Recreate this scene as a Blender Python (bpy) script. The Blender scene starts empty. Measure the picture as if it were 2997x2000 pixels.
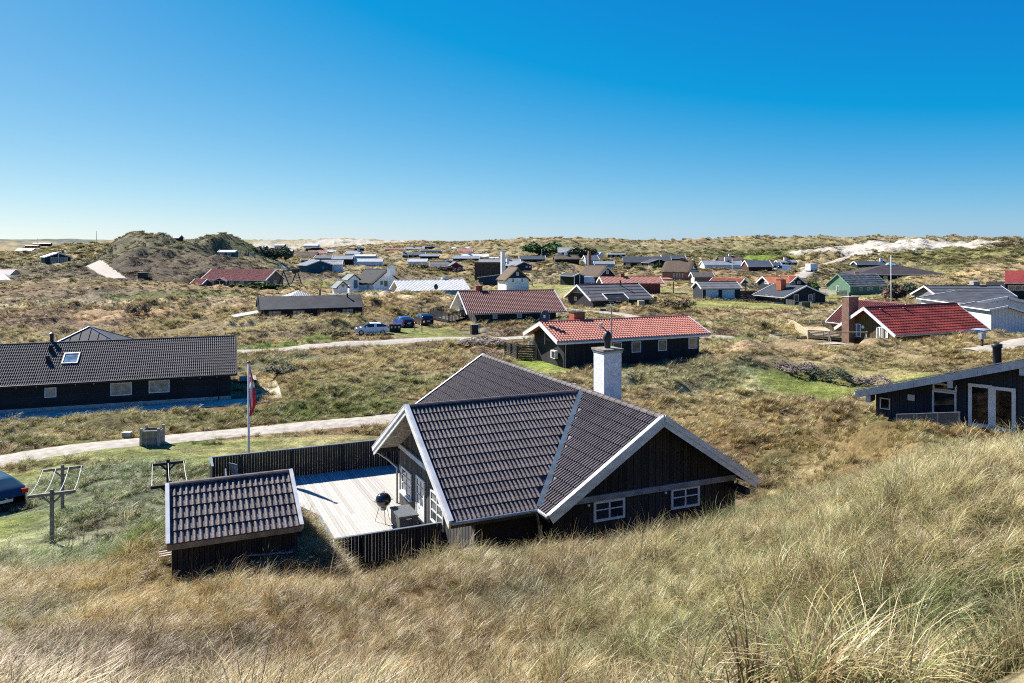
import bpy, math, random
import numpy as np
from mathutils import Vector, Matrix
random.seed(7); np.random.seed(7)
C = bpy.context.scene.collection
SC = bpy.context.scene
R = math.radians
# ------------------------------------------------------------------ camera, sky, sun, exposure
F, CX, HY, HC = 2290.0, 1498.5, 714.0, 12.3          # focal length and horizon in photograph pixels, eye height above the plain
cam_d = bpy.data.cameras.new('camera'); cam = bpy.data.objects.new('camera', cam_d); C.objects.link(cam)
cam.location = (0, 0, HC); cam.rotation_euler = (R(90), 0, 0)
cam_d.sensor_width = 36; cam_d.lens = 36*F/2997
cam_d.shift_y = -(1000-HY)/2997
cam_d.clip_start = 0.1; cam_d.clip_end = 20000
SC.camera = cam
SUN_EL = 38.0
SUN = Vector((-.763*math.cos(R(SUN_EL)), .647*math.cos(R(SUN_EL)), math.sin(R(SUN_EL))))   # towards the sun
world = bpy.data.worlds.new('World'); SC.world = world; world.use_nodes = True
wn = world.node_tree; wn.nodes.clear()
sky = wn.nodes.new('ShaderNodeTexSky'); sky.sky_type = 'NISHITA'; sky.sun_disc = False
sky.sun_elevation = R(SUN_EL); sky.sun_rotation = math.atan2(SUN.x, SUN.y)
sky.altitude = 0; sky.air_density = 0.6; sky.dust_density = 0.2; sky.ozone_density = 6.0
EXPO = 1.12; SKS = 0.055; GAIN = SKS*2**EXPO
def wm(op, *ins):
    n = wn.nodes.new('ShaderNodeMath'); n.operation = op
    for i, v in enumerate(ins):
        if isinstance(v, (int, float)): n.inputs[i].default_value = v
        else: wn.links.new(v, n.inputs[i])
    return n.outputs[0]
sep = wn.nodes.new('ShaderNodeSeparateColor'); cmb = wn.nodes.new('ShaderNodeCombineColor')     # deeper, more saturated blue, as the camera saw it
wn.links.new(sky.outputs[0], sep.inputs[0])
def roll(v): return wm('DIVIDE', wm('MULTIPLY', v, 1.17), wm('MULTIPLY', wm('ADD', 1, wm('MULTIPLY', v, .36)), GAIN))      # soft shoulder, so the horizon keeps its pale blue
wn.links.new(roll(wm('MULTIPLY', wm('MAXIMUM', wm('SUBTRACT', wm('MULTIPLY', sep.outputs[0], GAIN), .16), .004), 1.2)), cmb.inputs[0])
wn.links.new(roll(wm('MULTIPLY', sep.outputs[1], GAIN)), cmb.inputs[1])
wn.links.new(roll(wm('POWER', wm('MULTIPLY', sep.outputs[2], GAIN), .5)), cmb.inputs[2])
bg = wn.nodes.new('ShaderNodeBackground'); bg.inputs['Strength'].default_value = SKS
wo = wn.nodes.new('ShaderNodeOutputWorld')
wn.links.new(cmb.outputs[0], bg.inputs[0]); wn.links.new(bg.outputs[0], wo.inputs[0])
sl = bpy.data.lights.new('sun', 'SUN'); sl.energy = 5.0; sl.angle = R(0.5); sl.color = (1, .95, .87)
so = bpy.data.objects.new('sun', sl); C.objects.link(so); so.rotation_euler = (-SUN).to_track_quat('-Z', 'Y').to_euler()
vs = SC.view_settings; vs.view_transform = 'Standard'; vs.look = 'None'; vs.gamma = 1; vs.exposure = EXPO; vs.use_curve_mapping = False
SC.cycles.max_bounces = 5; SC.cycles.diffuse_bounces = 3; SC.cycles.glossy_bounces = 2; SC.cycles.transmission_bounces = 2
SC.cycles.transparent_max_bounces = 4; SC.cycles.caustics_reflective = False; SC.cycles.caustics_refractive = False
SC.cycles.use_denoising = False; SC.cycles.filter_width = 1.1; SC.cycles.sample_clamp_indirect = 3.0
# ------------------------------------------------------------------ photograph coordinates (zoomed crops) to world
ZM = {1: (0, 650, 3.9167), 2: (500, 650, 3.9167), 3: (1000, 650, 3.9167), 4: (1500, 650, 3.9167), 5: (2000, 650, 3.9167), 6: (2400, 650, 3.936),
      'a': (0, 900, 3.1333), 'b': (650, 820, 3.9167), 'c': (1200, 820, 3.9167), 'd': (1500, 820, 3.615), 'e': (2200, 820, 2.949),
      'f': (600, 1150, 2.851), 'g': (1300, 1000, 2.35), 'h': (1000, 1200, 3.92), 'j': (0, 1200, 2.851), 's': (460, 1350, 2.715),
      'k': (2600, 1000, 2.987), 'l': (850, 690, 3.3575), 'm': (1200, 690, 3.3575), 'n': (1550, 690, 3.3575), 'o': (2100, 700, 3.3575),
      'p': (0, 680, 3.3575), 'q': (980, 930, 3.1976), 0: (0, 0, 1), 't': (600, 1300, 2.56), 'u': (1480, 920, 3.1976)}
def Q(n, x, y):
    a = ZM[n]; return (a[0]+x/a[2], a[1]+y/a[2])
def atz(p, z):
    D = (HC-z)*F/(p[1]-HY); return Vector(((p[0]-CX)/F*D, D, z))
def atd(p, D):
    return Vector(((p[0]-CX)/F*D, D, HC-(p[1]-HY)/F*D))
# ------------------------------------------------------------------ mesh collector
class MB:
    def __init__(s): s.v = []; s.f = []
    def quad(s, a, b, c, d):
        n = len(s.v); s.v += [tuple(a), tuple(b), tuple(c), tuple(d)]; s.f.append((n, n+1, n+2, n+3)); return s
    def poly(s, pts):
        n = len(s.v); s.v += [tuple(p) for p in pts]; s.f.append(tuple(range(n, n+len(pts)))); return s
    def hexa(s, p):        # 8 points: bottom ring 0-3, top ring 4-7
        n = len(s.v); s.v += [tuple(q) for q in p]
        for q in ((3, 2, 1, 0), (4, 5, 6, 7), (0, 1, 5, 4), (1, 2, 6, 5), (2, 3, 7, 6), (3, 0, 4, 7)): s.f.append(tuple(n+i for i in q))
        return s
    def box(s, x0, y0, z0, x1, y1, z1):
        return s.hexa([(x0, y0, z0), (x1, y0, z0), (x1, y1, z0), (x0, y1, z0), (x0, y0, z1), (x1, y0, z1), (x1, y1, z1), (x0, y1, z1)])
    def beam(s, a, b, w, h, up=(0, 0, 1)):   # box from a to b, w wide, h high (centred)
        a = Vector(a); b = Vector(b); d = (b-a).normalized(); up = Vector(up)
        sd = d.cross(up)
        if sd.length < 1e-4: sd = d.cross(Vector((1, 0, 0)))
        sd.normalize(); u = sd.cross(d).normalized(); sd = sd*w/2; u = u*h/2
        return s.hexa([a-sd-u, a+sd-u, b+sd-u, b-sd-u, a-sd+u, a+sd+u, b+sd+u, b-sd+u])
    def tube(s, pts, r, n=8, r1=None, cap=True):
        pts = [Vector(p) for p in pts]; base = len(s.v); m = len(pts)
        for i, p in enumerate(pts):
            d = (pts[min(i+1, m-1)]-pts[max(i-1, 0)]).normalized()
            a = d.cross(Vector((0, 0, 1)) if abs(d.z) < .9 else Vector((1, 0, 0))).normalized(); b = d.cross(a)
            rr = r if r1 is None else r+(r1-r)*i/(m-1)
            for k in range(n):
                t = 2*math.pi*k/n; s.v.append(tuple(p+a*math.cos(t)*rr+b*math.sin(t)*rr))
        for i in range(m-1):
            for k in range(n):
                k2 = (k+1) % n; s.f.append((base+i*n+k, base+i*n+k2, base+(i+1)*n+k2, base+(i+1)*n+k))
        if cap: s.f.append(tuple(base+k for k in range(n))[::-1]); s.f.append(tuple(base+(m-1)*n+k for k in range(n)))
        return s
    def lathe(s, prof, n=16, c=(0, 0, 0)):
        base = len(s.v)
        for r, z in prof:
            for k in range(n):
                t = 2*math.pi*k/n; s.v.append((c[0]+math.cos(t)*r, c[1]+math.sin(t)*r, c[2]+z))
        for i in range(len(prof)-1):
            for k in range(n):
                k2 = (k+1) % n; s.f.append((base+i*n+k, base+i*n+k2, base+(i+1)*n+k2, base+(i+1)*n+k))
        return s
    def mesh(s, name, mat=None, smooth=False):
        m = bpy.data.meshes.new(name); m.from_pydata(s.v, [], s.f); m.update()
        if mat is not None: m.materials.append(mat)
        if smooth: m.polygons.foreach_set('use_smooth', [True]*len(m.polygons))
        return m
    def build(s, name, mat=None, parent=None, smooth=False, loc=None):
        return ob(name, s.mesh(name, mat, smooth), parent, loc)
def ob(name, data, parent=None, loc=None):
    o = bpy.data.objects.new(name, data); C.objects.link(o)
    if parent is not None: o.parent = parent
    if loc is not None: o.location = loc
    return o
def tag(o, label=None, cat=None, group=None, kind=None):
    if label: o['label'] = label
    if cat: o['category'] = cat
    if group: o['group'] = group
    if kind: o['kind'] = kind
    return o
def empty(name, loc, rz, label, cat, group=None):
    o = ob(name, None, None, loc); o.rotation_euler = (0, 0, rz); return tag(o, label, cat, group)
# ------------------------------------------------------------------ materials
MATS = {}
def M(name, col, rough=.8, var=.2, scale=2.0, bump=0.0, metal=0.0, rnd=0.0, stripe=None, col2=None, spec=.3, stretch=None, detail=4):
    if name in MATS: return MATS[name]
    m = bpy.data.materials.new(name); m.use_nodes = True; nt = m.node_tree; N = nt.nodes; Lk = nt.links
    b = N['Principled BSDF']; b.inputs['Roughness'].default_value = rough; b.inputs['Metallic'].default_value = metal
    b.inputs['Specular IOR Level'].default_value = spec
    tc = N.new('ShaderNodeTexCoord'); mp = N.new('ShaderNodeMapping'); Lk.new(tc.outputs['Object'], mp.inputs[0])
    if stretch: mp.inputs['Scale'].default_value = stretch
    nz = N.new('ShaderNodeTexNoise'); nz.inputs['Scale'].default_value = scale; nz.inputs['Detail'].default_value = detail; Lk.new(mp.outputs[0], nz.inputs[0])
    mx = N.new('ShaderNodeMix'); mx.data_type = 'RGBA'
    c2 = col2 or tuple(min(1, c*(1+var*1.6)) for c in col); c1 = col if col2 else tuple(c*(1-var) for c in col)
    rp = N.new('ShaderNodeMapRange'); rp.inputs[1].default_value = .35; rp.inputs[2].default_value = .65; Lk.new(nz.outputs[0], rp.inputs[0])
    mx.inputs[6].default_value = (*c1, 1); mx.inputs[7].default_value = (*c2, 1); Lk.new(rp.outputs[0], mx.inputs[0])
    out = mx.outputs[2]
    if rnd > 0:
        oi = N.new('ShaderNodeObjectInfo'); rr = N.new('ShaderNodeMapRange'); rr.inputs[3].default_value = 1-rnd; rr.inputs[4].default_value = 1+rnd
        Lk.new(oi.outputs['Random'], rr.inputs[0]); vm = N.new('ShaderNodeVectorMath'); vm.operation = 'SCALE'
        Lk.new(out, vm.inputs[0]); Lk.new(rr.outputs[0], vm.inputs['Scale']); out = vm.outputs[0]
    if stripe:     # vertical board joints: dark thin lines every `stripe` metres in x+y
        sx = N.new('ShaderNodeSeparateXYZ'); Lk.new(tc.outputs['Object'], sx.inputs[0])
        ad = N.new('ShaderNodeMath'); ad.operation = 'ADD'; Lk.new(sx.outputs[0], ad.inputs[0]); Lk.new(sx.outputs[1], ad.inputs[1])
        if stripe < 0: Lk.new(sx.outputs[2], ad.inputs[0]); Lk.new(sx.outputs[2], ad.inputs[1])
        dv = N.new('ShaderNodeMath'); dv.operation = 'DIVIDE'; Lk.new(ad.outputs[0], dv.inputs[0]); dv.inputs[1].default_value = abs(stripe)*(2 if stripe < 0 else 1)
        fr = N.new('ShaderNodeMath'); fr.operation = 'FRACT'; Lk.new(dv.outputs[0], fr.inputs[0])
        gt = N.new('ShaderNodeMath'); gt.operation = 'LESS_THAN'; Lk.new(fr.outputs[0], gt.inputs[0]); gt.inputs[1].default_value = .16
        bp = N.new('ShaderNodeBump'); bp.inputs['Strength'].default_value = .8; bp.inputs['Distance'].default_value = .03; bp.invert = True
        Lk.new(gt.outputs[0], bp.inputs['Height']); Lk.new(bp.outputs[0], b.inputs['Normal'])
        m2 = N.new('ShaderNodeMix'); m2.data_type = 'RGBA'; Lk.new(gt.outputs[0], m2.inputs[0]); Lk.new(out, m2.inputs[6]); m2.inputs[7].default_value = (*[c*.45 for c in col], 1)
        out = m2.outputs[2]
    elif bump:
        bp = N.new('ShaderNodeBump'); bp.inputs['Strength'].default_value = bump; bp.inputs['Distance'].default_value = .02
        n2 = N.new('ShaderNodeTexNoise'); n2.inputs['Scale'].default_value = scale*6; Lk.new(mp.outputs[0], n2.inputs[0])
        Lk.new(n2.outputs[0], bp.inputs['Height']); Lk.new(bp.outputs[0], b.inputs['Normal'])
    Lk.new(out, b.inputs['Base Color'])
    MATS[name] = m; return m
def glass(name, col, rough=.05, noise=True):
    m = M(name, col, rough=rough, var=.35 if noise else 0, scale=2.5, spec=.8); return m
# ------------------------------------------------------------------ terrain: smooth height from surveyed points, plus hummocks
def vnoise(x, y, seed=0):
    xi = np.floor(x); yi = np.floor(y); xf = x-xi; yf = y-yi
    def h(a, b):
        n = (a.astype(np.int64)*374761393+b.astype(np.int64)*668265263+seed*982451653) & 0xffffffff
        n = ((n ^ (n >> 13))*1274126177) & 0xffffffff
        return ((n ^ (n >> 16)) & 0xffff)/65535.0
    u = xf*xf*(3-2*xf); v = yf*yf*(3-2*yf)
    a = h(xi, yi); b = h(xi+1, yi); c = h(xi, yi+1); d = h(xi+1, yi+1)
    return (a+(b-a)*u)*(1-v)+(c+(d-c)*u)*v
def fbm(x, y, sc, oct=4, seed=0, gain=.5):
    s = 0; a = 1; t = 0; fx = x/sc; fy = y/sc
    for i in range(oct):
        s = s+a*(vnoise(fx*(2**i)+17.3*i, fy*(2**i)-9.1*i, seed+i)-.5); t += a; a *= gain
    return s/t*2
CP = []      # control points: (photo x, distance, height)
def cp(D, *pz):
    for px, z in pz: CP.append((px, D, z))
cp(1.5, (-300, 10.3), (1500, 10.4), (3300, 10.6))
cp(5, (-300, 8.9), (700, 8.8), (1500, 9.0), (2300, 9.4), (3300, 9.9))
cp(9, (0, 6.9), (750, 6.8), (1500, 6.9), (2250, 7.0), (3000, 7.6))
cp(13, (-300, 5.4), (0, 4.8), (750, 5.0), (1500, 5.8), (2250, 6.7), (2700, 7.9), (3000, 8.2), (3400, 8.7))
cp(17, (0, 3.8), (600, 4.1), (1000, 4.5), (1500, 4.9), (2000, 5.6), (2400, 6.4), (2750, 7.55), (3000, 7.9), (3400, 8.1))
cp(20.5, (0, 3.0), (480, 3.35), (700, 3.35), (900, 3.25), (1300, 3.8), (1620, 4.1), (2000, 4.5), (2300, 5.1), (2600, 6.1), (3000, 6.6))
cp(23, (0, 2.5), (300, 2.5), (500, 2.7), (800, 2.4), (1000, 1.9), (1300, 2.3), (1620, 2.4), (2100, 3.4), (2450, 4.2), (2800, 5.0), (3200, 5.2))
cp(26.5, (-200, 1.8), (150, 1.7), (400, 1.75), (700, 1.5), (1000, .9), (1400, .9), (1800, 1.0), (2150, 2.0), (2450, 3.2), (2650, 4.6), (2800, 4.9), (3200, 5))
cp(31, (-200, .9), (150, 1.1), (420, 1.5), (560, 1.2), (800, .7), (1300, .5), (1900, .6), (2230, 1.0), (2500, 2.6), (2650, 4.3), (2800, 4.1), (3200, 4.0))
cp(37, (-200, .3), (100, .35), (330, 1.0), (450, .9), (600, .5), (1000, .3), (1500, .3), (2000, .6), (2300, 1.5), (2600, 3.8), (2750, 3.8), (2900, 3.8), (3200, 3.8))
cp(44, (-200, .1), (100, .1), (400, .3), (800, .1), (1300, .1), (1900, .5), (2100, 1.3), (2350, 1.7), (2600, 2.9), (2900, 3.4))
cp(54, (-200, .15), (200, .3), (800, .2), (1300, .3), (1600, .2), (1850, .5), (2100, 1.4), (2350, 1.4), (2600, 1.5), (3000, 2.0))
cp(64, (-200, 0), (300, 0), (720, .1), (900, .5), (1200, .6), (1500, .4), (1800, .6), (2100, .9), (2350, .6), (2550, .8), (3000, 2.0))
cp(72, (-200, 0), (300, 0), (800, .4), (1200, .6), (1500, .6), (1900, .6), (2150, 1.7), (2400, 2.0), (2700, 2.6), (3000, 3.2))
cp(82, (-100, 0), (720, .4), (1000, .5), (1400, .5), (1900, .7), (2150, 1.9), (2450, 2.0), (2750, 2.1), (3100, 2.6))
cp(93, (-100, 0), (400, 0), (800, .2), (1100, .1), (1400, .1), (1700, .2), (2000, .4), (2400, .3), (2800, 1.2), (3100, 1.6))
cp(104, (0, 0), (400, .1), (750, 1.0), (950, 1.3), (1110, .3), (1250, .05), (1500, .3), (1900, .5), (2200, .5), (2600, .5), (3000, .8))
cp(116, (0, .2), (400, .3), (700, .9), (1000, .9), (1150, 1.3), (1350, .5), (1650, .4), (2000, .5), (2400, .6), (2700, 1.0), (3000, 1.2))
cp(130, (0, .3), (500, .5), (800, .2), (1080, 1.2), (1250, 2.0), (1500, .5), (1900, .4), (2300, .5), (2800, 1.3))
cp(148, (0, .8), (300, .9), (700, .8), (950, 1.2), (1150, 2.9), (1290, 2.6), (1500, .9), (1900, .8), (2200, .8), (2600, .8), (3000, 1.5))
cp(170, (0, 2.0), (300, 2.2), (650, 1.9), (900, 1.6), (1200, 1.2), (1500, 1.1), (1900, 1.5), (2100, .8), (2400, .3), (2700, 1.4), (3000, 2.3))
cp(195, (0, 3.4), (300, 3.2), (500, 2.4), (800, 1.3), (1100, 1.4), (1500, 1.2), (1900, 1.7), (2150, 1.4), (2450, .4), (2700, 1.8), (3000, 3.4))
cp(225, (0, 3.4), (150, 3.6), (300, 3.4), (450, 4.0), (650, 2.8), (850, 2.0), (1200, 1.6), (1500, 1.4), (1900, 1.9), (2200, 1.8), (2500, 1.2), (2800, 3.6), (3000, 4.6))
cp(250, (0, 3.6), (200, 4.2), (290, 6.4), (340, 9.6), (420, 11.5), (520, 10.8), (630, 10.0), (740, 6.2), (850, 3.4), (1000, 2.4), (1300, 1.9), (1600, 1.6), (2000, 2.0), (2350, 2.2), (2600, 2.4), (2800, 4.8), (3000, 6.0))
cp(275, (0, 3.8), (200, 4.2), (285, 7.2), (340, 13.2), (400, 15.4), (470, 15.0), (545, 12.6), (600, 13.8), (650, 15.4), (720, 12.8), (790, 7.5), (870, 3.8), (1100, 2.6), (1400, 2.2), (1700, 2.0), (2100, 2.4), (2500, 4.2), (2800, 6.6), (3000, 7.8))
cp(300, (0, 3.9), (220, 4.4), (290, 4.8), (340, 12), (400, 14.2), (480, 14.0), (560, 12.4), (640, 15.4), (700, 13.5), (780, 7.0), (880, 3.8), (1100, 2.8), (1400, 2.2), (1700, 2.4), (2100, 3.0), (2500, 6.0), (2800, 8.0), (3000, 9.0))
cp(340, (0, 4.3), (200, 6.6), (290, 8.4), (400, 11), (600, 11), (760, 5), (900, 4.2), (1200, 2.6), (1500, 3.0), (1800, 3.5), (2100, 4.4), (2350, 6), (2600, 10), (3000, 11))
cp(400, (0, 5.2), (110, 8), (190, 12.0), (300, 12), (450, 11), (700, 6), (900, 5), (1200, 4.0), (1500, 5.0), (1700, 5.6), (2000, 6.8), (2300, 9.5), (2600, 13.0), (3000, 13))
cp(480, (0, 4.8), (200, 8), (600, 7), (900, 5.5), (1200, 4.6), (1450, 9.0), (1650, 12.0), (1900, 12.5), (2200, 14.0), (2450, 15), (2700, 15.0), (3000, 14.2))
cp(560, (0, 4.5), (400, 6), (800, 4.6), (1100, 4.8), (1350, 8.5), (1600, 14.0), (1760, 14.2), (1900, 13.2), (2100, 15.2), (2300, 15.8), (2700, 15.4), (3000, 14.0))
cp(700, (0, 2.2), (400, 2), (800, 3), (1050, 6), (1250, 9.5), (1500, 15.6), (1850, 13.8), (2200, 13.5), (2700, 12), (3000, 12))
cp(900, (0, 1.2), (400, 1), (700, 3), (950, 6), (1250, 13), (1500, 12), (2000, 8), (3000, 6))
cp(1150, (0, .5), (400, 1), (700, 5), (950, 7), (1250, 15.5), (1500, 8), (3000, 3))
cp(1450, (0, 5), (400, 6), (700, 18), (800, 19), (870, 18), (980, 22.5), (1060, 20), (1150, 17.5), (1250, 17), (1500, 8), (3000, 2))
cp(2200, (0, 6), (400, 8), (900, 12), (1500, 5), (3000, 2))
cp(3200, (0, 34), (100, 30), (160, 27), (260, 29), (330, 25), (500, 28), (900, 15), (1500, 5), (3000, 2))
cp(6000, (0, 5), (1500, 3), (3000, 2))
CPA = np.array(CP, float)
def uv_(x, y):
    yy = np.maximum(y, 1.0); px = CX+F*x/np.maximum(yy, 1.0)
    px = np.clip(px, -900, 3900)
    return px/480.0, np.log(yy)*2.2
cu = CPA[:, 0]/480.0; cv = np.log(CPA[:, 1])*2.2
def ker(r2): return np.where(r2 > 1e-12, r2*np.log(np.maximum(r2, 1e-12))*.5, 0)
n_ = len(CPA); A_ = np.zeros((n_+3, n_+3)); A_[:n_, :n_] = ker((cu[:, None]-cu)**2+(cv[:, None]-cv)**2)+np.eye(n_)*.004
A_[:n_, n_:] = np.stack([np.ones(n_), cu, cv], 1); A_[n_:, :n_] = A_[:n_, n_:].T
TPSW = np.linalg.solve(A_, np.r_[CPA[:, 2], 0, 0, 0])
def zbase(x, y):
    x = np.asarray(x, float); y = np.asarray(y, float); sh = x.shape; x = x.ravel(); y = y.ravel(); out = np.empty(len(x))
    for i in range(0, len(x), 20000):
        u, v = uv_(x[i:i+20000], y[i:i+20000])
        out[i:i+20000] = ker((u[:, None]-cu)**2+(v[:, None]-cv)**2)@TPSW[:n_]+TPSW[n_]+TPSW[n_+1]*u+TPSW[n_+2]*v
    return out.reshape(sh)
PADS = []    # oriented rectangles pressed flat: cx, cy, angle, half x, half y, z, falloff, keep grass off
def pad(cx, cy, ang, hx, hy, z, fall=4.0, bare=True): PADS.append((cx, cy, ang, hx, hy, z, fall, bare))
def rdist(x, y, p):
    c, s = math.cos(p[2]), math.sin(p[2]); dx = x-p[0]; dy = y-p[1]
    lx = np.abs(dx*c+dy*s)-p[3]; ly = np.abs(-dx*s+dy*c)-p[4]
    return np.hypot(np.maximum(lx, 0), np.maximum(ly, 0))+np.minimum(np.maximum(lx, ly), 0)
ROADS = []   # world polylines with width
def pdist(x, y, pts):
    d = np.full(np.shape(x), 1e9)
    for (ax, ay), (bx, by) in zip(pts[:-1], pts[1:]):
        vx, vy = bx-ax, by-ay; t = np.clip(((x-ax)*vx+(y-ay)*vy)/(vx*vx+vy*vy), 0, 1)
        d = np.minimum(d, np.hypot(x-ax-t*vx, y-ay-t*vy))
    return d
SMOOTH = []  # world ellipses without hummocks (lawns): x, y, rx, ry
def ell(x, y, e): return np.hypot((x-e[0])/e[2], (y-e[1])/e[3])
def zt(x, y):
    x = np.asarray(x, float); y = np.asarray(y, float)
    z = zbase(x, y); D = np.hypot(x, y)
    amp = np.interp(D, [0, 12, 24, 36, 60, 90, 200, 300, 450, 1500, 3000], [.2, .36, .4, 1.0, 1.2, 1.25, 2.6, 3.8, 3.6, 5.0, 16.0])
    sc = np.interp(D, [0, 30, 90, 250, 600], [1, 1, 1.2, 2.0, 4.0])
    ss = np.where(D < 60, 1, np.where(D < 200, 1.6, 3.0))
    n = .55*fbm(x, y, 7.0, 3, 3)+.95*(np.abs(fbm(x, y, 3.4, 2, 9))-.3)
    nf = .7*fbm(x, y, 18.0, 4, 5)+.9*(np.abs(fbm(x, y, 9.0, 3, 12))-.28)
    w = np.clip((D-120)/150, 0, 1)
    nz = (n*(1-w)+nf*w)*amp
    m = np.ones(x.shape)
    for e in SMOOTH: m = np.minimum(m, np.clip((ell(x, y, e)-.75)/.5, 0.06, 1))
    for pts, wd in ROADS:
        bx = [p[0] for p in pts]; by = [p[1] for p in pts]
        k = (x > min(bx)-9) & (x < max(bx)+9) & (y > min(by)-9) & (y < max(by)+9)
        if k.any():
            m[k] = np.minimum(m[k], np.clip((pdist(x[k], y[k], pts)-wd*.5)/2.0, 0.0, 1))
    fr = D > 1800
    if fr.any(): nz[fr] = (fbm(x[fr], y[fr], 420.0, 3, 71)+.3*fbm(x[fr], y[fr], 90.0, 2, 73))*14
    z = z+nz*m
    for p in PADS:
        r = math.hypot(p[3], p[4])+p[6]
        k = (np.abs(x-p[0]) < r) & (np.abs(y-p[1]) < r)
        if k.any():
            d = rdist(x[k], y[k], p); t = np.clip(1-(d-.3)/p[6], 0, 1); t = t*t*(3-2*t)
            z[k] = z[k]*(1-t)+p[5]*t
    return z
def gz(x, y): return float(zt(np.array([x]), np.array([y]))[0])
def G(p, dmin=5):
    D = np.exp(np.linspace(math.log(dmin), math.log(4000), 500)); X = (p[0]-CX)/F*D; zr = HC-(p[1]-HY)/F*D
    zz = zbase(X, D); k = np.argmax(zr < zz)
    if k == 0: k = 499
    a, b = zr[k-1]-zz[k-1], zr[k]-zz[k]; t = a/(a-b) if a != b else 0
    d = D[k-1]+(D[k]-D[k-1])*t
    return Vector(((p[0]-CX)/F*d, d, HC-(p[1]-HY)/F*d))
# ------------------------------------------------------------------ where every house stands (ridge ends and an eave end, as seen, plus distance)
HP = {}
class Plan: pass
def plan(key, A, B, E, D, hr, pitch=None, ang=None, end='A', og=.5, oe=.4, grow=0.0, bare=True, L=None, padz=None, fall=None):
    h = Plan(); PA = atd(A or B, D); zr = PA.z
    if L is not None:
        a = R(ang); u = Vector((math.cos(a), math.sin(a), 0)); PA = atd(B, D); zr = PA.z; PA = PA-u*L; end = 'B'
    elif ang is not None:
        a = R(ang); u = Vector((math.cos(a), math.sin(a), 0)); k = (B[0]-CX)/F; L = (k*PA.y-PA.x)/(u.x-k*u.y)
    else:
        PB = atz(B, zr); u = (PB-PA); u.z = 0; L = u.length; u.normalize()
    n = Vector((u.y, -u.x, 0)); P = PA if end == 'A' else PA+u*L
    if pitch is not None:
        t = math.tan(R(pitch)); yy = E[1]-HY; w = (yy*P.y-(HC-zr)*F)/(t*F-yy*n.y)
    else:
        k = (E[0]-CX)/F; w = (k*P.y-P.x)/(n.x-k*n.y); q = P+n*w; ze = HC-(E[1]-HY)/F*q.y; t = (zr-ze)/w
    w = max(1.5, min(w, 9)); h.w = w; h.L = L+grow; h.ang = math.atan2(u.y, u.x); h.hr = hr; h.zg = zr-hr; h.rise = w*t; h.ze = hr-w*t
    h.loc = Vector((PA.x, PA.y, h.zg)); h.u = u; h.og = og; h.oe = oe; h.t = t
    c = PA+u*(h.L/2); h.cen = c
    pad(c.x, c.y, h.ang, h.L/2-og+.3, w-oe+.3, padz or h.zg, fall or (5 if D < 150 else 9), bare)
    HP[key] = h; return h
# main house (wing frame): camera distances from the measured perspective
WX = atz((1190, 1191), 6.3); UA = R(24.2); HU = Vector((math.cos(UA), math.sin(UA), 0)); HV = Vector((-math.sin(UA), math.cos(UA), 0))
MA = atz((1414.5, 1041), 6.35)
def hl(P): d = P-WX; return (d.dot(HU), d.dot(HV))
def hw(x, y, z=0): return WX.xy.to_3d()+HU*x+HV*y+Vector((0, 0, z))
XM, YA = hl(MA); MB_ = atz((1942.6, 1223.4), 6.35); YB = hl(MB_)[1]
pad(*hw(XM, (YA+YB)/2).xy, UA, 3.9, (YA-YB)/2-.5, .9, 3.0)
pad(*hw(3.2, 0).xy, UA, 2.6, 4.6, 1.0, 2.0)
pad(*hw(-2.5, 5.5).xy, UA, 3.6, 4.6, .8, 2.0)
plan('shed', Q('s', 75, 200), Q('s', 1065, 75), Q('s', 75, 668), 23.06, 2.55, 26, 24.2, og=.12, oe=.22, padz=3.15, fall=1.6)
plan('left', (0, 1010), (691, 983.6), (700.5, 1094.7), 60.3, 4.4, 25, None, 'B', og=.45, oe=.45)
plan('brown', Q(2, 990, 858), Q(2, 2165, 833), Q(2, 1035, 1005), 122.6, 4.1, 25, 21, og=.15, oe=.25)
plan('decked', Q(3, 1335, 800), Q(4, 475, 780), Q(3, 1435, 1055), 123, 4.45, None, None, og=1.6, oe=.5)
plan('pink', Q('d', 285, 450), Q('d', 1850, 382), Q('d', 525, 652), 76.8, 4.05, 20, None, og=1.0, oe=.5)
plan('corr', Q(4, 735, 722), Q(4, 1440, 703), Q(4, 905, 900), 150, 4.2, 26, 24, og=.8, oe=.4)
plan('white_tile', Q(3, 605, 672), Q(3, 1395, 658), Q(3, 1478, 778), 166, 4.0, 23, 22, 'B')
plan('red', Q(6, 500, 985), Q(6, 1565, 935), Q(6, 842, 1310), 93.5, 4.5, 33, 24, og=.9, oe=.5)
plan('red_back', Q(6, 320, 895), Q(6, 1060, 955), Q(6, 65, 1150), 106, 4.5, None, None, og=.3, oe=.5, grow=-.8)
plan('dark_carport', Q(6, 1195, 738), Q(6, 2080, 740), Q(6, 1355, 866), 147, 3.9, 22, 4, og=.6)
plan('green', Q(6, 200, 598), Q(6, 640, 590), Q(6, 320, 742), 189, 4.9, 33, 18, og=.3, oe=.3)
plan('garage', Q(5, 145, 685), Q(5, 610, 685), Q(5, 200, 766), 163, 3.5, 25, 8, og=.3)
plan('carport', Q(5, 375, 628), Q(5, 705, 652), Q(5, 640, 708), 180, 3.4, 24, -40, L=8, og=.5)
plan('bluecabin', Q(5, 1040, 708), Q(5, 1415, 762), Q(5, 1160, 868), 165, 3.6, 20, -64, 'B', og=.5)
plan('orange_a', Q(5, 905, 625), Q(5, 1200, 628), Q(5, 1010, 708), 203, 4.2, 26, 10)
plan('orange_b', None, Q(5, 1312, 622), Q(5, 1200, 720), 202, 4.4, None, -62, L=6)
plan('brickred', Q(2, 465, 545), Q(2, 1165, 570), Q(2, 1040, 672), 212, 4.9, 26, -12, 'B', grow=1)
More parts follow.
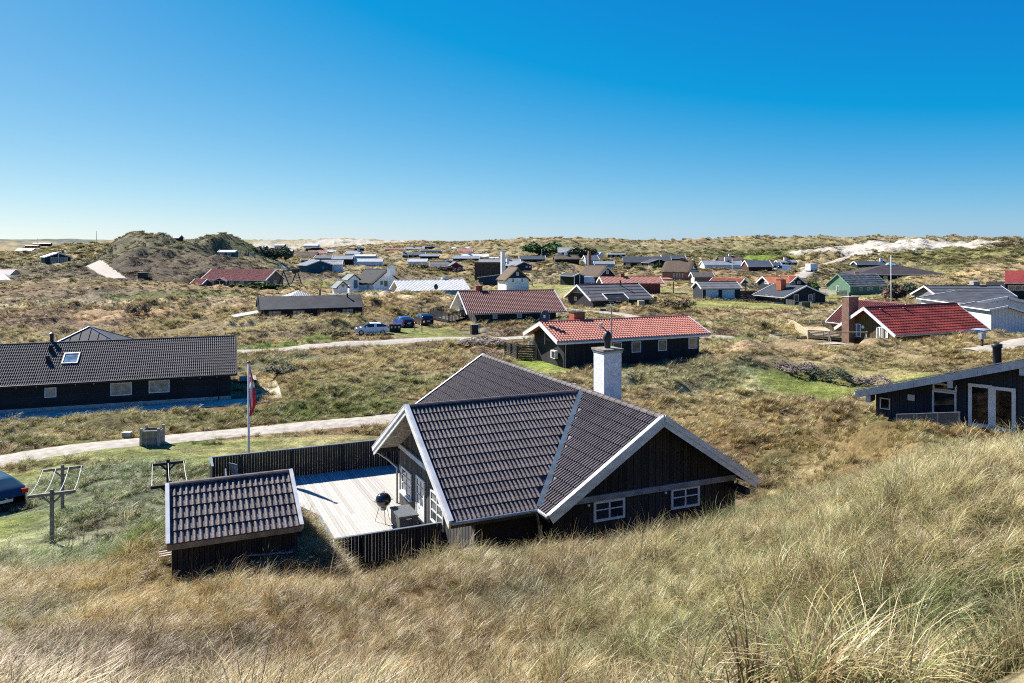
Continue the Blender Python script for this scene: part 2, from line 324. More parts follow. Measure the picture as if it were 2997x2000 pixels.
plan('brickred_annex', Q(2, 275, 655), Q(2, 420, 645), Q(2, 372, 715), 205, 2.9, 25, -8)
plan('orange_brick', Q(4, 995, 630), Q(4, 1690, 632), Q(4, 1050, 706), 176, 3.7, 22, 6, og=.8)
plan('red_wood', Q(3, 1010, 455), Q(3, 1270, 452), Q(3, 1050, 518), 300, 4.2, 28, 4)
plan('red_wood_gable', None, Q(3, 1310, 458), Q(3, 1215, 515), 296, 4.6, None, -72, L=7)
plan('bigblack', Q(4, 1265, 395), Q(4, 1815, 395), Q(4, 1290, 460), 318, 6.2, 20, -8, og=.2)
plan('bigblack_wing', None, Q(4, 1685, 423), Q(4, 1550, 470), 306, 5.2, None, -75, L=6, og=1.2)
plan('navy', None, Q(3, 2092, 455), Q(3, 1985, 505), 290, 5.2, None, -66, L=10)
plan('teal_shed', None, Q(2, 2105, 602), Q(2, 2030, 665), 180, 4.5, None, -60, L=5, og=.2)
plan('teal_low', None, Q(2, 1975, 682), Q(2, 1912, 745), 172, 3.3, None, -58, L=4, og=.2)
plan('thatch_white', None, Q(3, 530, 562), Q(3, 355, 715), 182, 5.0, None, -45, L=9, og=.3)
plan('thatch_blue', None, Q(3, 2022, 538), Q(3, 1875, 680), 190, 5.7, None, -70, L=7, og=.3)
plan('thatch_a', None, Q(4, 1092, 517), Q(4, 985, 640), 212, 5.2, None, -45, L=8, og=.4)
plan('thatch_brick', None, Q(4, 2090, 458), Q(4, 1985, 585), 225, 5.4, 40, -32, L=9, og=.4)
plan('thatch_shed', Q(5, 85, 577), Q(5, 335, 577), Q(5, 115, 628), 205, 2.8, 30, 4)
plan('smallport', None, Q(4, 765, 590), Q(4, 690, 622), 192, 2.9, None, -50, L=5, og=.2)
plan('navyteal', None, Q(2, 1712, 440), Q(2, 1550, 500), 255, 4.2, None, -50, L=7, og=.5)
plan('navyteal_side', Q(2, 1730, 438), Q(2, 1978, 438), Q(2, 1840, 490), 262, 4.0, 22, 6)
plan('glassgable', None, Q(1, 672, 352), Q(1, 510, 405), 315, 4.6, None, -50, L=11, og=1.2)
plan('tealdeck', Q(4, 520, 293), Q(4, 725, 293), Q(4, 625, 350), 400, 4.8, 26, 0)
plan('tealdeck_gable', None, Q(4, 732, 293), Q(4, 640, 350), 396, 4.8, None, -70, L=7)

FARS = [
 ('far_black_cabin', 'small black cabin with pale fascia and two white windows far left', 1, 210, 400, 305, 330, 368, 450, 'd', 'd', -4, None, 'none', None, 2),
 ('far_dune_cabin', 'pale flat-roofed cabin tucked into the flank of the big dune', 2, 560, 760, 322, 338, 365, 252, 'l', 't', -8, None, 'none', None, 2),
 ('far_red_roofs', 'long red-roofed buildings on the far left plain', 1, 300, 450, 262, 275, 288, 1100, 'r', 'r', 0),
 ('far_barn', 'long dark barn roof on the far left plain', 1, 385, 590, 240, 250, 270, 1200, 'd', 'd', 0),
 ('far_white_hall', 'long white hall below the bare white dunes', 2, 1525, 1697, 250, 272, 280, 760, 'w', 'w', 3),
 ('far_pink_long', 'long salmon-pink roof with a white end in the far belt', 2, 1580, 1800, 328, 360, 372, 520, 'r', 'w', 4, None, 'none', None),
 ('far_pale_shed', 'pale corrugated roof right of the salmon-pink one', 2, 1790, 1900, 318, 345, 360, 525, 'l', 'b', 4),
 ('far_thatched_low', 'low brown thatched house in the hollow left of the far belt', 2, 1440, 1690, 350, 400, 412, 420, 't', 'd', 4, None, 'thatch'),
 ('far_ribbed_roof', 'ribbed grey roof on dark posts behind the dark teal gable', 2, 1860, 2095, 385, 425, 470, 300, 'g', 'd', 2, None, 'batten'),
 ('far_black_gable', 'long black gable roof edge behind the dark teal house', 2, 1660, 1890, 382, 415, 450, 310, 'd', 'd', -4),
 ('far_small_black', 'small black gabled hut left of the dark teal gable', 2, 1495, 1600, 418, 436, 452, 320, 'd', 't', 0),
 ('far_white_long', 'long white corrugated roof right of the dark teal house', 3, 150, 478, 420, 455, 462, 300, 'l', 'w', 3, None, 'batten'),
 ('far_white_cottage', 'white gabled house with blue walls and long pale wing', 3, 150, 395, 372, 392, 418, 340, 'w', 'b', -3),  # walls in one even blue
 ('far_grey_wide', 'wide grey roof stepping down behind the white gabled house', 3, 60, 225, 332, 365, 380, 400, 'g', 'w', -6, None, 'none', .8),
 ('far_black_block', 'dark flat-topped house under the white dunes', 3, 145, 260, 292, 300, 328, 600, 'd', 'd', 0, None, 'none', .3),
 ('far_salmon_strip', 'very long salmon roof under the dune ridge', 3, 498, 725, 298, 315, 322, 640, 'r', 'd', 2),
 ('far_grey_strip', 'long grey roof continuing right of the salmon one', 3, 745, 985, 288, 312, 320, 620, 'g', 'd', 2, None, 'batten', .3),
 ('far_blue_roof', 'blue-grey roofed house with small chimney in the far belt', 3, 700, 965, 348, 378, 402, 430, 'd', 'd', 2, None, 'batten', .02, 3),
 ('far_beige_roof', 'pale brown roof with white verges right of the blue-grey one', 3, 900, 1120, 370, 392, 402, 400, 'g', 'd', -2),
 ('far_twin_gables', 'low white zigzag roof with two small gables', 3, 760, 985, 422, 455, 470, 330, 'l', 'w', 2, None, 'batten'),
 ('far_flat_dark', 'low flat dark house high under the ridge', 3, 950, 1130, 275, 282, 300, 610, 'd', 'd', 0, None, 'none', .4),
 ('far_dark_pair', 'pair of low blue-grey roofs beneath the scrub mound', 3, 905, 1150, 318, 335, 345, 520, 'd', 'd', -3),
 ('far_white_ridge', 'bright white roof close under the ridge', 3, 1260, 1465, 285, 305, 315, 560, 'w', 'd', 2),
 ('far_pink_roof', 'white house with pink roof and two dark windows on the slope', 3, 1335, 1510, 308, 338, 375, 470, 'r', 'w', -4, None, 'none', None, 3),
 ('far_long_white', 'long pale roof in front of the pink-roofed house', 3, 1375, 1690, 368, 402, 412, 400, 'w', 'b', 2, None, 'batten', .25),
 ('far_grey_gable', 'grey ribbed roof with white-edged gable below the long pale roof', 3, 1280, 1590, 388, 418, 432, 360, 'g', 'n', -4, None, 'batten'),
 ('far_stripe_roof', 'striped blue-grey long roof behind the navy gable', 3, 1575, 2050, 428, 482, 495, 320, 'g', 'w', 2, None, 'batten', .68),
 ('far_teal_ribs', 'dark blue ribbed roof with white verges near a flagpole', 3, 2030, 2335, 388, 425, 445, 340, 'd', 'd', 3, None, 'batten'),
 ('far_low_white', 'low white-trimmed roof beside the slope path', 3, 1690, 1800, 400, 412, 420, 380, 'w', 'd', -3),
 ('far_thatch_low', 'low dark thatched farmhouse behind the grassy bank', 4, 470, 760, 388, 435, 445, 290, 't', 'd', 3, None, 'thatch', .5),
 ('far_blue_ribs', 'blue ribbed roof over a pale one behind the bank', 4, 815, 975, 385, 440, 450, 300, 'd', 'b', 4, None, 'batten'),
 ('far_blue_flat', 'long pale blue sheet roof behind the bank', 4, 930, 1165, 450, 480, 488, 290, 'g', 'b', -3),
 ('far_tiny_gable', 'small white-trimmed gable among green scrub', 4, 960, 1020, 345, 375, 392, 400, 'l', 'w', -30),
 ('far_green_low', 'low dark house with grass-coloured roof in the scrub', 4, 1085, 1290, 358, 368, 388, 400, 'g', 'd', 0, None, 'none', None, 3),
 ('blue_black_roof_house', 'blue-black roofed house behind the large black one', 4, 1700, 1975, 380, 420, 450, 345, 'd', 'd', 0),
 ('far_orange_bit', 'small orange roof between the large black house and the thatch', 4, 1795, 1900, 455, 505, 515, 270, 'r', 'd', 0),
 ('far_grey_right', 'long blue-grey roof with white gable and chimney before the dune', 5, 205, 660, 445, 492, 505, 275, 'g', 'w', 2, None, 'none', .62),
 ('far_thatch_right', 'large dark thatched roof with white chimney below the green patch', 5, 395, 670, 400, 445, 470, 310, 't', 'd', 2, None, 'thatch', .5),
 ('far_redbrown', 'red-brown boarded gable with dark roof by the sandy path', 5, 700, 985, 440, 520, 545, 262, 'd', 'r', -2),
 ('far_terrace_house', 'flat grey-roofed house with white chimney and glazed front', 5, 1060, 1295, 440, 462, 498, 312, 'g', 'd', 2, None, 'batten', .45, 3),
 ('far_red_block', 'small red block with dark roof beside the white van', 5, 965, 1110, 465, 495, 540, 285, 'd', 'r', 0),
 ('far_dune_edge', 'dark long roof with white gable beside the sand path', 5, 1950, 2300, 450, 488, 497, 280, 'd', 'd', 2, None, 'none', .9),
 ('far_hill_roof', 'brown roof peeking over the top of the big dune', 1, 1880, 2080, 152, 185, 195, 278, 'g', 'd', 0),
 ('far_slope_cottage', 'small grey-roofed hut on the shoulder of the big dune', 2, 1040, 1100, 268, 300, 312, 420, 'g', 'd', 0),
 ('far_dark_canopy', 'pale roof strip over the road left of the far belt', 2, 1300, 1405, 315, 340, 352, 480, 'l', 'd', 0),
 ('far_white_strip', 'white strip roof below the white dunes at left', 2, 1190, 1310, 258, 268, 276, 700, 'w', 'w', 0),
]
for nm, lb, z, x0, x1, yr, ye, yb, D, rk, wk, *rest in FARS:
    dz = (yb-yr)/ZM[z][2]/F*D; hr = max(2.6, min(5.0, dz+.4)); h = plan('far:'+nm, Q(z, x0, yr), Q(z, x1, yr), Q(z, x0, ye), D, hr, 23, rest[0] if rest else 6, og=.3, oe=.3)
    h.w = min(h.w, 4.6); h.rise = min(h.w*.42, hr-1.2); h.t = h.rise/h.w; h.ze = hr-h.rise
h = HP['left']; pad(*(h.loc-h.u*3).xy, h.ang, 3.5, 5.2, h.zg, 4); pad(*(h.loc+h.u*6-Vector((-h.u.y, h.u.x, 0))*6).xy, h.ang, 12, 1.6, h.zg-.05, 2)
ap_ = atd(Q(6, 815, 488), 252); pad(ap_.x, ap_.y, R(-8), 13, 8, ap_.z-5.6, 10)
P0 = atd((2834, 1250.6), 36); bu = Vector((.748, -.664, 0)); BA = math.atan2(bu.y, bu.x); pad(*(P0-bu*1.2+Vector((-bu.y, bu.x, 0))*4).xy, BA, 4.8, 3.2, 3.9, 2.0)
h = HP['red']; pad(*(h.loc-h.u*5.5+Vector((-h.u.y, h.u.x, 0))*1.5).xy, h.ang, 6.0, 6.5, .15, 3.5)
h = HP['decked']; pad(*(h.loc-h.u*3.4+Vector((-h.u.y, h.u.x, 0))*-2).xy, h.ang, 4.6, 4.6, .25, 4)
for px, py, D in ((1082, 985, 103.5), (1180, 956, 113), (1240, 948, 116)): q_ = atd((px, py), D); pad(q_.x, q_.y, R(10), 2.4, 2.0, .35, 3, False)
# ------------------------------------------------------------------ roads (world polylines)
def road_from(pix, wd, name):
    pts = [G(p) for p in pix]; P = [(p.x, p.y) for p in pts]; ROADS.append((P, wd)); return P
RD1 = road_from([(-260, 1425), (-80, 1366), (60, 1336), (160, 1322), (280, 1308), (380, 1296), (500, 1284), (640, 1270), (780, 1258), (920, 1246), (1060, 1234), (1190, 1222), (1300, 1212)], 2.9, 'r1')
RD2 = road_from([(560, 1036), (691, 1030), (829, 1022), (960, 1012), (1080, 1004), (1190, 997), (1300, 990), (1400, 992), (1480, 992), (1600, 985), (1800, 984), (2100, 984), (2200, 990), (2330, 1000), (2450, 1010)], 3.4, 'r2')
RD3 = road_from([(1640, 900), (1702, 908), (1760, 914), (1830, 921), (1858, 930), (1820, 942), (1740, 948)], 3.0, 'r3')
RD4 = road_from([(2120, 914), (2200, 917), (2300, 918), (2430, 915)], 2.2, 'r4')
RD5 = road_from([(272, 772), (300, 790), (328, 805), (348, 816)], 5.0, 'r5')
RD6 = road_from([(2311, 788), (2360, 783), (2410, 774), (2450, 764), (2480, 752)], 3.6, 'r6')
RD7 = road_from([(2365, 790), (2362, 798), (2350, 806), (2335, 814)], 4.0, 'r7')
RD8 = road_from([(2840, 1026), (2900, 1018), (2990, 1002), (3100, 985)], 3.0, 'r8')
SH = G((1200, 965)); ROADS.append(([(SH.x-3, SH.y+9), (SH.x, SH.y), (SH.x+1, SH.y-5)], 7))      # parking place
# lawns and mown ground: world ellipses from a picture point and radii in metres
def we(px, py, rx, ry): g = G((px, py)); return (g.x, g.y, rx, ry)
LAWN = [we(60, 1470, 9, 7), we(560, 1330, 10, 3.2), we(900, 1300, 9, 2.6), we(2480, 1135, 7, 8), we(2130, 890, 16, 14), we(1600, 848, 16, 18), we(2440, 870, 14, 8), we(250, 1590, 3, 2.5), we(1265, 975, 7, 6), we(1900, 850, 12, 12)]
SMOOTH += LAWN
SMOOTH.append((0, 0, 5, 5))
# colours of ground cover
STRAW = (.52, .40, .21); PALE = (.62, .53, .34); GOLD = (.46, .31, .11); TAN = (.40, .275, .15); OLIVE = (.16, .165, .055)
GREEN = (.11, .18, .03); GREYG = (.28, .30, .185); HEATH = (.10, .07, .055); BROWN = (.20, .13, .085); SAND = (.50, .45, .375); DKG = (.055, .08, .028); RUST = (.26, .155, .09)
# picture point, radii in metres (across, deep), colour, strength, cover: 0 tall grass, 1 short grass, 2 heather, 3 bare sand
BL = [
 (60, 1470, 13, 8, GREEN, .7, 1), (130, 1560, 7, 5, (.20, .24, .06), .75, 1), (560, 1330, 12, 3.6, (.16, .21, .055), .75, 1), (900, 1300, 9, 2.8, (.27, .25, .11), .8, 1), (430, 1400, 6, 5, (.15, .22, .05), .7, 0),
 (380, 1500, 5, 5, GREYG, .8, 0), (300, 1400, 5, 5, GREYG, .8, 0), (420, 1620, 4.5, 4, (.12, .21, .03), .75, 0), (200, 1640, 4.5, 3, (.17, .24, .06), .6, 0), (330, 1560, 2.5, 2.5, (.36, .32, .22), .6, 0), (600, 1430, 3, 2.2, (.30, .27, .15), .7, 1),
 (300, 1240, 14, 2.2, (.25, .22, .09), .8, 0), (280, 1290, 14, .8, GREEN, .6, 0), (750, 1215, 9, 2.6, (.22, .21, .07), .75, 0), (1000, 1200, 8, 4, (.20, .24, .07), .7, 0), (1050, 1130, 7, 7, (.22, .26, .08), .55, 0),
 (880, 1000, 12, 1.6, GREEN, .9, 1), (780, 1017, 6, 1.2, GREEN, .9, 1), (950, 1013, 7, 2.0, HEATH, .9, 2), (860, 965, 12, 4, (.36, .26, .16), .8, 0), (1265, 975, 9, 6, (.16, .20, .05), .75, 1),
 (830, 1060, 5, 5, GREYG, .8, 0), (1430, 975, 5, 3, (.18, .15, .13), .9, 2), (1440, 1030, 4, 4, BROWN, .6, 2), (1330, 1060, 5, 5, TAN, .6, 0), (1000, 1080, 10, 10, STRAW, .4, 0),
 (1650, 1060, 6, 4, GREEN, .6, 0), (1600, 1070, 4, 5, (.17, .24, .04), .7, 1), (2480, 1135, 8, 9, (.17, .20, .045), .95, 1), (2430, 1075, 8, 4, DKG, .7, 2), (2330, 1060, 5, 3, HEATH, .6, 2), (2600, 1040, 9, 9, STRAW, .5, 0), (2250, 1010, 12, 3, BROWN, .7, 2),
 (1950, 1100, 7, 6, GREYG, .5, 0), (2100, 1200, 7, 8, STRAW, .5, 0), (2300, 1250, 8, 7, (.44, .31, .14), .55, 0), (2650, 1270, 5, 4, (.40, .27, .11), .6, 0),
 (150, 930, 26, 10, BROWN, .8, 2), (60, 950, 16, 8, (.15, .10, .075), .8, 2), (400, 925, 14, 8, TAN, .7, 0), (250, 880, 26, 10, (.40, .33, .24), .7, 0), (120, 850, 20, 14, BROWN, .6, 2), (400, 858, 26, 10, (.13, .11, .075), .7, 2), (450, 868, 12, 3, GREEN, .7, 1), (600, 860, 12, 8, OLIVE, .6, 0),
 (620, 960, 12, 8, STRAW, .6, 0), (700, 890, 10, 10, BROWN, .5, 2), (720, 960, 8, 6, PALE, .5, 0), (700, 830, 12, 5, GREEN, .55, 0), (800, 838, 14, 5, (.14, .20, .04), .7, 0), (900, 835, 10, 8, (.20, .25, .06), .7, 0),
 (1150, 815, 22, 9, (.12, .09, .075), .8, 2), (950, 815, 22, 7, (.12, .09, .075), .8, 2), (1400, 815, 16, 8, (.25, .21, .12), .6, 0), (1280, 905, 8, 14, STRAW, .6, 0), (1150, 880, 12, 14, TAN, .5, 0), (1150, 842, 16, 3, GREEN, .7, 1),
 (1600, 848, 18, 22, (.24, .26, .09), .7, 1), (1650, 815, 22, 18, (.30, .25, .14), .7, 0), (1550, 800, 16, 10, HEATH, .7, 2), (1950, 850, 16, 10, (.26, .26, .10), .7, 1), (2130, 890, 18, 10, (.24, .26, .08), .85, 1), (2000, 920, 24, 8, TAN, .4, 0), (2250, 930, 20, 4, BROWN, .7, 2), (2440, 868, 14, 7, (.22, .24, .06), .8, 1),
 (2100, 805, 26, 14, BROWN, .55, 2), (2400, 800, 22, 16, (.36, .28, .15), .6, 0), (2650, 800, 20, 20, (.34, .28, .13), .6, 0), (2620, 845, 5, 8, HEATH, .8, 2), (2900, 830, 22, 16, (.30, .22, .12), .6, 0), (2700, 780, 25, 20, OLIVE, .5, 0),
 (2850, 770, 28, 16, (.17, .15, .07), .8, 2), (2900, 740, 50, 30, OLIVE, .7, 2), (2830, 800, 26, 8, STRAW, .7, 0),
 (2190, 745, 26, 26, (.085, .14, .03), .95, 0), (2230, 759, 22, 10, (.16, .24, .03), .9, 1), (1850, 706, 60, 40, (.10, .12, .05), .8, 0), (2100, 725, 60, 50, (.25, .215, .115), .7, 0), (1900, 735, 60, 40, (.22, .19, .10), .7, 0), (1650, 712, 40, 60, (.15, .14, .07), .75, 2), (1700, 730, 30, 30, DKG, .5, 2), (1480, 720, 40, 50, (.20, .18, .10), .7, 0), (1350, 735, 24, 40, (.17, .14, .08), .6, 2), (2400, 722, 60, 50, (.2, .18, .085), .7, 0),
 (2520, 731, 26, 30, SAND, 1.3, 3), (2600, 722, 30, 34, SAND, 1.3, 3), (2480, 746, 9, 18, SAND, 1.2, 3), (2680, 716, 26, 30, SAND, 1.0, 3), (2770, 714, 40, 30, SAND, .65, 3),
 (160, 770, 36, 16, (.15, .14, .095), .8, 2), (100, 790, 30, 12, (.20, .20, .13), .7, 0), (150, 806, 34, 8, (.25, .26, .10), .6, 0), (450, 745, 60, 50, (.12, .095, .06), .95, 2), (400, 705, 40, 20, (.16, .15, .09), .6, 2), (500, 790, 50, 16, (.10, .08, .06), .85, 2), (650, 710, 26, 20, (.14, .135, .08), .7, 2), (800, 765, 16, 14, DKG, .8, 2), (680, 790, 30, 16, (.15, .12, .08), .7, 2),  # big dune heather, darkened further to paint in its shaded face
 (820, 785, 16, 14, (.40, .33, .2), .6, 0), (900, 790, 12, 12, SAND, .5, 0), (190, 716, 80, 60, (.17, .155, .10), .8, 0), (830, 745, 60, 50, (.12, .10, .07), .8, 2), (1000, 735, 90, 70, (.13, .11, .075), .7, 2), (1200, 725, 60, 60, (.19, .17, .11), .7, 0),
 (860, 712, 55, 120, (.42, .39, .33), .75, 3), (960, 710, 80, 140, (.42, .39, .33), 1.0, 3), (1060, 712, 70, 130, (.40, .37, .30), .9, 3), (1130, 712, 30, 90, (.42, .39, .32), .9, 3), (780, 706, 60, 120, (.2, .21, .14), .6, 0), (740, 716, 30, 80, (.4, .38, .3), .8, 3),
 (100, 722, 500, 300, (.16, .22, .10), .5, 1), (200, 702, 1500, 1500, (.085, .11, .095), 1.0, 2),  # far hills: distance haze painted in as a bluish-green ground colour
 (1500, 1900, 4, 3, STRAW, .5, 0), (2600, 1500, 5, 5, PALE, .5, 0), (2850, 1400, 3, 3, PALE, .6, 0), (2900, 1850, 1.8, 1.4, (.13, .17, .05), .7, 0), (2500, 1900, 1.5, 1.2, (.15, .2, .05), .6, 0), (1900, 1900, 1.5, 1, (.14, .18, .05), .5, 0),
 (150, 1900, 2.5, 1.8, (.14, .095, .05), .7, 2), (400, 1850, 2, 1.5, (.2, .13, .06), .6, 2), (700, 1750, 4, 3, GOLD, .7, 0), (250, 1720, 4, 2, GOLD, .6, 0), (1150, 1750, 3, 2.5, (.36, .25, .12), .7, 0), (1350, 1650, 2.2, 2.2, (.36, .26, .13), .8, 0), (1500, 1750, 1.2, 1, (.1, .1, .04), .7, 2), (1250, 1880, 3, 2, TAN, .6, 0), (1900, 1550, 3.5, 3, GOLD, .5, 0), (2200, 1700, 4, 3, (.42, .38, .2), .5, 0),
]
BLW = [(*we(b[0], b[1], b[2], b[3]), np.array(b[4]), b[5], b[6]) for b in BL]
CSH = None
def cover(x, y):
    """colour (N,3) and cover kind (N,) of the ground at world points"""
    D = np.hypot(x, y); n1 = fbm(x, y, 9.0, 3, 31); n2 = fbm(x, y, 2.2, 3, 33); n3 = fbm(x, y, 26.0, 3, 35); n4 = fbm(x, y, .9, 2, 37); n5 = fbm(x, y, 70.0, 4, 39); n6 = np.where(D > 450, n5*1.5, 0)
    big = np.clip(D/300, 0, 1); n = n1*(1-big)+n3*big
    col = np.empty((len(x), 3)); st = np.array(STRAW); col[:] = st
    def mix(c, t): t = np.clip(t, 0, 1)[:, None]; col[:] = col*(1-t)+np.array(c)*t
    mix(TAN, (n+.05)*2.2); mix(PALE, (-n-.15)*2.5); mix((.27, .25, .12), (n2-.05)*1.4); mix(BROWN, (fbm(x, y, 5.5, 3, 41)-.2)*2.0); mix((.18, .22, .07), (fbm(x, y, 7, 3, 43)-.32)*2.4)
    mix((.17, .135, .075), np.clip((D-130)/140, 0, .62)); mix((.30, .29, .17), np.clip(1-(D-6)/14, 0, .35)*np.clip((x+2)/4, 0, 1))
    kind = np.zeros(len(x), int); best = np.zeros(len(x))
    for (cx, cy, rx, ry, c, s, k) in BLW:
        m = (np.abs(x-cx) < rx*1.7) & (np.abs(y-cy) < ry*1.7)
        if not m.any(): continue
        e = np.hypot((x[m]-cx)/rx, (y[m]-cy)/ry)+n2[m]*.35+n1[m]*.25+n6[m]
        t = np.clip((1.15-e)/.5, 0, 1)*s; tt = np.clip(t, 0, 1)[:, None]
        col[m] = col[m]*(1-tt)+c*tt
        idx = np.where(m)[0]; w = t > np.maximum(.42, best[m]*0.9)
        kind[idx[w]] = k; best[idx[w]] = t[w]
    return col*(1+.18*n4)[:, None], kind
# ------------------------------------------------------------------ the ground sheet
def axis_px():
    a = list(np.arange(-160, 3160, 7.0)); l = []; s = 7; p = -160
    while p > -5200: s *= 1.13; p -= s; l.append(p)
    r = []; s = 7; p = 3160
    while p < 8200: s *= 1.13; p += s; r.append(p)
    return np.array(sorted(l)+a+r)
AX = axis_px(); DY = [1.2]
while DY[-1] < 9000: DY.append(DY[-1]*(1.0105 if DY[-1] < 700 else 1.03))
DY = np.array(DY)
def near_grid(x0, x1, y0, y1, s):
    xs = np.arange(x0, x1+s, s); ys = np.arange(y0, y1+s, s); return np.meshgrid(xs, ys)
gx = ((AX[None, :]-CX)/F)*DY[:, None]; gy = np.repeat(DY[:, None], len(AX), 1)
gzv = zt(gx, gy)
nr, nc = gx.shape
vv = np.stack([gx.ravel(), gy.ravel(), gzv.ravel()], 1)
ii = (np.arange(nr-1)[:, None]*nc+np.arange(nc-1)[None, :]).ravel()
ff = np.stack([ii, ii+1, ii+nc+1, ii+nc], 1)
# a skirt that carries the sheet behind the camera
def grid_mesh(name, vv, ff):
    me = bpy.data.meshes.new(name); me.vertices.add(len(vv)); me.vertices.foreach_set('co', vv.astype(np.float32).ravel())
    me.loops.add(ff.size); me.loops.foreach_set('vertex_index', ff.astype(np.int32).ravel())
    me.polygons.add(len(ff)); me.polygons.foreach_set('loop_start', np.arange(0, ff.size, 4, dtype=np.int32)); me.polygons.foreach_set('loop_total', np.full(len(ff), 4, np.int32))
    me.polygons.foreach_set('use_smooth', np.ones(len(ff), bool)); me.update(calc_edges=True); return me
base = len(vv); bx = np.array([-5200, -400, -60, -12, 0, 12, 60, 400, 5200.]); by = np.array([-3000, -400, -60, -12, 1.25])
BX, BY = np.meshgrid(bx, by); BZ = np.where(np.hypot(BX, BY) < 20, 10.25, 8.0); bv = np.stack([BX.ravel(), BY.ravel(), BZ.ravel()-.05], 1)
bi = (np.arange(4)[:, None]*9+np.arange(8)[None, :]).ravel()+base
ff = np.vstack([ff, np.stack([bi, bi+1, bi+10, bi+9], 1)]); vv = np.vstack([vv, bv])
gme = grid_mesh('ground', vv, ff)
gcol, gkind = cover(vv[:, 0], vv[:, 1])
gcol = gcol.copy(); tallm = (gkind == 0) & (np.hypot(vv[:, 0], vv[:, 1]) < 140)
gcol[tallm] *= .5  # darker ground under tall grass: shade between the tufts painted in
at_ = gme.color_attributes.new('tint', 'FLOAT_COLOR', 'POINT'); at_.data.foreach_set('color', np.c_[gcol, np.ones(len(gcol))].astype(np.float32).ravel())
def ground_mat():
    m = bpy.data.materials.new('ground_cover'); m.use_nodes = True; nt = m.node_tree; N = nt.nodes; Lk = nt.links; b = N['Principled BSDF']
    b.inputs['Roughness'].default_value = .95; b.inputs['Specular IOR Level'].default_value = .05
    a = N.new('ShaderNodeAttribute'); a.attribute_name = 'tint'
    g = N.new('ShaderNodeNewGeometry'); mp = N.new('ShaderNodeMapping'); mp.inputs['Scale'].default_value = (1, 1, 1.5); Lk.new(g.outputs['Position'], mp.inputs[0])
    cur = a.outputs['Color']
    for sc, lo, hi, ds in ((1.1, .55, 1.45, 6), (.22, .62, 1.38, 5), (6.0, .75, 1.25, 2)):
        n = N.new('ShaderNodeTexNoise'); n.inputs['Scale'].default_value = sc; n.inputs['Detail'].default_value = ds; n.inputs['Roughness'].default_value = .65; Lk.new(mp.outputs[0], n.inputs[0])
        r = N.new('ShaderNodeMapRange'); r.inputs[1].default_value = .32; r.inputs[2].default_value = .68; r.inputs[3].default_value = lo; r.inputs[4].default_value = hi; Lk.new(n.outputs[0], r.inputs[0])
        v = N.new('ShaderNodeVectorMath'); v.operation = 'SCALE'; Lk.new(cur, v.inputs[0]); Lk.new(r.outputs[0], v.inputs['Scale']); cur = v.outputs[0]
    Lk.new(cur, b.inputs['Base Color'])
    n = N.new('ShaderNodeTexNoise'); n.inputs['Scale'].default_value = 1.4; n.inputs['Detail'].default_value = 8; n.inputs['Roughness'].default_value = .7; Lk.new(mp.outputs[0], n.inputs[0])
    bp = N.new('ShaderNodeBump'); bp.inputs['Strength'].default_value = .8; bp.inputs['Distance'].default_value = .5; Lk.new(n.outputs[0], bp.inputs['Height']); Lk.new(bp.outputs[0], b.inputs['Normal'])
    return m
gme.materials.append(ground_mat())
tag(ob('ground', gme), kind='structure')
# ------------------------------------------------------------------ road sheets
MGRAVEL = M('pale_gravel', (.30, .265, .215), .95, .22, 2.2, bump=1.0, col2=(.46, .42, .355), detail=8)
MSANDTR = M('sandy_track', (.36, .30, .22), .95, .25, .8, bump=.5)
def road_mesh(P, wd, mat, name):
    pts = [Vector((p[0], p[1], 0)) for p in P]; dense = []
    for a, b in zip(pts[:-1], pts[1:]):
        n = max(2, int((b-a).length/1.2)); dense += [a.lerp(b, i/n) for i in range(n)]
    dense.append(pts[-1])
    for _ in range(3): dense = [dense[0]]+[(dense[i-1]+dense[i]*2+dense[i+1])/4 for i in range(1, len(dense)-1)]+[dense[-1]]
    m = MB(); K = 7; xs = []; ys = []
    for i, p in enumerate(dense):
        d = (dense[min(i+1, len(dense)-1)]-dense[max(i-1, 0)]).normalized(); sd = Vector((d.y, -d.x, 0))
        for k in range(K):
            t = (k/(K-1)-.5); e = (random.random()-.5)*.5 if k in (0, K-1) else 0
            q = p+sd*(t*wd+e); xs.append(q.x); ys.append(q.y)
    z = zt(np.array(xs), np.array(ys))
    for i in range(len(xs)):
        k = i % K; crown = -.03 if k in (0, K-1) else (.035 if k in (1, 5) else .06 if k != 3 else .085); m.v.append((xs[i], ys[i], z[i]+crown+.02*(D_far(ys[i]))))
    for i in range(len(dense)-1):
        for k in range(K-1): m.f.append((i*K+k, i*K+k+1, (i+1)*K+k+1, (i+1)*K+k))
    o = m.build(name, mat, smooth=True); tag(o, kind='structure'); return o
def D_far(y): return max(0, (y-60)/60)
road_mesh(RD1, 2.9, MGRAVEL, 'gravel_road'); road_mesh(RD2, 3.2, MGRAVEL, 'gravel_road'); road_mesh(RD3, 2.8, MGRAVEL, 'gravel_road')
road_mesh(RD4, 2.0, MSANDTR, 'sandy_path'); road_mesh(RD5, 4.0, MGRAVEL, 'gravel_road'); road_mesh(RD6, 4.0, MSANDTR, 'sandy_path'); road_mesh(RD7, 5.0, MGRAVEL, 'gravel_road'); road_mesh(RD8, 2.8, MGRAVEL, 'gravel_road')
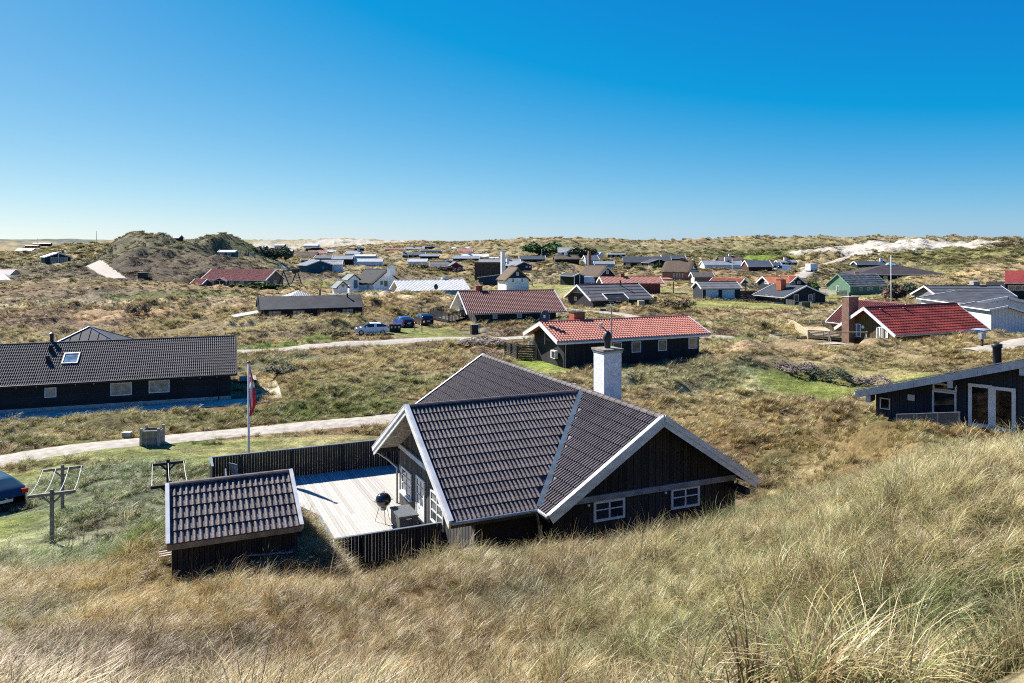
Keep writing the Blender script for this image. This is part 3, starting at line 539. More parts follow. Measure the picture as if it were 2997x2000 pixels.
# ------------------------------------------------------------------ grass tufts scattered over the ground
def grass_mat():
    m = bpy.data.materials.new('dune_grass'); m.use_nodes = True; nt = m.node_tree; N = nt.nodes; Lk = nt.links; N.clear()
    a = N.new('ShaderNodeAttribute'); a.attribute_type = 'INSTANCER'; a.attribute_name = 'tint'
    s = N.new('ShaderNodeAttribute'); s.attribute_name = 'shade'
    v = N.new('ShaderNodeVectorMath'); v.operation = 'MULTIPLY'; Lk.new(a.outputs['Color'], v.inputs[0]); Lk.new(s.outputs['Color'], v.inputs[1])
    d = N.new('ShaderNodeBsdfDiffuse'); t = N.new('ShaderNodeBsdfTranslucent'); mx = N.new('ShaderNodeMixShader'); mx.inputs[0].default_value = .42
    gl = N.new('ShaderNodeBsdfGlossy'); gl.inputs['Roughness'].default_value = .45; m2 = N.new('ShaderNodeMixShader'); m2.inputs[0].default_value = .05
    Lk.new(v.outputs[0], d.inputs[0]); Lk.new(v.outputs[0], t.inputs[0]); Lk.new(d.outputs[0], mx.inputs[1]); Lk.new(t.outputs[0], mx.inputs[2])
    Lk.new(mx.outputs[0], m2.inputs[1]); Lk.new(gl.outputs[0], m2.inputs[2])
    o = N.new('ShaderNodeOutputMaterial'); Lk.new(m2.outputs[0], o.inputs[0]); return m
GM = grass_mat()
def tuft(name, nb, h, w, rad, lean, comb, seed, segs=3, curl=1.0):
    rg = random.Random(seed); V = []; Fc = []; S = []
    for b in range(nb):
        a = rg.uniform(0, 2*math.pi); r = rad*math.sqrt(rg.random()); x, y = math.cos(a)*r, math.sin(a)*r
        az = a+rg.gauss(0, .7); L = h*rg.uniform(.55, 1.1); ln = lean*rg.uniform(.3, 1.4)
        dx = math.cos(az)*ln+comb*rg.uniform(.6, 1.3); dy = math.sin(az)*ln+comb*rg.gauss(0, .22); dz = 1.0
        k = rg.random(); br = rg.uniform(.6, 1.25)
        tone = (br*1.05, br, br*.9) if k < .75 else (br*.7, br*.95, br*.6)
        sx, sy = -math.sin(az), math.cos(az); n0 = len(V); px, py, pz = x, y, -.05
        d = Vector((dx*.35, dy*.35, dz)).normalized(); tip = Vector((dx, dy, dz*.15-.25*curl*rg.random())).normalized()
        for i in range(segs+1):
            t = i/segs; ww = w*(1-t*.85)*.5
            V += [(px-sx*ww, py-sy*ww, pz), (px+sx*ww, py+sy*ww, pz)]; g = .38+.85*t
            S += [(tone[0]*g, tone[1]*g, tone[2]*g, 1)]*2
            q = d.lerp(tip, (t+.5/segs)**1.3).normalized()*(L/segs); px += q.x; py += q.y; pz = max(pz+q.z, -.02)
        for i in range(segs): Fc.append((n0+2*i, n0+2*i+1, n0+2*i+3, n0+2*i+2))
    me = bpy.data.meshes.new(name); me.from_pydata(V, [], Fc); me.update()
    c = me.color_attributes.new('shade', 'FLOAT_COLOR', 'POINT'); c.data.foreach_set('color', np.array(S, np.float32).ravel())
    me.materials.append(GM); return me
def proto(name, meshes):
    col = bpy.data.collections.new(name)
    for i, me in enumerate(meshes):
        o = bpy.data.objects.new(f'{name}_{i}', me); col.objects.link(o)
    return col
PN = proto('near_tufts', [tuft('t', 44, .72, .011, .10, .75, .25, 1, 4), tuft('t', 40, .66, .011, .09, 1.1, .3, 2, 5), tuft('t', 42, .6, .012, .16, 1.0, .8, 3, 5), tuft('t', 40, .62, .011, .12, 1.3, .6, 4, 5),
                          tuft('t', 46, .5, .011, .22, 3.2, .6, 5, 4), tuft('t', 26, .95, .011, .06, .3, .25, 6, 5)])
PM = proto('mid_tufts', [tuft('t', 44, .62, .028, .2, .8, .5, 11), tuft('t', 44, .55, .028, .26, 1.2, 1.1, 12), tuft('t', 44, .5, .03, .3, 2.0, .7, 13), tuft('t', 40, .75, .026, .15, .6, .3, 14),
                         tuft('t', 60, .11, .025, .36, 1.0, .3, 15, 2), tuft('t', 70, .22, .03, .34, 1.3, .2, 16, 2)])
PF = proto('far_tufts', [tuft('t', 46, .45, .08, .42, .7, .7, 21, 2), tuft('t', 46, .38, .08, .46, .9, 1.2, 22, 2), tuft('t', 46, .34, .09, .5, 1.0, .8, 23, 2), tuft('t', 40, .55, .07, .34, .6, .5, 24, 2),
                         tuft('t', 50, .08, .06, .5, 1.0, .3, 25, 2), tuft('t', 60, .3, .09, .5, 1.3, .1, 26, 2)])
def scatter_nodes(name, col):
    ng = bpy.data.node_groups.new(name, 'GeometryNodeTree'); ng.interface.new_socket('Geometry', in_out='INPUT', socket_type='NodeSocketGeometry'); ng.interface.new_socket('Geometry', in_out='OUTPUT', socket_type='NodeSocketGeometry')
    N = ng.nodes; Lk = ng.links; i = N.new('NodeGroupInput'); o = N.new('NodeGroupOutput'); mp = N.new('GeometryNodeMeshToPoints')
    ip = N.new('GeometryNodeInstanceOnPoints'); ci = N.new('GeometryNodeCollectionInfo'); ci.inputs['Collection'].default_value = col; ci.inputs['Separate Children'].default_value = True; ci.inputs['Reset Children'].default_value = True
    def na(n, t):
        q = N.new('GeometryNodeInputNamedAttribute'); q.data_type = t; q.inputs['Name'].default_value = n; return q
    r = na('rot', 'FLOAT_VECTOR'); s = na('scl', 'FLOAT_VECTOR'); d = na('idx', 'INT')
    def oa(q): return [x for x in q.outputs if x.enabled and x.name == 'Attribute'][0]
    Lk.new(i.outputs[0], mp.inputs[0]); Lk.new(mp.outputs[0], ip.inputs['Points']); Lk.new(ci.outputs[0], ip.inputs['Instance']); ip.inputs['Pick Instance'].default_value = True
    Lk.new(oa(d), ip.inputs['Instance Index']); Lk.new(oa(r), ip.inputs['Rotation']); Lk.new(oa(s), ip.inputs['Scale']); Lk.new(ip.outputs[0], o.inputs[0]); return ng
def lim(p): return p
def scatter(name, col, d0, d1, dens, scale, label, pxr=(-420, 3420), keep=1.0):
    rg = np.random.default_rng(int(d0*7)+3); k0, k1 = (pxr[0]-CX)/F, (pxr[1]-CX)/F
    area = .5*(k1-k0)*(d1*d1-d0*d0); n = int(area*dens)
    y = np.sqrt(rg.random(n)*(d1*d1-d0*d0)+d0*d0); x = (k0+(k1-k0)*rg.random(n))*y
    colr, kind = cover(x, y); cl = fbm(x, y, 1.6 if d1 < 80 else 4, 3, 51)
    ok = np.ones(n, bool)
    for p in PADS:
        if p[7] is False: continue
        m = (np.abs(x-p[0]) < 22) & (np.abs(y-p[1]) < 22); idx = np.where(m)[0]
        if len(idx): ok[idx[rdist(x[idx], y[idx], p) < -.05]] = False
    for pts, wd in ROADS:
        bx = [p[0] for p in pts]; by = [p[1] for p in pts]
        m = np.where((x > min(bx)-4) & (x < max(bx)+4) & (y > min(by)-4) & (y < max(by)+4))[0]
        if len(m): ok[m[pdist(x[m], y[m], pts) < wd*.5-.05]] = False
    ok &= ~((kind == 3) & (rg.random(n) < .985)); ok &= np.hypot(x, y) > 5.0
    ok &= (cl+rg.random(n)*.7 > (-.12 if d1 < 30 else .2)) | (kind == 1)
    x, y, colr, kind, cl = x[ok], y[ok], colr[ok], kind[ok], cl[ok]; n = len(x)
    z = zt(x, y)-.02
    idx = rg.integers(0, 4, n); idx[rg.random(n) < .12] = 5 if d1 < 30 else 3
    if d1 < 30: idx[rg.random(n) < .33] = 4
    idx[kind == 1] = 4
    if d1 > 30: idx[(kind == 2) & (rg.random(n) < .7)] = 5
    wind = math.radians(-20)
    rot = np.zeros((n, 3)); rot[:, 2] = wind+rg.normal(0, .95, n)+fbm(x, y, 7, 2, 61)*1.2
    rot[:, 0] = rg.normal(0, .1, n); rot[:, 1] = rg.normal(0, .12, n)
    s = scale*(.6+.6*rg.random(n))*(1+.5*np.clip(cl, -1, 1)); s = np.where(kind == 1, s*1.0, s)
    dd = np.hypot(x, y); 
    if d1 > 200: s = s*np.clip(dd/260, .8, 2.2)
    scl = np.stack([s, s, s*(.85+.3*rg.random(n))], 1); scl[kind == 2, 2] *= .75
    if d1 > 30: scl[kind == 1] = np.stack([np.ones((kind == 1).sum())*scale]*3, 1)*np.array([1, 1, .7])
    br = (.8+.4*rg.random(n))*1.45; tint = colr*br[:, None]
    ch = rg.random(n) < .2; tint[ch & (kind == 0)] = tint[ch & (kind == 0)]*.45+np.array([.78, .70, .50])*.55
    ch = rg.random(n) < .26; tint[ch & (kind == 0)] *= np.array([.42, .34, .27])
    ch = rg.random(n) < .10; tint[ch & (kind == 0)] = tint[ch & (kind == 0)]*.45+np.array([.10, .16, .03])*.55
    me = bpy.data.meshes.new(name); me.vertices.add(n); me.vertices.foreach_set('co', np.stack([x, y, z], 1).astype(np.float32).ravel())
    for nm, ty, ar, key in (('rot', 'FLOAT_VECTOR', rot, 'vector'), ('scl', 'FLOAT_VECTOR', scl, 'vector'), ('idx', 'INT', idx, 'value'), ('tint', 'FLOAT_COLOR', np.c_[np.clip(tint, 0, 1), np.ones(n)], 'color')):
        a = me.attributes.new(nm, ty, 'POINT'); a.data.foreach_set(key, np.ascontiguousarray(ar, dtype=np.int32 if ty == 'INT' else np.float32).ravel())
    me.update(); o = ob(name, me); md = o.modifiers.new('scatter', 'NODES'); md.node_group = scatter_nodes(name+'_nodes', col)
    tag(o, label, 'grass', kind='stuff'); print(name, n); return o
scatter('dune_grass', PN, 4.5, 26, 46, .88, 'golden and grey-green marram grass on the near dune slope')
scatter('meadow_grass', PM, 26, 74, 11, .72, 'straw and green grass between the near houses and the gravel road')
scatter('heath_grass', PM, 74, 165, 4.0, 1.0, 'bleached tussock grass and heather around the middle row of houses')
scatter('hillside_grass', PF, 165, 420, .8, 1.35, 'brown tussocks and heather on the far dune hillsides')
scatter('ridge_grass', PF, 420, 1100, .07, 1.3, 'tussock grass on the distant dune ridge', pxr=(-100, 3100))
# ------------------------------------------------------------------ building blocks of houses
BLACKW = M('black_stained_wood', (.022, .021, .023), .75, .3, 3, stretch=(1, 1, .2), stripe=.15)
BLACKH = M('black_horizontal_boards', (.017, .018, .022), .75, .3, 3, stripe=-.17)
BOARD = M('tarred_board', (.035, .032, .031), .8, .5, 3, stretch=(6, 6, .6), rnd=.35, bump=.3)
BOARDG = M('greyed_board', (.085, .080, .078), .8, .5, 3, stretch=(8, 8, .5), rnd=.4, bump=.3)
WHITE = M('white_paint', (.78, .78, .77), .5, .05, 2)
WHITEW = M('weathered_white_paint', (.66, .66, .65), .6, .1, 2, stretch=(1, 1, 3))
FASCIA = M('pale_grey_fascia', (.60, .60, .60), .55, .12, 2)
GLASSD = glass('dark_glass', (.03, .035, .045)); GLASSL = glass('curtained_glass', (.30, .30, .27), .12); GLASSM = glass('bright_glass', (.10, .11, .11), .05)
BROWNW = M('brown_wood', (.17, .065, .03), .6, .2, 4); BRICKR = M('red_brick', (.30, .085, .05), .9, .2, 4); BRICKB = M('brown_brick', (.21, .125, .09), .9, .2, 3)
TILE_DK = M('brown_grey_concrete_tile', (.098, .080, .080), .68, .42, 14, bump=.4, rnd=.24, spec=.3)
TILE_BK = M('black_concrete_tile', (.060, .055, .058), .75, .2, 8, rnd=.25, spec=.2)
TILE_RB = M('red_brown_tile', (.17, .058, .050), .65, .12, 1.2, spec=.25); TILE_PK = M('sun_bleached_red_tile', (.39, .135, .098), .7, .14, 1.5)
TILE_RD = M('dark_red_glazed_tile', (.27, .050, .035), .5, .25, .7, spec=.3); TILE_OR = M('orange_tile', (.46, .155, .075), .7, .15, 1.0); TILE_WH = M('white_tile', (.62, .62, .60), .6, .1, 1.2)
TILE_GY = M('grey_corrugated_sheet', (.105, .105, .11), .7, .15, .8); ROOF_LG = M('light_grey_corrugated_sheet', (.33, .33, .32), .8, .2, .6)
FELT = M('black_roofing_felt', (.045, .046, .052), .7, .25, .8); FELT2 = M('blue_black_roofing_felt', (.040, .044, .055), .75, .15, 1.5); METAL = M('zinc', (.30, .32, .34), .45, .15, 3, metal=.5)
DKMETAL = M('dark_metal', (.035, .036, .04), .5, .1, 3, metal=.2); THATCH = M('old_thatch', (.115, .085, .06), .95, .4, 5, bump=.9, stretch=(1, 1, 3)); MOSS = M('mossy_slate', (.19, .19, .165), .9, .35, 1.1)
CONC = M('concrete', (.42, .41, .38), .9, .15, 3); PALE = M('pale_timber', (.42, .34, .22), .8, .25, 3, stretch=(1, 1, 4), rnd=.12); GREYW = M('weathered_grey_wood', (.26, .235, .20), .85, .3, 4, rnd=.15)
def wallm(name, c, stripe=.15): return M(name, c, .75, .12, 2, stripe=stripe)
LIGHTBLUE = wallm('light_blue_boards', (.10, .32, .47)); TEALW = wallm('teal_boards', (.02, .085, .12)); NAVYW = wallm('navy_boards', (.012, .03, .065)); REDW = wallm('dark_red_boards', (.17, .018, .018)); GREENW = wallm('green_boards', (.13, .24, .16)); OLIVEW = wallm('olive_brown_boards', (.105, .075, .03), .35)
DKBLUEW = wallm('blue_black_boards', (.018, .026, .038)); REDBR = wallm('red_brown_boards', (.06, .018, .013)); WHITEB = M('whitewashed_wall', (.74, .75, .76), .8, .06, 2, bump=.3); GREYW2 = wallm('grey_boards', (.17, .16, .155)); TEALD = M('teal_paint', (.03, .14, .19), .5, .05)
X3, Y3, Z3 = Vector((1, 0, 0)), Vector((0, 1, 0)), Vector((0, 0, 1))
class Slope:
    """a roof slope: O ridge start, u along the ridge, n horizontal down-slope direction; all in the parent's frame"""
    def __init__(s, par, O, u, n, L, w, rise):
        s.par = par; s.O = Vector(O); s.u = Vector(u); s.L = L; s.w = w; s.rise = rise; s.s = math.hypot(w, rise)
        s.d = (Vector(n)*w-Z3*rise)/s.s; s.N = s.u.cross(s.d); s.N = s.N if s.N.z > 0 else -s.N
    def P(s, a, b, c=0): return s.O+s.u*a+s.d*b+s.N*c
    def slab(s, mat, name='roof', t=.12, poly=None):
        poly = poly or [(0, 0), (s.L, 0), (s.L, s.s), (0, s.s)]; m = MB(); n = len(poly)
        m.poly([s.P(a, b, 0) for a, b in poly]); m.poly([s.P(a, b, -t) for a, b in poly][::-1])
        for i in range(n):
            a, b = poly[i]; c, d = poly[(i+1) % n]; m.quad(s.P(a, b, -t), s.P(c, d, -t), s.P(c, d, 0), s.P(a, b, 0))
        return m.build(name, mat, s.par)
    def tiles(s, mat, p=.24, g=.36, amp=.045, name='roof_tiles', stuff=True, keep=None, wave=False):
        m = MB(); nr = max(1, round(s.s/g)); g = s.s/nr; nc = max(1, round(s.L/p)); p = s.L/nc
        prof = [(0, 0), (.25, .5), (.5, 1), (.75, .5)] if wave else [(0, 0), (.16, .7), (.34, 1), (.52, .7), (.7, 0)]
        A = [((i+t)*p, h*amp) for i in range(nc) for t, h in prof]+[(s.L, 0)]; K = len(A)
        for r in range(nr):
            b0, b1 = r*g, min((r+1)*g+.015, s.s+.03); n0 = len(m.v)
            for a, h in A: m.v.append(tuple(s.P(a, b0, h+.008)))
            for a, h in A: m.v.append(tuple(s.P(a, b1, h+.058)))
            for a, h in A: m.v.append(tuple(s.P(a, b1, h-.02)))
            for i in range(K-1):
                m.f.append((n0+i, n0+i+1, n0+K+i+1, n0+K+i)); m.f.append((n0+K+i, n0+K+i+1, n0+2*K+i+1, n0+2*K+i))
        o = m.build(name, mat, s.par); o['kind'] = 'stuff'; return o
    def seams(s, mat, step, h=.05, w=.04, name='roof_seam', a0=None):
        me = MB().box(-w/2, 0, 0, w/2, s.s, h).mesh(name, mat); a = step*.5 if a0 is None else a0
        while a < s.L:
            o = ob(name, me, s.par); o.matrix_local = Matrix((( s.u.x, s.d.x, s.N.x, 0), (s.u.y, s.d.y, s.N.y, 0), (s.u.z, s.d.z, s.N.z, 0), (0, 0, 0, 1))) if True else None
            o.matrix_local = Matrix.Translation(s.P(a, 0, .002)) @ o.matrix_local; a += step
    def barge(s, a, mat, h=.24, w=.05, cap=.12, name='barge_board', b1=None, top=.07, out=1):
        b1 = b1 or s.s+.04; m = MB(); a0, a1 = (a-w, a) if out < 0 else (a, a+w)
        m.hexa([s.P(a0, -.02, top-h), s.P(a1, -.02, top-h), s.P(a1, b1, top-h), s.P(a0, b1, top-h), s.P(a0, -.02, top), s.P(a1, -.02, top), s.P(a1, b1, top), s.P(a0, b1, top)])
        c0, c1 = (a-w-.01, a+cap) if out < 0 else (a-cap, a+w+.01)
        m.hexa([s.P(c0, -.02, top), s.P(c1, -.02, top), s.P(c1, b1, top), s.P(c0, b1, top), s.P(c0, -.02, top+.02), s.P(c1, -.02, top+.02), s.P(c1, b1, top+.02), s.P(c0, b1, top+.02)])
        return m.build(name, mat, s.par)
    def fascia(s, mat, h=.16, name='fascia', L0=0, L1=None):
        m = MB(); L1 = L1 or s.L; p0, p1 = s.P(L0, s.s, 0), s.P(L1, s.s, 0); n = (s.d-Z3*s.d.z).normalized()*.03
        m.hexa([p0-Z3*h, p1-Z3*h, p1+n-Z3*h, p0+n-Z3*h, p0, p1, p1+n, p0+n]); return m.build(name, mat, s.par)
    def gutter(s, mat, r=.06, name='gutter', L0=0, L1=None):
        L1 = L1 or s.L; n = (s.d-Z3*s.d.z).normalized(); return MB().tube([s.P(L0, s.s, -.03)+n*(.03+r), s.P(L1, s.s, -.03)+n*(.03+r)], r, 8).build(name, mat, s.par)
def ridge_tiles(par, p0, p1, mat, step=.40, r=.12, name='ridge_tile'):
    p0 = Vector(p0); p1 = Vector(p1); n = max(1, round((p1-p0).length/step)); d = (p1-p0)/n; q = d.normalized().to_track_quat('X', 'Z').to_matrix().to_4x4()
    m = MB(); K = 7
    for x, rr in ((-.02, r*1.06), (d.length+.03, r*.94)):
        for k in range(K): t = math.pi*k/(K-1); m.v.append((x, math.cos(t)*rr, math.sin(t)*rr*.75-.03))
    for k in range(K-1): m.f.append((k, k+1, K+k+1, K+k))
    m.f.append(tuple(range(K))); me = m.mesh(name, mat)
    for i in range(n): o = ob(name, me, par); o.matrix_local = Matrix.Translation(p0+d*i) @ q
def single_tiles(slopes, mat, p, g, keep, par, maxn=300, amp=.045):
    """every tile a part: the 300 that show largest; the rest one joined part"""
    pl = []
    inv = Matrix.Translation(par.location) @ Matrix.Rotation(par.rotation_euler.z, 4, 'Z'); camv = Vector((0, 0, HC))
    for si, s in enumerate(slopes):
        nr = round(s.s/g); gg = s.s/nr; nc = max(1, round(s.L/p)); pp = s.L/nc
        rot = Matrix(((s.u.x, s.d.x, s.N.x, 0), (s.u.y, s.d.y, s.N.y, 0), (s.u.z, s.d.z, s.N.z, 0), (0, 0, 0, 1)))
        if rot.determinant() < 0: pass
        for r in range(nr):
            for c in range(nc):
                a, b = c*pp, r*gg
                if keep and not keep(si, a+pp/2, b+gg/2): continue
                P = s.P(a, b); pl.append(((inv @ P-camv).length+(0 if s.N.dot((inv.inverted() @ camv)-P) > 0 else 1000), P, rot, pp, gg))
    pl.sort(key=lambda t: t[0]); meshes = {}
    def unit(pp, gg):
        m = MB(); rl = 2; A = [((i+t)*pp/rl, h*amp) for i in range(rl) for t, h in ((0, 0), (.14, .7), (.32, 1), (.5, .75), (.68, .05))]+[(pp, 0)]; K = len(A)
        for b, c in ((0, .004), (gg*.82, .03), (gg*1.02, .036)):
            for a, h in A: m.v.append((a, b+(0 if b < gg or h < .3*amp else .03), h+c))
        for a, h in A: m.v.append((a, gg*1.02+(0 if h < .3*amp else .03), h-.012))
        for j in range(3):
            for i in range(K-1): m.f.append((j*K+i, j*K+i+1, (j+1)*K+i+1, (j+1)*K+i))
        return m
    rest = MB()
    for i, (dd, P, rot, pp, gg) in enumerate(pl):
        key = (round(pp, 4), round(gg, 4))
        if key not in meshes: u = unit(pp, gg); meshes[key] = (u, u.mesh('roof_tile', mat))
        mt = Matrix.Translation(P) @ rot
        if i < maxn: o = ob('roof_tile', meshes[key][1], par); o.matrix_local = mt
        else:
            u = meshes[key][0]; n0 = len(rest.v); rest.v += [tuple(mt @ Vector(v)) for v in u.v]; rest.f += [tuple(n0+k for k in f) for f in u.f]
    if rest.v: o = rest.build('roof_tiles', mat, par); o['kind'] = 'stuff'
# ---- walls, windows
def local(h, P): P = Vector(P)-h.loc; c, s = math.cos(h.ang), math.sin(h.ang); return Vector((P.x*c+P.y*s, -P.x*s+P.y*c, P.z))
def wplane(h, wall):
    if wall == 'f': return Vector((0, -(h.w-h.oe), 0)), X3, -Y3
    if wall == 'b': return Vector((0, (h.w-h.oe), 0)), X3, Y3
    if wall == 'l': return Vector((h.og, 0, 0)), -Y3, -X3
    if wall == 'r': return Vector((h.L-h.og, 0, 0)), Y3, X3
    return wall
def ray(h, pl, p):
    o, u, m = pl; c = local(h, (0, 0, HC)); q = local(h, atd(p, 10))-c; t = (o-c).dot(m)/q.dot(m); P = c+q*t; return (P-o).dot(u), P.z
def window(h, wall, z, x0, y0, x1, y1, fm=None, gm=None, nx=1, ny=1, fw=.08, name='window', sill=False, dep=.05, panel=0):
    pl = wplane(h, wall); A = Q(z, x0, (y0+y1)/2); B = Q(z, x1, (y0+y1)/2); a0 = ray(h, pl, A)[0]; a1 = ray(h, pl, B)[0]
    if a0 > a1: a0, a1 = a1, a0
    z1 = ray(h, pl, Q(z, (x0+x1)/2, y0))[1]; z0 = ray(h, pl, Q(z, (x0+x1)/2, y1))[1]
    return winrect(h.root, pl, a0, a1, z0, z1, fm, gm, nx, ny, fw, name, sill, dep, panel)
def winrect(par, pl, a0, a1, z0, z1, fm=None, gm=None, nx=1, ny=1, fw=.08, name='window', sill=False, dep=.05, panel=0):
    o, u, m = pl; fm = fm or WHITE; gm = gm or GLASSD; fr = MB()
    def bx(M_, p0, p1, q0, q1, c0, c1):
        f = lambda a, zz, c: o+u*a+Z3*zz+m*c
        M_.hexa([f(p0, q0, c0), f(p1, q0, c0), f(p1, q0, c1), f(p0, q0, c1), f(p0, q1, c0), f(p1, q1, c0), f(p1, q1, c1), f(p0, q1, c1)])
    bx(fr, a0, a1, z0, z0+fw, -.02, dep); bx(fr, a0, a1, z1-fw, z1, -.02, dep); bx(fr, a0, a0+fw, z0+fw, z1-fw, -.02, dep); bx(fr, a1-fw, a1, z0+fw, z1-fw, -.02, dep)
    zb = z0+fw+panel*(z1-z0)
    for i in range(1, nx): c = a0+(a1-a0)*i/nx; bx(fr, c-fw*.35, c+fw*.35, zb, z1-fw, -.02, dep-.008)
    for i in range(1, ny): c = zb+(z1-zb)*i/ny; bx(fr, a0+fw, a1-fw, c-fw*.25, c+fw*.25, -.02, dep-.012)
    if panel: bx(fr, a0+fw, a1-fw, z0+fw, zb, -.02, dep-.02)
    if sill: bx(fr, a0-.06, a1+.06, z0-.06, z0-.002, -.02, dep+.08)
    w = fr.build(name, fm, par)
    pn = MB(); bx(pn, a0+fw, a1-fw, zb, z1-fw, -.01, .018); pn.build('pane', gm, w); return w
def pbox(h, pl, z, x0, y0, x1, y1, c0, c1, mat, name):
    pl = wplane(h, pl); a0 = ray(h, pl, Q(z, x0, (y0+y1)/2))[0]; a1 = ray(h, pl, Q(z, x1, (y0+y1)/2))[0]; a0, a1 = sorted((a0, a1))
    z1 = ray(h, pl, Q(z, (x0+x1)/2, y0))[1]; z0 = ray(h, pl, Q(z, (x0+x1)/2, y1))[1]; o, u, m = pl; f = lambda a, zz, c: o+u*a+Z3*zz+m*c
    return MB().hexa([f(a0, z0, c0), f(a1, z0, c0), f(a1, z0, c1), f(a0, z0, c1), f(a0, z1, c0), f(a1, z1, c0), f(a1, z1, c1), f(a0, z1, c1)]).build(name, mat, h.root)
def chimney(h, z, x0, x1, ytop, yc=0, mat=None, cap=None, dp=None, zb=None, cowl=None, name='chimney'):
    pl = (Vector((0, yc, 0)), X3, -Y3); a0, z1 = ray(h, pl, Q(z, x0, ytop)); a1, _ = ray(h, pl, Q(z, x1, ytop)); w = abs(a1-a0)
    if abs(math.cos(h.ang)) < .6:
        pl = (Vector((h.L*.5, yc, 0)), Y3, -X3); b0, z1 = ray(h, pl, Q(z, x0, ytop)); b1, _ = ray(h, pl, Q(z, x1, ytop)); w = abs(b1-b0); xm = h.L*.5; ym = (b0+b1)/2
    else: xm = (a0+a1)/2; ym = yc
    w = min(w, 1.6); dp = dp or w; zb = zb if zb is not None else h.hr-1.6
    c = MB().box(xm-w/2, ym-dp/2, zb, xm+w/2, ym+dp/2, z1-.08).build(name, mat or BRICKR, h.root)
    MB().box(xm-w/2-.05, ym-dp/2-.05, z1-.08, xm+w/2+.05, ym+dp/2+.05, z1).build('chimney_cap', cap or CONC, c)
    if cowl: MB().lathe([(.001, .5), (.17, .45), (.2, .3), (.14, .12), (.14, 0)], 12, (xm, ym, z1)).build('cowl', DKMETAL, c)
    return c
def pipe(h, z, x, ytop, frac=.3, r=.12, mat=None, name='flue_pipe', hh=None, cap=True):
    yc = -h.w*frac; pl = (Vector((0, yc, 0)), X3, -Y3)
    if abs(math.cos(h.ang)) < .6: pl = (Vector((h.L*.5, 0, 0)), Y3, -X3)
    a, z1 = ray(h, pl, Q(z, x, ytop)); x_, y_ = (a, yc) if abs(math.cos(h.ang)) >= .6 else (h.L*.5, a)
    z0 = h.hr-abs(y_)*h.t-.15; m = MB().lathe([(r, z0), (r, max(z1, z0+.3)-.15), (r*.8, max(z1, z0+.3)-.1)]+([(r*1.5, max(z1, z0+.3)-.08), (.01, max(z1, z0+.3))] if cap else [(.01, max(z1, z0+.3)-.1)]), 10, (x_, y_, 0))
    return m.build(name, mat or DKMETAL, h.root)
def house(key, name, label, wall, roof, kind='tile', cat='house', barge=None, gable=None, group=None, tile=None, gut=True, fas=None, base=None, walls=True, open_front=False, soffit=None, bh=.24, tp=(.30, .40), amp=.075, batt=1.0, cap=.12, roofback=True):
    h = HP[key]; h.root = empty(name, h.loc, h.ang, label, cat, group); r = h.root
    W, L = h.w-h.oe, h.L; zt_ = h.hr-.12-.02; ze = zt_-W*h.t
    barge = barge or WHITE; x0, x1 = h.og, L-h.og
    if walls:
        m = MB(); a = [(x0, -W, -.8), (x0, W, -.8), (x0, W, ze), (x0, 0, zt_), (x0, -W, ze)]; b = [(x1,)+q[1:] for q in a]
        m.poly([b[0], b[1], b[2], b[3], b[4]]) if gable is None else None
        m.poly([a[4], a[3], a[2], a[1], a[0]]) if gable is None else None
        m.quad(a[0], b[0], b[4], a[4]); m.quad(b[1], a[1], a[2], b[2]); m.build('wall', wall, r)
        if gable is not None:
            g = MB(); g.poly([b[0], b[1], b[2], b[3], b[4]]); g.poly([a[4], a[3], a[2], a[1], a[0]]); g.build('gable_wall', gable, r)
        if base: MB().box(x0-.03, -W-.03, -.8, x1+.03, W+.03, .22).build('plinth', base, r)
    S = [Slope(r, (0, 0, h.hr), X3, -Y3, L, h.w, h.rise), Slope(r, (0, 0, h.hr), X3, Y3, L, h.w, h.rise)]; h.S = S
    if kind == 'thatch':
        for s in S:
            m = MB(); na, nb = 14, 8
            for j in range(nb+1):
                for i in range(na+1):
                    a = L*i/na; b = s.s*j/nb; e = min(a, L-a)/max(.5, L*.1); m.v.append(tuple(s.P(a, b*(1+.02*math.sin(i*1.7)), .28*min(1, .35+e)-.05*(j == nb)+random.uniform(-.03, .03))))
            for j in range(nb):
                for i in range(na): q = j*(na+1)+i; m.f.append((q, q+1, q+na+2, q+na+1))
            o = m.build('thatched_roof', roof, r, True); s.slab(roof, 'roof_underside', .1, [(0.05, 0), (L-.05, 0), (L-.05, s.s-.1), (0.05, s.s-.1)])
            m = MB()
            for i in range(na): a, b = L*i/na, L*(i+1)/na; m.quad(s.P(a, s.s, -.1), s.P(b, s.s, -.1), s.P(b, s.s*1.02, .24), s.P(a, s.s*1.02, .24))
            for a in (0, L): m.quad(s.P(a, 0, -.1), s.P(a, s.s, -.1), s.P(a, s.s*1.0, .1), s.P(a, 0, .12))
            m.build('thatch_edge', roof, r)
        MB().tube([(0, 0, h.hr+.2), (L/2, 0, h.hr+.22), (L, 0, h.hr+.2)], .22, 8).build('thatch_ridge', roof, r)
        return h
    for i, s in enumerate(S):
        s.slab(soffit or roof, 'roof', .12)
        if kind == 'tile' and (i == 0 or roofback): s.tiles(tile or roof, *tp, amp=amp)
        elif kind == 'corr': s.tiles(tile or roof, .18, 1.1, .03, wave=True)
        elif kind == 'batten': s.seams(tile or METAL, batt)
        for a, o_ in ((0, -1), (L, 1)): s.barge(a, barge, bh, .04, cap, out=o_)
        if fas is not False: s.fascia(fas or barge, .15)
        if gut and i == 0: s.gutter(METAL)
    if kind in ('tile', 'corr'): ridge_cap(r, (0, 0, h.hr+.03), (L, 0, h.hr+.03), tile or roof)
    return h
def ridge_cap(par, a, b, mat): return MB().tube([a, b], .11, 8).build('ridge_cap', mat, par)
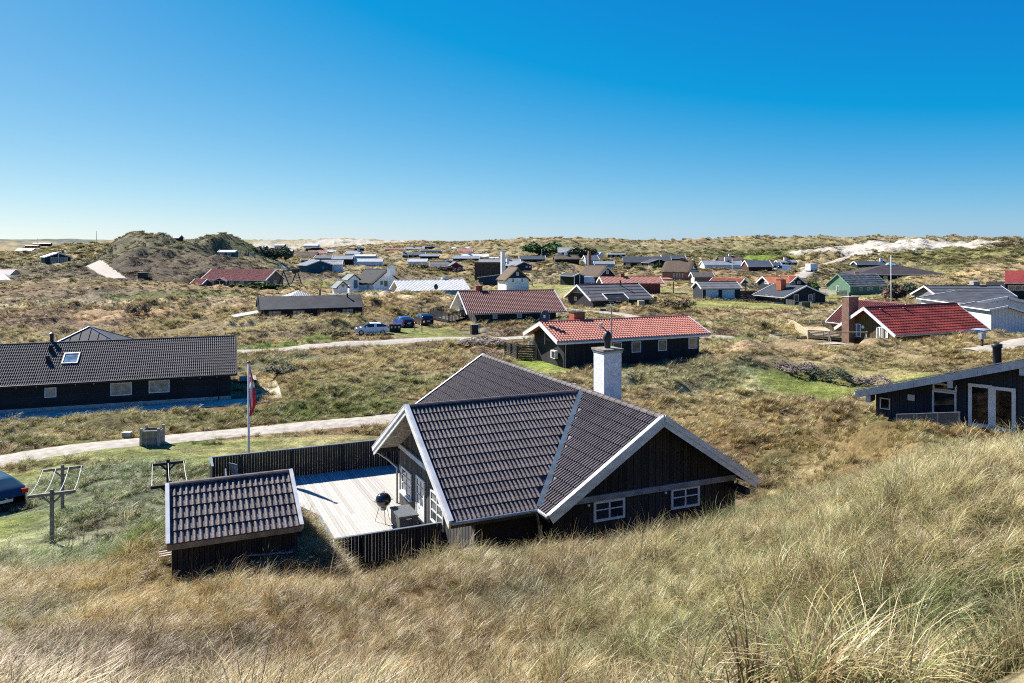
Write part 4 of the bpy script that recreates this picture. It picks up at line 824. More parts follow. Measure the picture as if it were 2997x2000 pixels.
def downpipe(h, x, wall='f', mat=None):
    y = -(h.w-h.oe); return MB().tube([(x, -h.w-.05, h.ze-.02), (x, -h.w-.03, h.ze-.15), (x, y-.06, h.ze-.45), (x, y-.06, 0)], .045, 8).build('downpipe', mat or METAL, h.root)
def rafters(h, n, mat=None):
    me = MB().box(-.05, -h.w+.02, -.14, .05, -h.w+h.oe, 0).mesh('rafter_end', mat or WHITE)
    for i in range(n): ob('rafter_end', me, h.root, (h.og+(h.L-2*h.og)*i/(n-1), 0, h.ze-.02))
# ------------------------------------------------------------------ the near house with its crossing wings
class W_: pass
mh = W_(); mh.loc = Vector((WX.x, WX.y, 1.3)); mh.ang = UA
mh.root = empty('holiday_house', mh.loc, UA, 'black timber house with crossing brown-grey tiled roofs and a tall white chimney', 'house')
r = mh.root; ZW, ZM_ = 5.0, 5.05; WW = 4.8; WR = WW*math.tan(R(29.3)); WLf, WRt = 4.35, 4.1; MR = 2.75
LM = YA-YB
wf = Slope(r, (0, 0, ZW), X3, -Y3, XM, WW, WR); wb = Slope(r, (0, 0, ZW), X3, Y3, XM, WW, WR)
ml = Slope(r, (XM, YA, ZM_), -Y3, -X3, LM, WLf, MR); mr = Slope(r, (XM, YA, ZM_), -Y3, X3, LM, WRt, 2.66)
xe = XM-WLf      # where the valleys meet the eaves
wf.slab(TILE_DK, 'wing_roof', .12, [(0, 0), (XM, 0), (xe, wf.s), (0, wf.s)]); wb.slab(TILE_DK, 'wing_roof', .12, [(0, 0), (XM, 0), (xe, wb.s), (0, wb.s)])
ml.slab(TILE_DK, 'roof', .12); mr.slab(TILE_DK, 'roof', .12)
def keep(si, a, b):
    if si in (0, 1): return a < XM-b/wf.s*(XM-xe)-.12
    if si == 2:
        y = abs(YA-a); yy = YA-a; x = b/ml.s*WLf       # distance from the main ridge
        return not (abs(yy) < WW*x/WLf+.0+.18)
    return True
TG = .445
single_tiles([wf, wb, ml, mr], TILE_DK, .308, TG, keep, r, 300)
ridge_tiles(r, (0, 0, ZW+.03), (XM-.3, 0, ZW+.03), TILE_DK, .43, .13); ridge_tiles(r, (XM, YB, ZM_+.03), (XM, YA, ZM_+.03), TILE_DK, .43, .14)
VAL = M('valley_zinc', (.055, .085, .12), .5, .25, 3)
for sg, s in ((-1, wf), (1, wb)):
    m = MB(); A = Vector((XM-.12, sg*.1, ZW+.05)); Bq = Vector((xe+.0, sg*(WW+.03), ZW-WR+.07)); sd = Vector((.085, .05*sg, 0))
    m.hexa([A-sd, A+sd, Bq+sd*1.1, Bq-sd*1.1, A-sd+Z3*.02, A+sd+Z3*.02, Bq+sd*1.1+Z3*.02, Bq-sd*1.1+Z3*.02]); m.build('valley_gutter', VAL, r)
# white verge boards: broad faces with a thin cap
for s, a, o_ in ((wf, 0, -1), (wb, 0, -1), (ml, LM, 1), (mr, LM, 1), (ml, 0, -1), (mr, 0, -1)):
    s.barge(a, WHITEW, .34, .045, .07, 'verge_board', top=.09, out=o_)
    s.barge(a+(.05 if o_ > 0 else -.05), WHITEW, .16, .03, .0, 'verge_trim', top=.08, out=o_)
for s, l0, l1 in ((wf, 0, xe), (ml, YA+WW+.1, LM), (ml, 0, YA-WW), (mr, 0, LM), (wb, 0, xe)): s.fascia(BOARD, .2, L0=l0, L1=l1); s.gutter(METAL, .06, L0=l0, L1=l1)
# walls
XG = 1.0; OE = .45; ZB = -1.0; t1 = math.tan(R(29.3)); tm = MR/WLf
m = MB(); wy = WW-OE; a = [(XG, -wy, ZB), (XG, wy, ZB), (XG, wy, ZW-.15-wy*t1), (XG, 0, ZW-.15), (XG, -wy, ZW-.15-wy*t1)]; b = [(XM,)+q[1:] for q in a]
m.poly(a[::-1]); m.quad(a[0], b[0], b[4], a[4]); m.quad(b[1], a[1], a[2], b[2])
yf, yb = YB+.75, YA-.5; xl, xr = XM-WLf+OE, XM+WRt-OE
c = [(xl, yf, ZB), (xr, yf, ZB), (xr, yf, ZM_-.15-(xr-XM)*2.66/WRt), (XM, yf, ZM_-.15), (xl, yf, ZM_-.15-(XM-xl)*tm)]; d = [(q[0], yb, q[2]) for q in c]
m.poly(c); m.poly(d[::-1]); m.quad(c[1], d[1], d[2], c[2]); m.quad(d[0], c[0], c[4], d[4]); m.build('wall', M('black_wall_core', (.012, .012, .012), .9, .1), r)
def boards(o, u, mm, a0, a1, zb, ztop, mat, w=.125, gap=.012, th=.022, name='wall_board', skip=()):
    o = Vector(o); n = round((a1-a0)/w); w = (a1-a0)/n; me = {}
    for i in range(n):
        p = a0+i*w; z1 = min(ztop(p), ztop(p+w))+.02; tt = th+(.008 if i % 2 else 0)
        if i % 2 not in me: q = MB(); f = lambda a, z, c: u*a+Z3*z+mm*c; q.hexa([f(gap/2, 0, 0), f(w-gap/2, 0, 0), f(w-gap/2, 0, tt), f(gap/2, 0, tt), f(gap/2, 1, 0), f(w-gap/2, 1, 0), f(w-gap/2, 1, tt), f(gap/2, 1, tt)]); me[i % 2] = q.mesh(name, mat)
        x = ob(name, me[i % 2], r, o+u*p+Z3*zb); x.scale = (1, 1, z1-zb)
boards((XG, 0, 0), -Y3, -X3, -wy, wy, 0, lambda a: ZW-.15-abs(a)*t1, BOARDG, .14)
boards((XM, yf, 0), X3, -Y3, xl-XM, xr-XM, -.5, lambda a: ZM_-.15-abs(a)*(tm if a < 0 else 2.66/WRt), BOARD, .15)
# tie beams under the gables
mh.og = mh.oe = 0; PLW = (Vector((XG-.03, 0, 0)), -Y3, -X3); PLM = (Vector((XM, yf-.03, 0)), X3, -Y3)
MB().box(XG-.12, -wy, 2.42, XG-.03, wy, 2.6).build('tie_beam', FASCIA, r)
MB().box(xl, yf-.12, 2.3, xr, yf-.03, 2.5).build('tie_beam', M('grey_painted_beam', (.27, .28, .30), .7, .2), r)
MB().box(XG-1.0, wy-.1, ZW-.3-wy*t1, XG, wy+.08, ZW-.12-wy*t1).build('purlin_end', BOARD, r); MB().box(xr-.1, yf-.75, 1.95, xr+.1, yf, 2.15).build('purlin_end', BOARD, r)
# underside of the wing overhang in pale boards
for s in (wf, wb):
    for i in range(int(s.s/.14)-1):
        b0 = .12+i*.14; m = MB(); m.hexa([s.P(.06, b0, -.145), s.P(XG, b0, -.145), s.P(XG, b0+.13, -.145), s.P(.06, b0+.13, -.145), s.P(.06, b0, -.122), s.P(XG, b0, -.122), s.P(XG, b0+.13, -.122), s.P(.06, b0+.13, -.122)]); m.build('soffit_board', GREYW, r)
window(mh, PLW, 'h', 695, 690, 805, 975, nx=2, ny=3, gm=GLASSM, sill=True, fw=.07)
d_ = window(mh, PLW, 'h', 862, 782, 958, 1290, nx=2, ny=3, gm=GLASSM, name='door', fw=.10, panel=.33); d_['label'] = 'white half-glazed door with six panes'
q = ray(mh, PLW, Q('h', 872, 1055)); MB().tube([Vector((XG-.08, -q[0]-.06, q[1])), Vector((XG-.14, -q[0]-.06, q[1])), Vector((XG-.14, -q[0]-.2, q[1]))], .015, 6).build('door_handle', METAL, d_)
window(mh, PLW, 'h', 1028, 965, 1172, 1330, nx=2, ny=3, gm=GLASSM, fw=.07)
window(mh, PLM, 'g', 1027, 1085, 1240, 1225, nx=2, ny=2, fw=.08); window(mh, PLM, 'g', 1558, 1000, 1753, 1140, nx=2, ny=2, fw=.08)
for zz, x, y in (('g', 990, 1123), ('g', 1519, 1037)):
    a, z = ray(mh, PLM, Q(zz, x, y)); MB().tube([Vector((XM+a, yf-.05, z)), Vector((XM+a, yf-.1, z))], .045, 10).build('wall_vent', WHITE, r)
MB().tube([(.0, WW-.1, ZW-WR-.05), (.5, wy+.1, 1.9), (XG-.1, wy+.1, 1.5), (XG-.1, wy+.08, 0)], .045, 8).build('downpipe', METAL, r)
MB().tube([(xe-.1, -WW-.05, ZW-WR-.1), (xe+.1, -WW+.2, 1.7), (xe+.2, -WW+.35, -.5)], .045, 8).build('downpipe', METAL, r)
MB().tube([(xr+.3, yf+.1, 2.2), (xr+.1, yf+.1, 1.7), (xr+.08, yf+.1, -.2)], .045, 8).build('downpipe', METAL, r)
# chimney
CH = WX.xy.to_3d(); P_ = atd((1778, 1100), 31.1); cx_, cy_ = hl(P_); cs = .40; ctop = HC-(1020-HY)/F*31.0-1.3
WCH = M('whitewashed_chimney', (.74, .76, .77), .8, .10, 6, bump=.9)
ch = MB().box(cx_-cs, cy_-cs, ZM_-2, cx_+cs, cy_+cs, ctop-.1).build('chimney', WCH, r)
MB().box(cx_-cs-.03, cy_-cs-.03, ctop-.16, cx_+cs+.03, cy_+cs+.03, ctop-.08).build('chimney_band', M('grey_flashing', (.40, .42, .43), .6, .2), ch)
MB().box(cx_-cs-.07, cy_-cs-.07, ctop-.08, cx_+cs+.07, cy_+cs+.07, ctop).build('chimney_cap', M('mossy_slab', (.20, .185, .15), .9, .4, 8), ch)
m = MB().lathe([(.12, 0), (.12, .24), (.13, .26), (.17, .36), (.175, .46), (.13, .60), (.05, .68), (.001, .70)], 14, (cx_, cy_, ctop)); m.build('cowl', DKMETAL, ch, True)
MB().tube([(cx_-.05, cy_, ctop+.66), (cx_-.16, cy_+.02, ctop+.80), (cx_-.24, cy_+.02, ctop+.84)], .02, 6).build('cowl_arm', DKMETAL, ch)
MB().hexa([Vector((cx_-.35, cy_, ctop+.78))+Vector(v) for v in ((.05, -.07, 0), (.11, -.07, -.02), (.11, .07, -.02), (.05, .07, 0), (.0, -.09, .22), (.04, -.09, .24), (.04, .09, .24), (.0, .09, .22))]).build('cowl_vane', METAL, ch)
# ------------------------------------------------------------------ deck
DK = M('silvered_deck_board', (.40, .375, .335), .8, .22, 5, stretch=(6, .7, 1), rnd=.2, col2=(.52, .49, .44))
dk = empty('wooden_deck', mh.loc, UA, 'pale grey sun-bleached board deck beside the near black house', 'deck')
bw = .145; x = -6.1; meD = {}
segs_ = []
while x < 3.2:
    segs = []
    if x < -2.95: segs = [(2.75 if x > -3.5 else 3.6, 10.1)]
    elif x < XG: segs = [(-1.15, 10.1)]
    else: segs = [(4.45, 10.1)]
    for (y0, y1) in segs:
        cuts = [y0, 3.9, y1] if y0 < 3.9 < y1 else [y0, y1]
        for c0, c1 in zip(cuts[:-1], cuts[1:]):
            if c1-c0 < .1: continue
            k = round(c1-c0, 2)
            if k not in meD: meD[k] = MB().box(.004, .003, -.03, bw-.012, k-.004, 0).mesh('deck_board', DK)
            ob('deck_board', meD[k], dk, (x, c0, random.uniform(-.002, .002)))
    x += bw
MB().box(-6.0, 3.0, -1.2, 3.1, 10.0, -.035).build('deck_base', BOARD, dk); MB().box(-2.85, -1.1, -1.2, XG-.05, 3.0, -.035).build('deck_base', BOARD, dk)
# ------------------------------------------------------------------ fences of upright boards
FB = M('black_fence_board', (.030, .031, .036), .8, .2, 4, stretch=(4, 4, .5), rnd=.12, spec=.15)
CAPB = M('blue_grey_painted_cap', (.12, .16, .20), .5, .15, 3)
def board_fence(a, b, zb, zt0, name, label, bw=.12, posts=0, cap=True, pw=.1, cat='fence', group=None, capm=None, side=1):
    a = Vector(a); b = Vector(b); d = b-a; L = d.length; u = d/L; ang = UA+math.atan2(u.y, u.x); root = empty(name, mh.loc+Matrix.Rotation(UA, 3, 'Z') @ Vector((a.x, a.y, 0)), ang, label, cat, group)
    n = max(1, round(L/bw)); w = L/n; me = MB().box(.004, -.012, zb, w-.004, .012, zt0).mesh('fence_board', FB)
    for i in range(n): ob('fence_board', me, root, (i*w, random.uniform(-.004, .004), 0))
    if cap: MB().box(-.02, -.05, zt0+.002, L+.02, .06, zt0+.035).build('top_rail', capm or CAPB, root)
    pm = MB().box(-pw/2, -.014-pw, zb, pw/2, -.014, zt0-.08).mesh('fence_post', FB)
    for i in range(posts): ob('fence_post', pm, root, (L*(i+.5)/posts, 0, 0))
    return root
board_fence((-6.1, 10.15), (3.3, 10.15), -1.2, 1.28, 'deck_fence', 'long black board fence behind the bleached deck', posts=4)
board_fence((-2.9, -1.22), (XG, -1.22), -1.6, .98, 'deck_railing', 'low black board railing in front of the deck door', posts=2)
board_fence((-2.95, 1.15), (-2.95, -1.18), -1.6, .98, 'side_railing', 'short black side railing at the deck corner, sloping away from the shed', posts=1)
board_fence((-3.5, 2.7), (-2.97, 1.2), -1.6, .98, 'corner_fence', 'black fence panel between the shed roof and the deck corner', capm=FB)
board_fence((-6.2, 10.1), (-6.2, 8.6), -1.2, 1.28, 'end_fence', 'short end panel of the black deck fence with blue-grey edge', capm=CAPB)
MB().box(-6.33, 8.45, -.9, -6.08, 8.58, 1.32).build('x', CAPB, None) if False else None
gp = empty('gate_post', mh.loc+Matrix.Rotation(UA, 3, 'Z') @ Vector((-5.7, 8.0, 0)), UA, 'blue-grey gate panel standing ajar behind the shed roof', 'gate')
MB().hexa([(-.02, -.5, -.9), (.03, -.5, -.9), (.03, .2, -.9), (-.02, .2, -.9), (-.02, -.5, 1.0), (.03, -.5, 1.0), (.03, .2, 1.25), (-.02, .2, 1.25)]).build('gate_board', CAPB, gp)
MB().box(.03, -.1, .75, .45, -.02, .82).build('latch_bar', WHITEW, gp)
# ------------------------------------------------------------------ shed
h = HP['shed']; h.root = empty('garden_shed', h.loc, h.ang, 'small black shed with brown-grey tiled pitched roof beside the deck', 'shed'); rs = h.root
sf = Slope(rs, (0, 0, h.hr), X3, -Y3, h.L, h.w, h.rise); sb = Slope(rs, (0, 0, h.hr), X3, Y3, h.L, h.w, h.rise)
for s in (sf, sb): s.slab(TILE_DK, 'roof', .1)
for s in (sf, sb):
    for a, o_ in ((0, -1), (h.L, 1)): s.barge(a, WHITEW, .16, .03, .07, 'verge_board', top=.08, out=o_)
    s.fascia(M('bare_pine_board', (.26, .21, .14), .8, .25, 3), .15)
single_tiles([sf, sb], TILE_DK, .318, .43, None, rs, 300)
ridge_tiles(rs, (.1, 0, h.hr+.04), (h.L-.1, 0, h.hr+.04), TILE_DK, .40, .12)
W2 = h.w-h.oe; r_save = r; r = rs
MB().box(.3, -W2, -1, h.L-.3, W2, h.ze).build('wall', MATS['black_wall_core'], rs)
g_ = MB(); zt2 = h.hr-.13
for xx, o_ in ((.12, 1), (h.L-.12, -1)): g_.poly([(xx, -W2, -1), (xx, W2, -1), (xx, W2, zt2-W2*h.t), (xx, 0, zt2), (xx, -W2, zt2-W2*h.t)][::o_])
g_.build('gable_wall', BOARD, rs)
boards((0, -W2, 0), X3, -Y3, .12, h.L-.12, -1.2, lambda a: h.ze+.1, BOARD, .14)
boards((h.L-.12, 0, 0), Y3, X3, -W2, W2, -1.2, lambda a: zt2-abs(a)*h.t, BOARD, .14)
r = r_save
# ------------------------------------------------------------------ left: long black house with tiled roof
h = HP['left']; h.root = empty('long_black_house', h.loc, h.ang, 'long low black house with dark tiled roof, skylight and three pale windows', 'house'); r = h.root
X0 = -6.0; W2 = h.w-h.oe; zr_ = h.hr-.14
h.S = S = [Slope(r, (X0, 0, h.hr), X3, -Y3, h.L-X0, h.w, h.rise), Slope(r, (X0, 0, h.hr), X3, Y3, h.L-X0, h.w, h.rise)]
m = MB(); a = [(X0, -W2, -.6), (X0, W2, -.6), (X0, W2, zr_-W2*h.t), (X0, 0, zr_), (X0, -W2, zr_-W2*h.t)]; b = [(h.L-h.og,)+q[1:] for q in a]
m.poly(b); m.poly(a[::-1]); m.quad(a[0], b[0], b[4], a[4]); m.quad(b[1], a[1], a[2], b[2]); m.build('wall', BLACKH, r)
# wide weatherboards, each proud at its lower edge
me_ = MB().hexa([(X0, -.035, 0), (h.L-h.og, -.035, 0), (h.L-h.og, 0, 0), (X0, 0, 0), (X0, -.012, .175), (h.L-h.og, -.012, .175), (h.L-h.og, 0, .175), (X0, 0, .175)]).mesh('weatherboard', M('weatherboard_black', (.018, .019, .023), .7, .3, 2, stretch=(.3, 1, 4), rnd=.25))
for i in range(11): ob('weatherboard', me_, r, (0, -W2-.001, .24+i*.178))
for s in S: s.slab(TILE_BK, 'roof', .12); s.barge(h.L-X0, DKMETAL, .18, .04, .06); s.fascia(DKMETAL, .14); s.gutter(DKMETAL, .06)
wx = ray(h, (Vector((0, -h.w*.45, 0)), X3, -Y3), Q('a', 650, 480))[0]-X0
SKL = (wx-.55, wx+.55, S[0].s*.3, S[0].s*.3+1.5)
single_tiles(S, TILE_BK, .30, .40, lambda si, a, b: not (si == 0 and SKL[0]-.1 < a < SKL[1]+.1 and SKL[2]-.1 < b < SKL[3]+.1), r, 300)
ridge_tiles(r, (X0, 0, h.hr+.03), (h.L, 0, h.hr+.03), TILE_BK, .38, .12)
s = S[0]; m = MB()
for a0, b0, a1, b1 in ((SKL[0], SKL[2], SKL[1], SKL[2]+.16), (SKL[0], SKL[3]-.09, SKL[1], SKL[3]), (SKL[0], SKL[2]+.16, SKL[0]+.09, SKL[3]-.09), (SKL[1]-.09, SKL[2]+.16, SKL[1], SKL[3]-.09)):
    m.hexa([s.P(a0, b0, 0), s.P(a1, b0, 0), s.P(a1, b1, 0), s.P(a0, b1, 0), s.P(a0, b0, .13), s.P(a1, b0, .13), s.P(a1, b1, .13), s.P(a0, b1, .13)])
sk = m.build('skylight', METAL, r); MB().quad(s.P(SKL[0]+.08, SKL[2]+.15, .09), s.P(SKL[1]-.08, SKL[2]+.15, .09), s.P(SKL[1]-.08, SKL[3]-.08, .09), s.P(SKL[0]+.08, SKL[3]-.08, .09)).build('pane', glass('skylight_glass', (.16, .24, .32), .15), sk)
PLL = (Vector((0, -W2-.045, 0)), X3, -Y3)
for b in ((408, 735, 518, 826), (1012, 690, 1210, 808), (1364, 668, 1556, 782)): window(h, PLL, 'a', *b, gm=GLASSL, fw=.07)
pipe(h, 'a', 475, 228, -.05, .14)
for i, (px, py) in enumerate(((462, 395), (435, 530))):
    a, z = ray(h, (Vector((0, -h.w*(.25+.28*i), 0)), X3, -Y3), Q('a', px, py)); MB().hexa([s.P(a-X0-.16, b_, c_) if False else s.P(a-X0+dx, S[0].s*(.2+.27*i)+dy, dz) for dx, dy, dz in ((-.16, -.16, 0), (.16, -.16, 0), (.16, .16, 0), (-.16, .16, 0), (-.13, -.12, .42), (.13, -.12, .42), (.13, .12, .34), (-.13, .12, .34))]).build('roof_vent', DKMETAL, r)
MB().box(X0, -W2-.06, -.5, h.L-h.og+.02, W2+.06, .24).build('plinth', CONC, r)
downpipe(h, h.L-h.og-.9, mat=DKMETAL)
SPOT = MB().box(-.04, -.05, -.04, .04, 0, .04).mesh('eave_lamp', WHITE)
for px in (150, 333, 690, 862, 1680, 1836, 1990, 2112): a = ray(h, (Vector((0, -h.w+.1, 0)), X3, -Y3), Q('a', px, 700))[0]; ob('eave_lamp', SPOT, r, (a, -h.w+.12, h.ze-.16))
# sandy apron and terrace corner
ap = MB(); pts = [(X0-4, -W2-.1), (h.L+.6, -W2-.1), (h.L+.6, 2), (h.L+3.4, 2), (h.L+3.6, -W2-1), (h.L+1.5, -W2-2.6), (X0-4, -W2-2.8)]
def drape(pts, hh, nm, mat, dz=.04, n=40):
    """a thin sheet draped on the ground inside a local polygon (grid of cells whose centre is inside)"""
    xs = [p[0] for p in pts]; ys = [p[1] for p in pts]
    def inside(x, y):
        k = False; j = len(pts)-1
        for i in range(len(pts)):
            if (pts[i][1] > y) != (pts[j][1] > y) and x < (pts[j][0]-pts[i][0])*(y-pts[i][1])/(pts[j][1]-pts[i][1])+pts[i][0]: k = not k
            j = i
        return k
    st = .5; nx = int((max(xs)-min(xs))/st)+1; ny = int((max(ys)-min(ys))/st)+1; c, s_ = math.cos(hh.ang), math.sin(hh.ang); G_ = {}; m = MB(); C_ = []
    for j in range(ny+1):
        for i in range(nx+1): C_.append((min(xs)+i*st, min(ys)+j*st))
    WX_ = np.array([hh.loc.x+x*c-y*s_ for x, y in C_]); WY_ = np.array([hh.loc.y+x*s_+y*c for x, y in C_]); Z_ = zt(WX_, WY_)+dz
    m.v = [(WX_[i], WY_[i], Z_[i]) for i in range(len(C_))]
    for j in range(ny):
        for i in range(nx):
            if inside(min(xs)+(i+.5)*st, min(ys)+(j+.5)*st): q = j*(nx+1)+i; m.f.append((q, q+1, q+nx+2, q+nx+1))
    return tag(m.build(nm, mat, None, True), kind='structure')
SANDM = M('pale_sand', (.48, .42, .33), .95, .2, 1.5, bump=.4)
drape(pts, h, 'sandy_ground', SANDM, .06)
tr = empty('small_terrace', h.loc+h.u*(h.L+.3)+Vector((-h.u.y, h.u.x, 0))*1.2, h.ang, 'small grey board terrace at the right gable of the long black house', 'terrace')
tb = MB().box(.0, 0, .0, .13, 2.4, .05).mesh('terrace_board', GREYW)
for i in range(10): ob('terrace_board', tb, tr, (i*.14, 0, .35))
MB().box(.02, .05, -.3, 1.38, 2.35, .33).build('terrace_frame', BOARD, tr)
# hipped pavilion roof behind the long house
pv = empty('hipped_annex', atz(Q('a', 820, 178), 4.0)-Vector((0, 0, 4.0)), h.ang, 'dark hipped annex roof with standing seams peeking over the long black house', 'annex'); q = 4.3
m = MB(); ap_ = (0, 0, 4.0); cs4 = [(-q, -q, 1.9), (q, -q, 1.9), (q, q, 1.9), (-q, q, 1.9)]
m.poly([cs4[0], cs4[1], ap_]); m.poly([cs4[1], cs4[2], ap_]); m.poly([cs4[2], cs4[3], ap_]); m.poly([cs4[3], cs4[0], ap_]); m.poly(cs4[::-1]); m.build('roof', FELT2, pv)
MB().box(-q+.4, -q+.4, -.5, q-.4, q-.4, 1.92).build('wall', BLACKH, pv)
for c in cs4: MB().tube([c, ap_], .07, 6).build('hip_cap', METAL, pv)
for k in (-3, -2.2, -1.4, -.6, .2, 1, 1.8, 2.6, 3.4):
    t = 1-abs(k)/q; MB().tube([(k, -q, 1.93), (k, -q+q*t, 1.93+2.1*t)], .025, 4).build('roof_seam', DKMETAL, pv)
# ------------------------------------------------------------------ middle row
h = house('brown', 'battened_roof_house', 'black house with ribbed grey felt roof, brown windows and a brown door', M('black_wood_flat', (.010, .010, .011), .8, .3, 2), FELT, 'none', barge=DKMETAL, bh=.16, cap=.05, fas=DKMETAL)
h.S[0].seams(METAL, h.L/18, .05, .05)
for b in ((1118, 1020, 1266, 1128), (1395, 1012, 1535, 1118), (1965, 996, 2092, 1098)): window(h, 'f', 2, *b, fm=BROWNW, gm=GLASSL, nx=3, ny=3, fw=.09)
d = window(h, 'f', 2, 1676, 1004, 1760, 1150, fm=BROWNW, gm=BROWNW, name='door', fw=.1, dep=.03); d['label'] = 'brown panelled door with a pale ornament'
pbox(h, 'f', 2, 1706, 1036, 1734, 1062, .03, .05, M('pale_ornament', (.55, .42, .3), .6), 'door_ornament'); pbox(h, 'f', 2, 1602, 1046, 1626, 1057, .0, .04, WHITE, 'house_number')
pipe(h, 2, 1710, 770, -.3, .13); pipe(h, 2, 2024, 816, .18, .13)
for x in (1378, 1640, 1898): pipe(h, 2, x, 850, .03, .07, cap=False, name='roof_vent')
for x in (1065, 2208): a = ray(h, wplane(h, 'f'), Q(2, x, 1080))[0]; downpipe(h, a)
L2 = empty('lean_to', h.loc+h.u*(-1.6), h.ang, 'black lean-to shelter at the left end of the battened-roof house', 'lean-to')
MB().hexa([(-2.2, -3.4, 1.15), (1.7, -3.4, 1.75), (1.7, 1.5, 1.75), (-2.2, 1.5, 1.15), (-2.2, -3.4, 1.25), (1.7, -3.4, 1.87), (1.7, 1.5, 1.87), (-2.2, 1.5, 1.25)]).build('roof', ROOF_LG, L2)
MB().box(-2.0, -3.2, -.5, 1.7, -3.1, 1.2).build('wall', MATS['black_wood_flat'], L2); MB().box(-2.0, -3.1, -.5, -1.9, 1.3, 1.15).build('wall', MATS['black_wood_flat'], L2)
for i in range(5): MB().beam((-2.1+i*.35, -3.45, 1.05), (-1.75+i*.35, -3.5, .55), .04, .04).build('bracket', WHITEW, L2)
pv = empty('hipped_shelter', atz(Q(2, 1462, 785), 3.6)-Vector((0, 0, 3.6)), R(30), 'pale ribbed hipped roof just behind the battened-roof house', 'shelter')
m = MB(); q = 3.6; cs4 = [(-q, -q, 2.0), (q, -q, 2.0), (q, q, 2.0), (-q, q, 2.0)]
for i in range(4): m.poly([cs4[i], cs4[(i+1) % 4], (0, 0, 3.6)])
m.build('roof', ROOF_LG, pv); MB().box(-q+.3, -q+.3, -.5, q-.3, q-.3, 1.98).build('wall', BLACKW, pv)
for k in range(-8, 9): t = 1-abs(k)*.4/q; MB().tube([(k*.4, -q, 2.03), (k*.4, -q+q*t, 2.03+1.6*t)], .035, 4).build('roof_seam', WHITEW, pv); MB().tube([(q, k*.4, 2.03), (q-q*t, k*.4, 2.03+1.6*t)], .035, 4).build('roof_seam', WHITEW, pv)
h = house('decked', 'red_brown_roof_house', 'black house with glossy red-brown tiled roof, white verges and slatted deck fence', BLACKW, TILE_RB, tp=(.30, .38), soffit=WHITEW)
rafters(h, 13); chimney(h, 3, 1532, 1605, 730, 1.0, BRICKR, M('brick_top', (.2, .1, .08)), zb=h.hr-1)
pipe(h, 3, 2050, 798, .12, .16, TILE_RB, 'roof_vent', cap=False); pipe(h, 4, 360, 828, .2, .16, TILE_RB, 'roof_vent', cap=False)
for b in ((1732, 1045, 1784, 1108), (2008, 1040, 2062, 1100)): window(h, 'f', 3, *b, gm=GLASSL, fw=.1)
for i in range(4): window(h, 'l', 3, 1268+i*38, 955-(0 if i < 3 else -25), 1302+i*38, 1070, gm=glass('pale_glass', (.25, .28, .28), .1), fw=.08)
for x in (1503, 2380): a = ray(h, wplane(h, 'f'), Q(3, x, 1090))[0]; downpipe(h, a, mat=WHITE)
def slat_fence(P, ztop, n, mat, name, label, sh=.11, gap=.03, zb=None, cat='fence', post=1.8, group=None):
    """horizontal boards along a world polyline [(x, y, z_ground)]"""
    root = empty(name, P[0], 0, label, cat, group); o = Vector(P[0])
    for a, b in zip(P[:-1], P[1:]):
        a = Vector(a)-o; b = Vector(b)-o; L = (b-a).length; mz = (b-a).normalized(); me = None
        for i in range(n):
            z = ztop-(i+1)*(sh+gap)+gap; m = MB(); m.beam(a+Z3*(z+sh/2), b+Z3*(z+sh/2), .025, sh); m.build('fence_slat', mat, root)
        k = max(1, round(L/post)); pm = None
        for i in range(k+1): p = a.lerp(b, i/k); m = MB().box(-.05, -.05, -.5, .05, .05, ztop-.02); o2 = m.build('fence_post', mat, root, False, p+Vector((mz.y*-.075, mz.x*.075, 0)))
    return root
g0 = atz(Q(3, 1012, 1110), .3); g1 = atz(Q(3, 1228, 1165), .3); g2 = atz(Q(3, 1440, 1105), .3); g3 = atz(Q(3, 1235, 1045), .3)
slat_fence([g3, g0, g1, g2], 1.55, 9, DKMETAL, 'slatted_deck_fence', 'dark horizontal slat fence round the deck of the red-brown roofed house', .12, .045)
c0 = (g0+g1+g2+g3)/4; m = MB(); m.poly([p+Z3*.25 for p in (g0, g1, g2, g3)]); m.poly([p-Z3*.3 for p in (g0, g1, g2, g3)][::-1]); tag(m.build('terrace', GREYW), 'grey board terrace inside the dark slat fence', 'terrace')
h = house('pink', 'bleached_red_roof_house', 'black house with sun-bleached red tiled roof, white fascia and air conditioner', BLACKW, TILE_PK, tp=(.30, .40), bh=.36, fas=WHITE, cap=.06)
h.S[0].fascia(WHITE, .32); chimney(h, 'd', 623, 735, 338, 1.2, BRICKR, DKMETAL, zb=h.hr-1)
for b in ((1258, 650, 1357, 766), (1538, 632, 1632, 748), (1860, 612, 1952, 726), (1060, 660, 1155, 770)): window(h, 'f', 'd', *b, gm=GLASSM, fw=.08)
pipe(h, 'd', 494, 440, .06, .15, TILE_PK, 'roof_vent', cap=False); pipe(h, 'd', 1028, 430, .12, .15, TILE_PK, 'roof_vent', cap=False)
downpipe(h, h.og+.1); downpipe(h, h.L-h.og-.1)
MB().tube([(h.og+.05, h.w-.1, h.ze-.05), (h.og-.1, h.w-h.oe, 1.9), (h.og-.1, h.w-h.oe, 0)], .05, 8).build('downpipe', METAL, h.root)
ac = empty('air_conditioner', h.loc+h.u*(h.og-.28)+Vector((h.u.y, -h.u.x, 0))*(h.w-h.oe-1.6), h.ang, 'white air conditioning unit on the gable of the bleached red roofed house', 'air conditioner')
MB().box(-.16, -.5, .75, .16, .5, 1.5).build('casing', WHITEW, ac); MB().box(-.17, -.42, .82, -.155, .25, 1.42).build('grille', DKMETAL, ac); MB().box(-.12, -.4, .6, .2, -.34, .75).build('bracket', DKMETAL, ac)
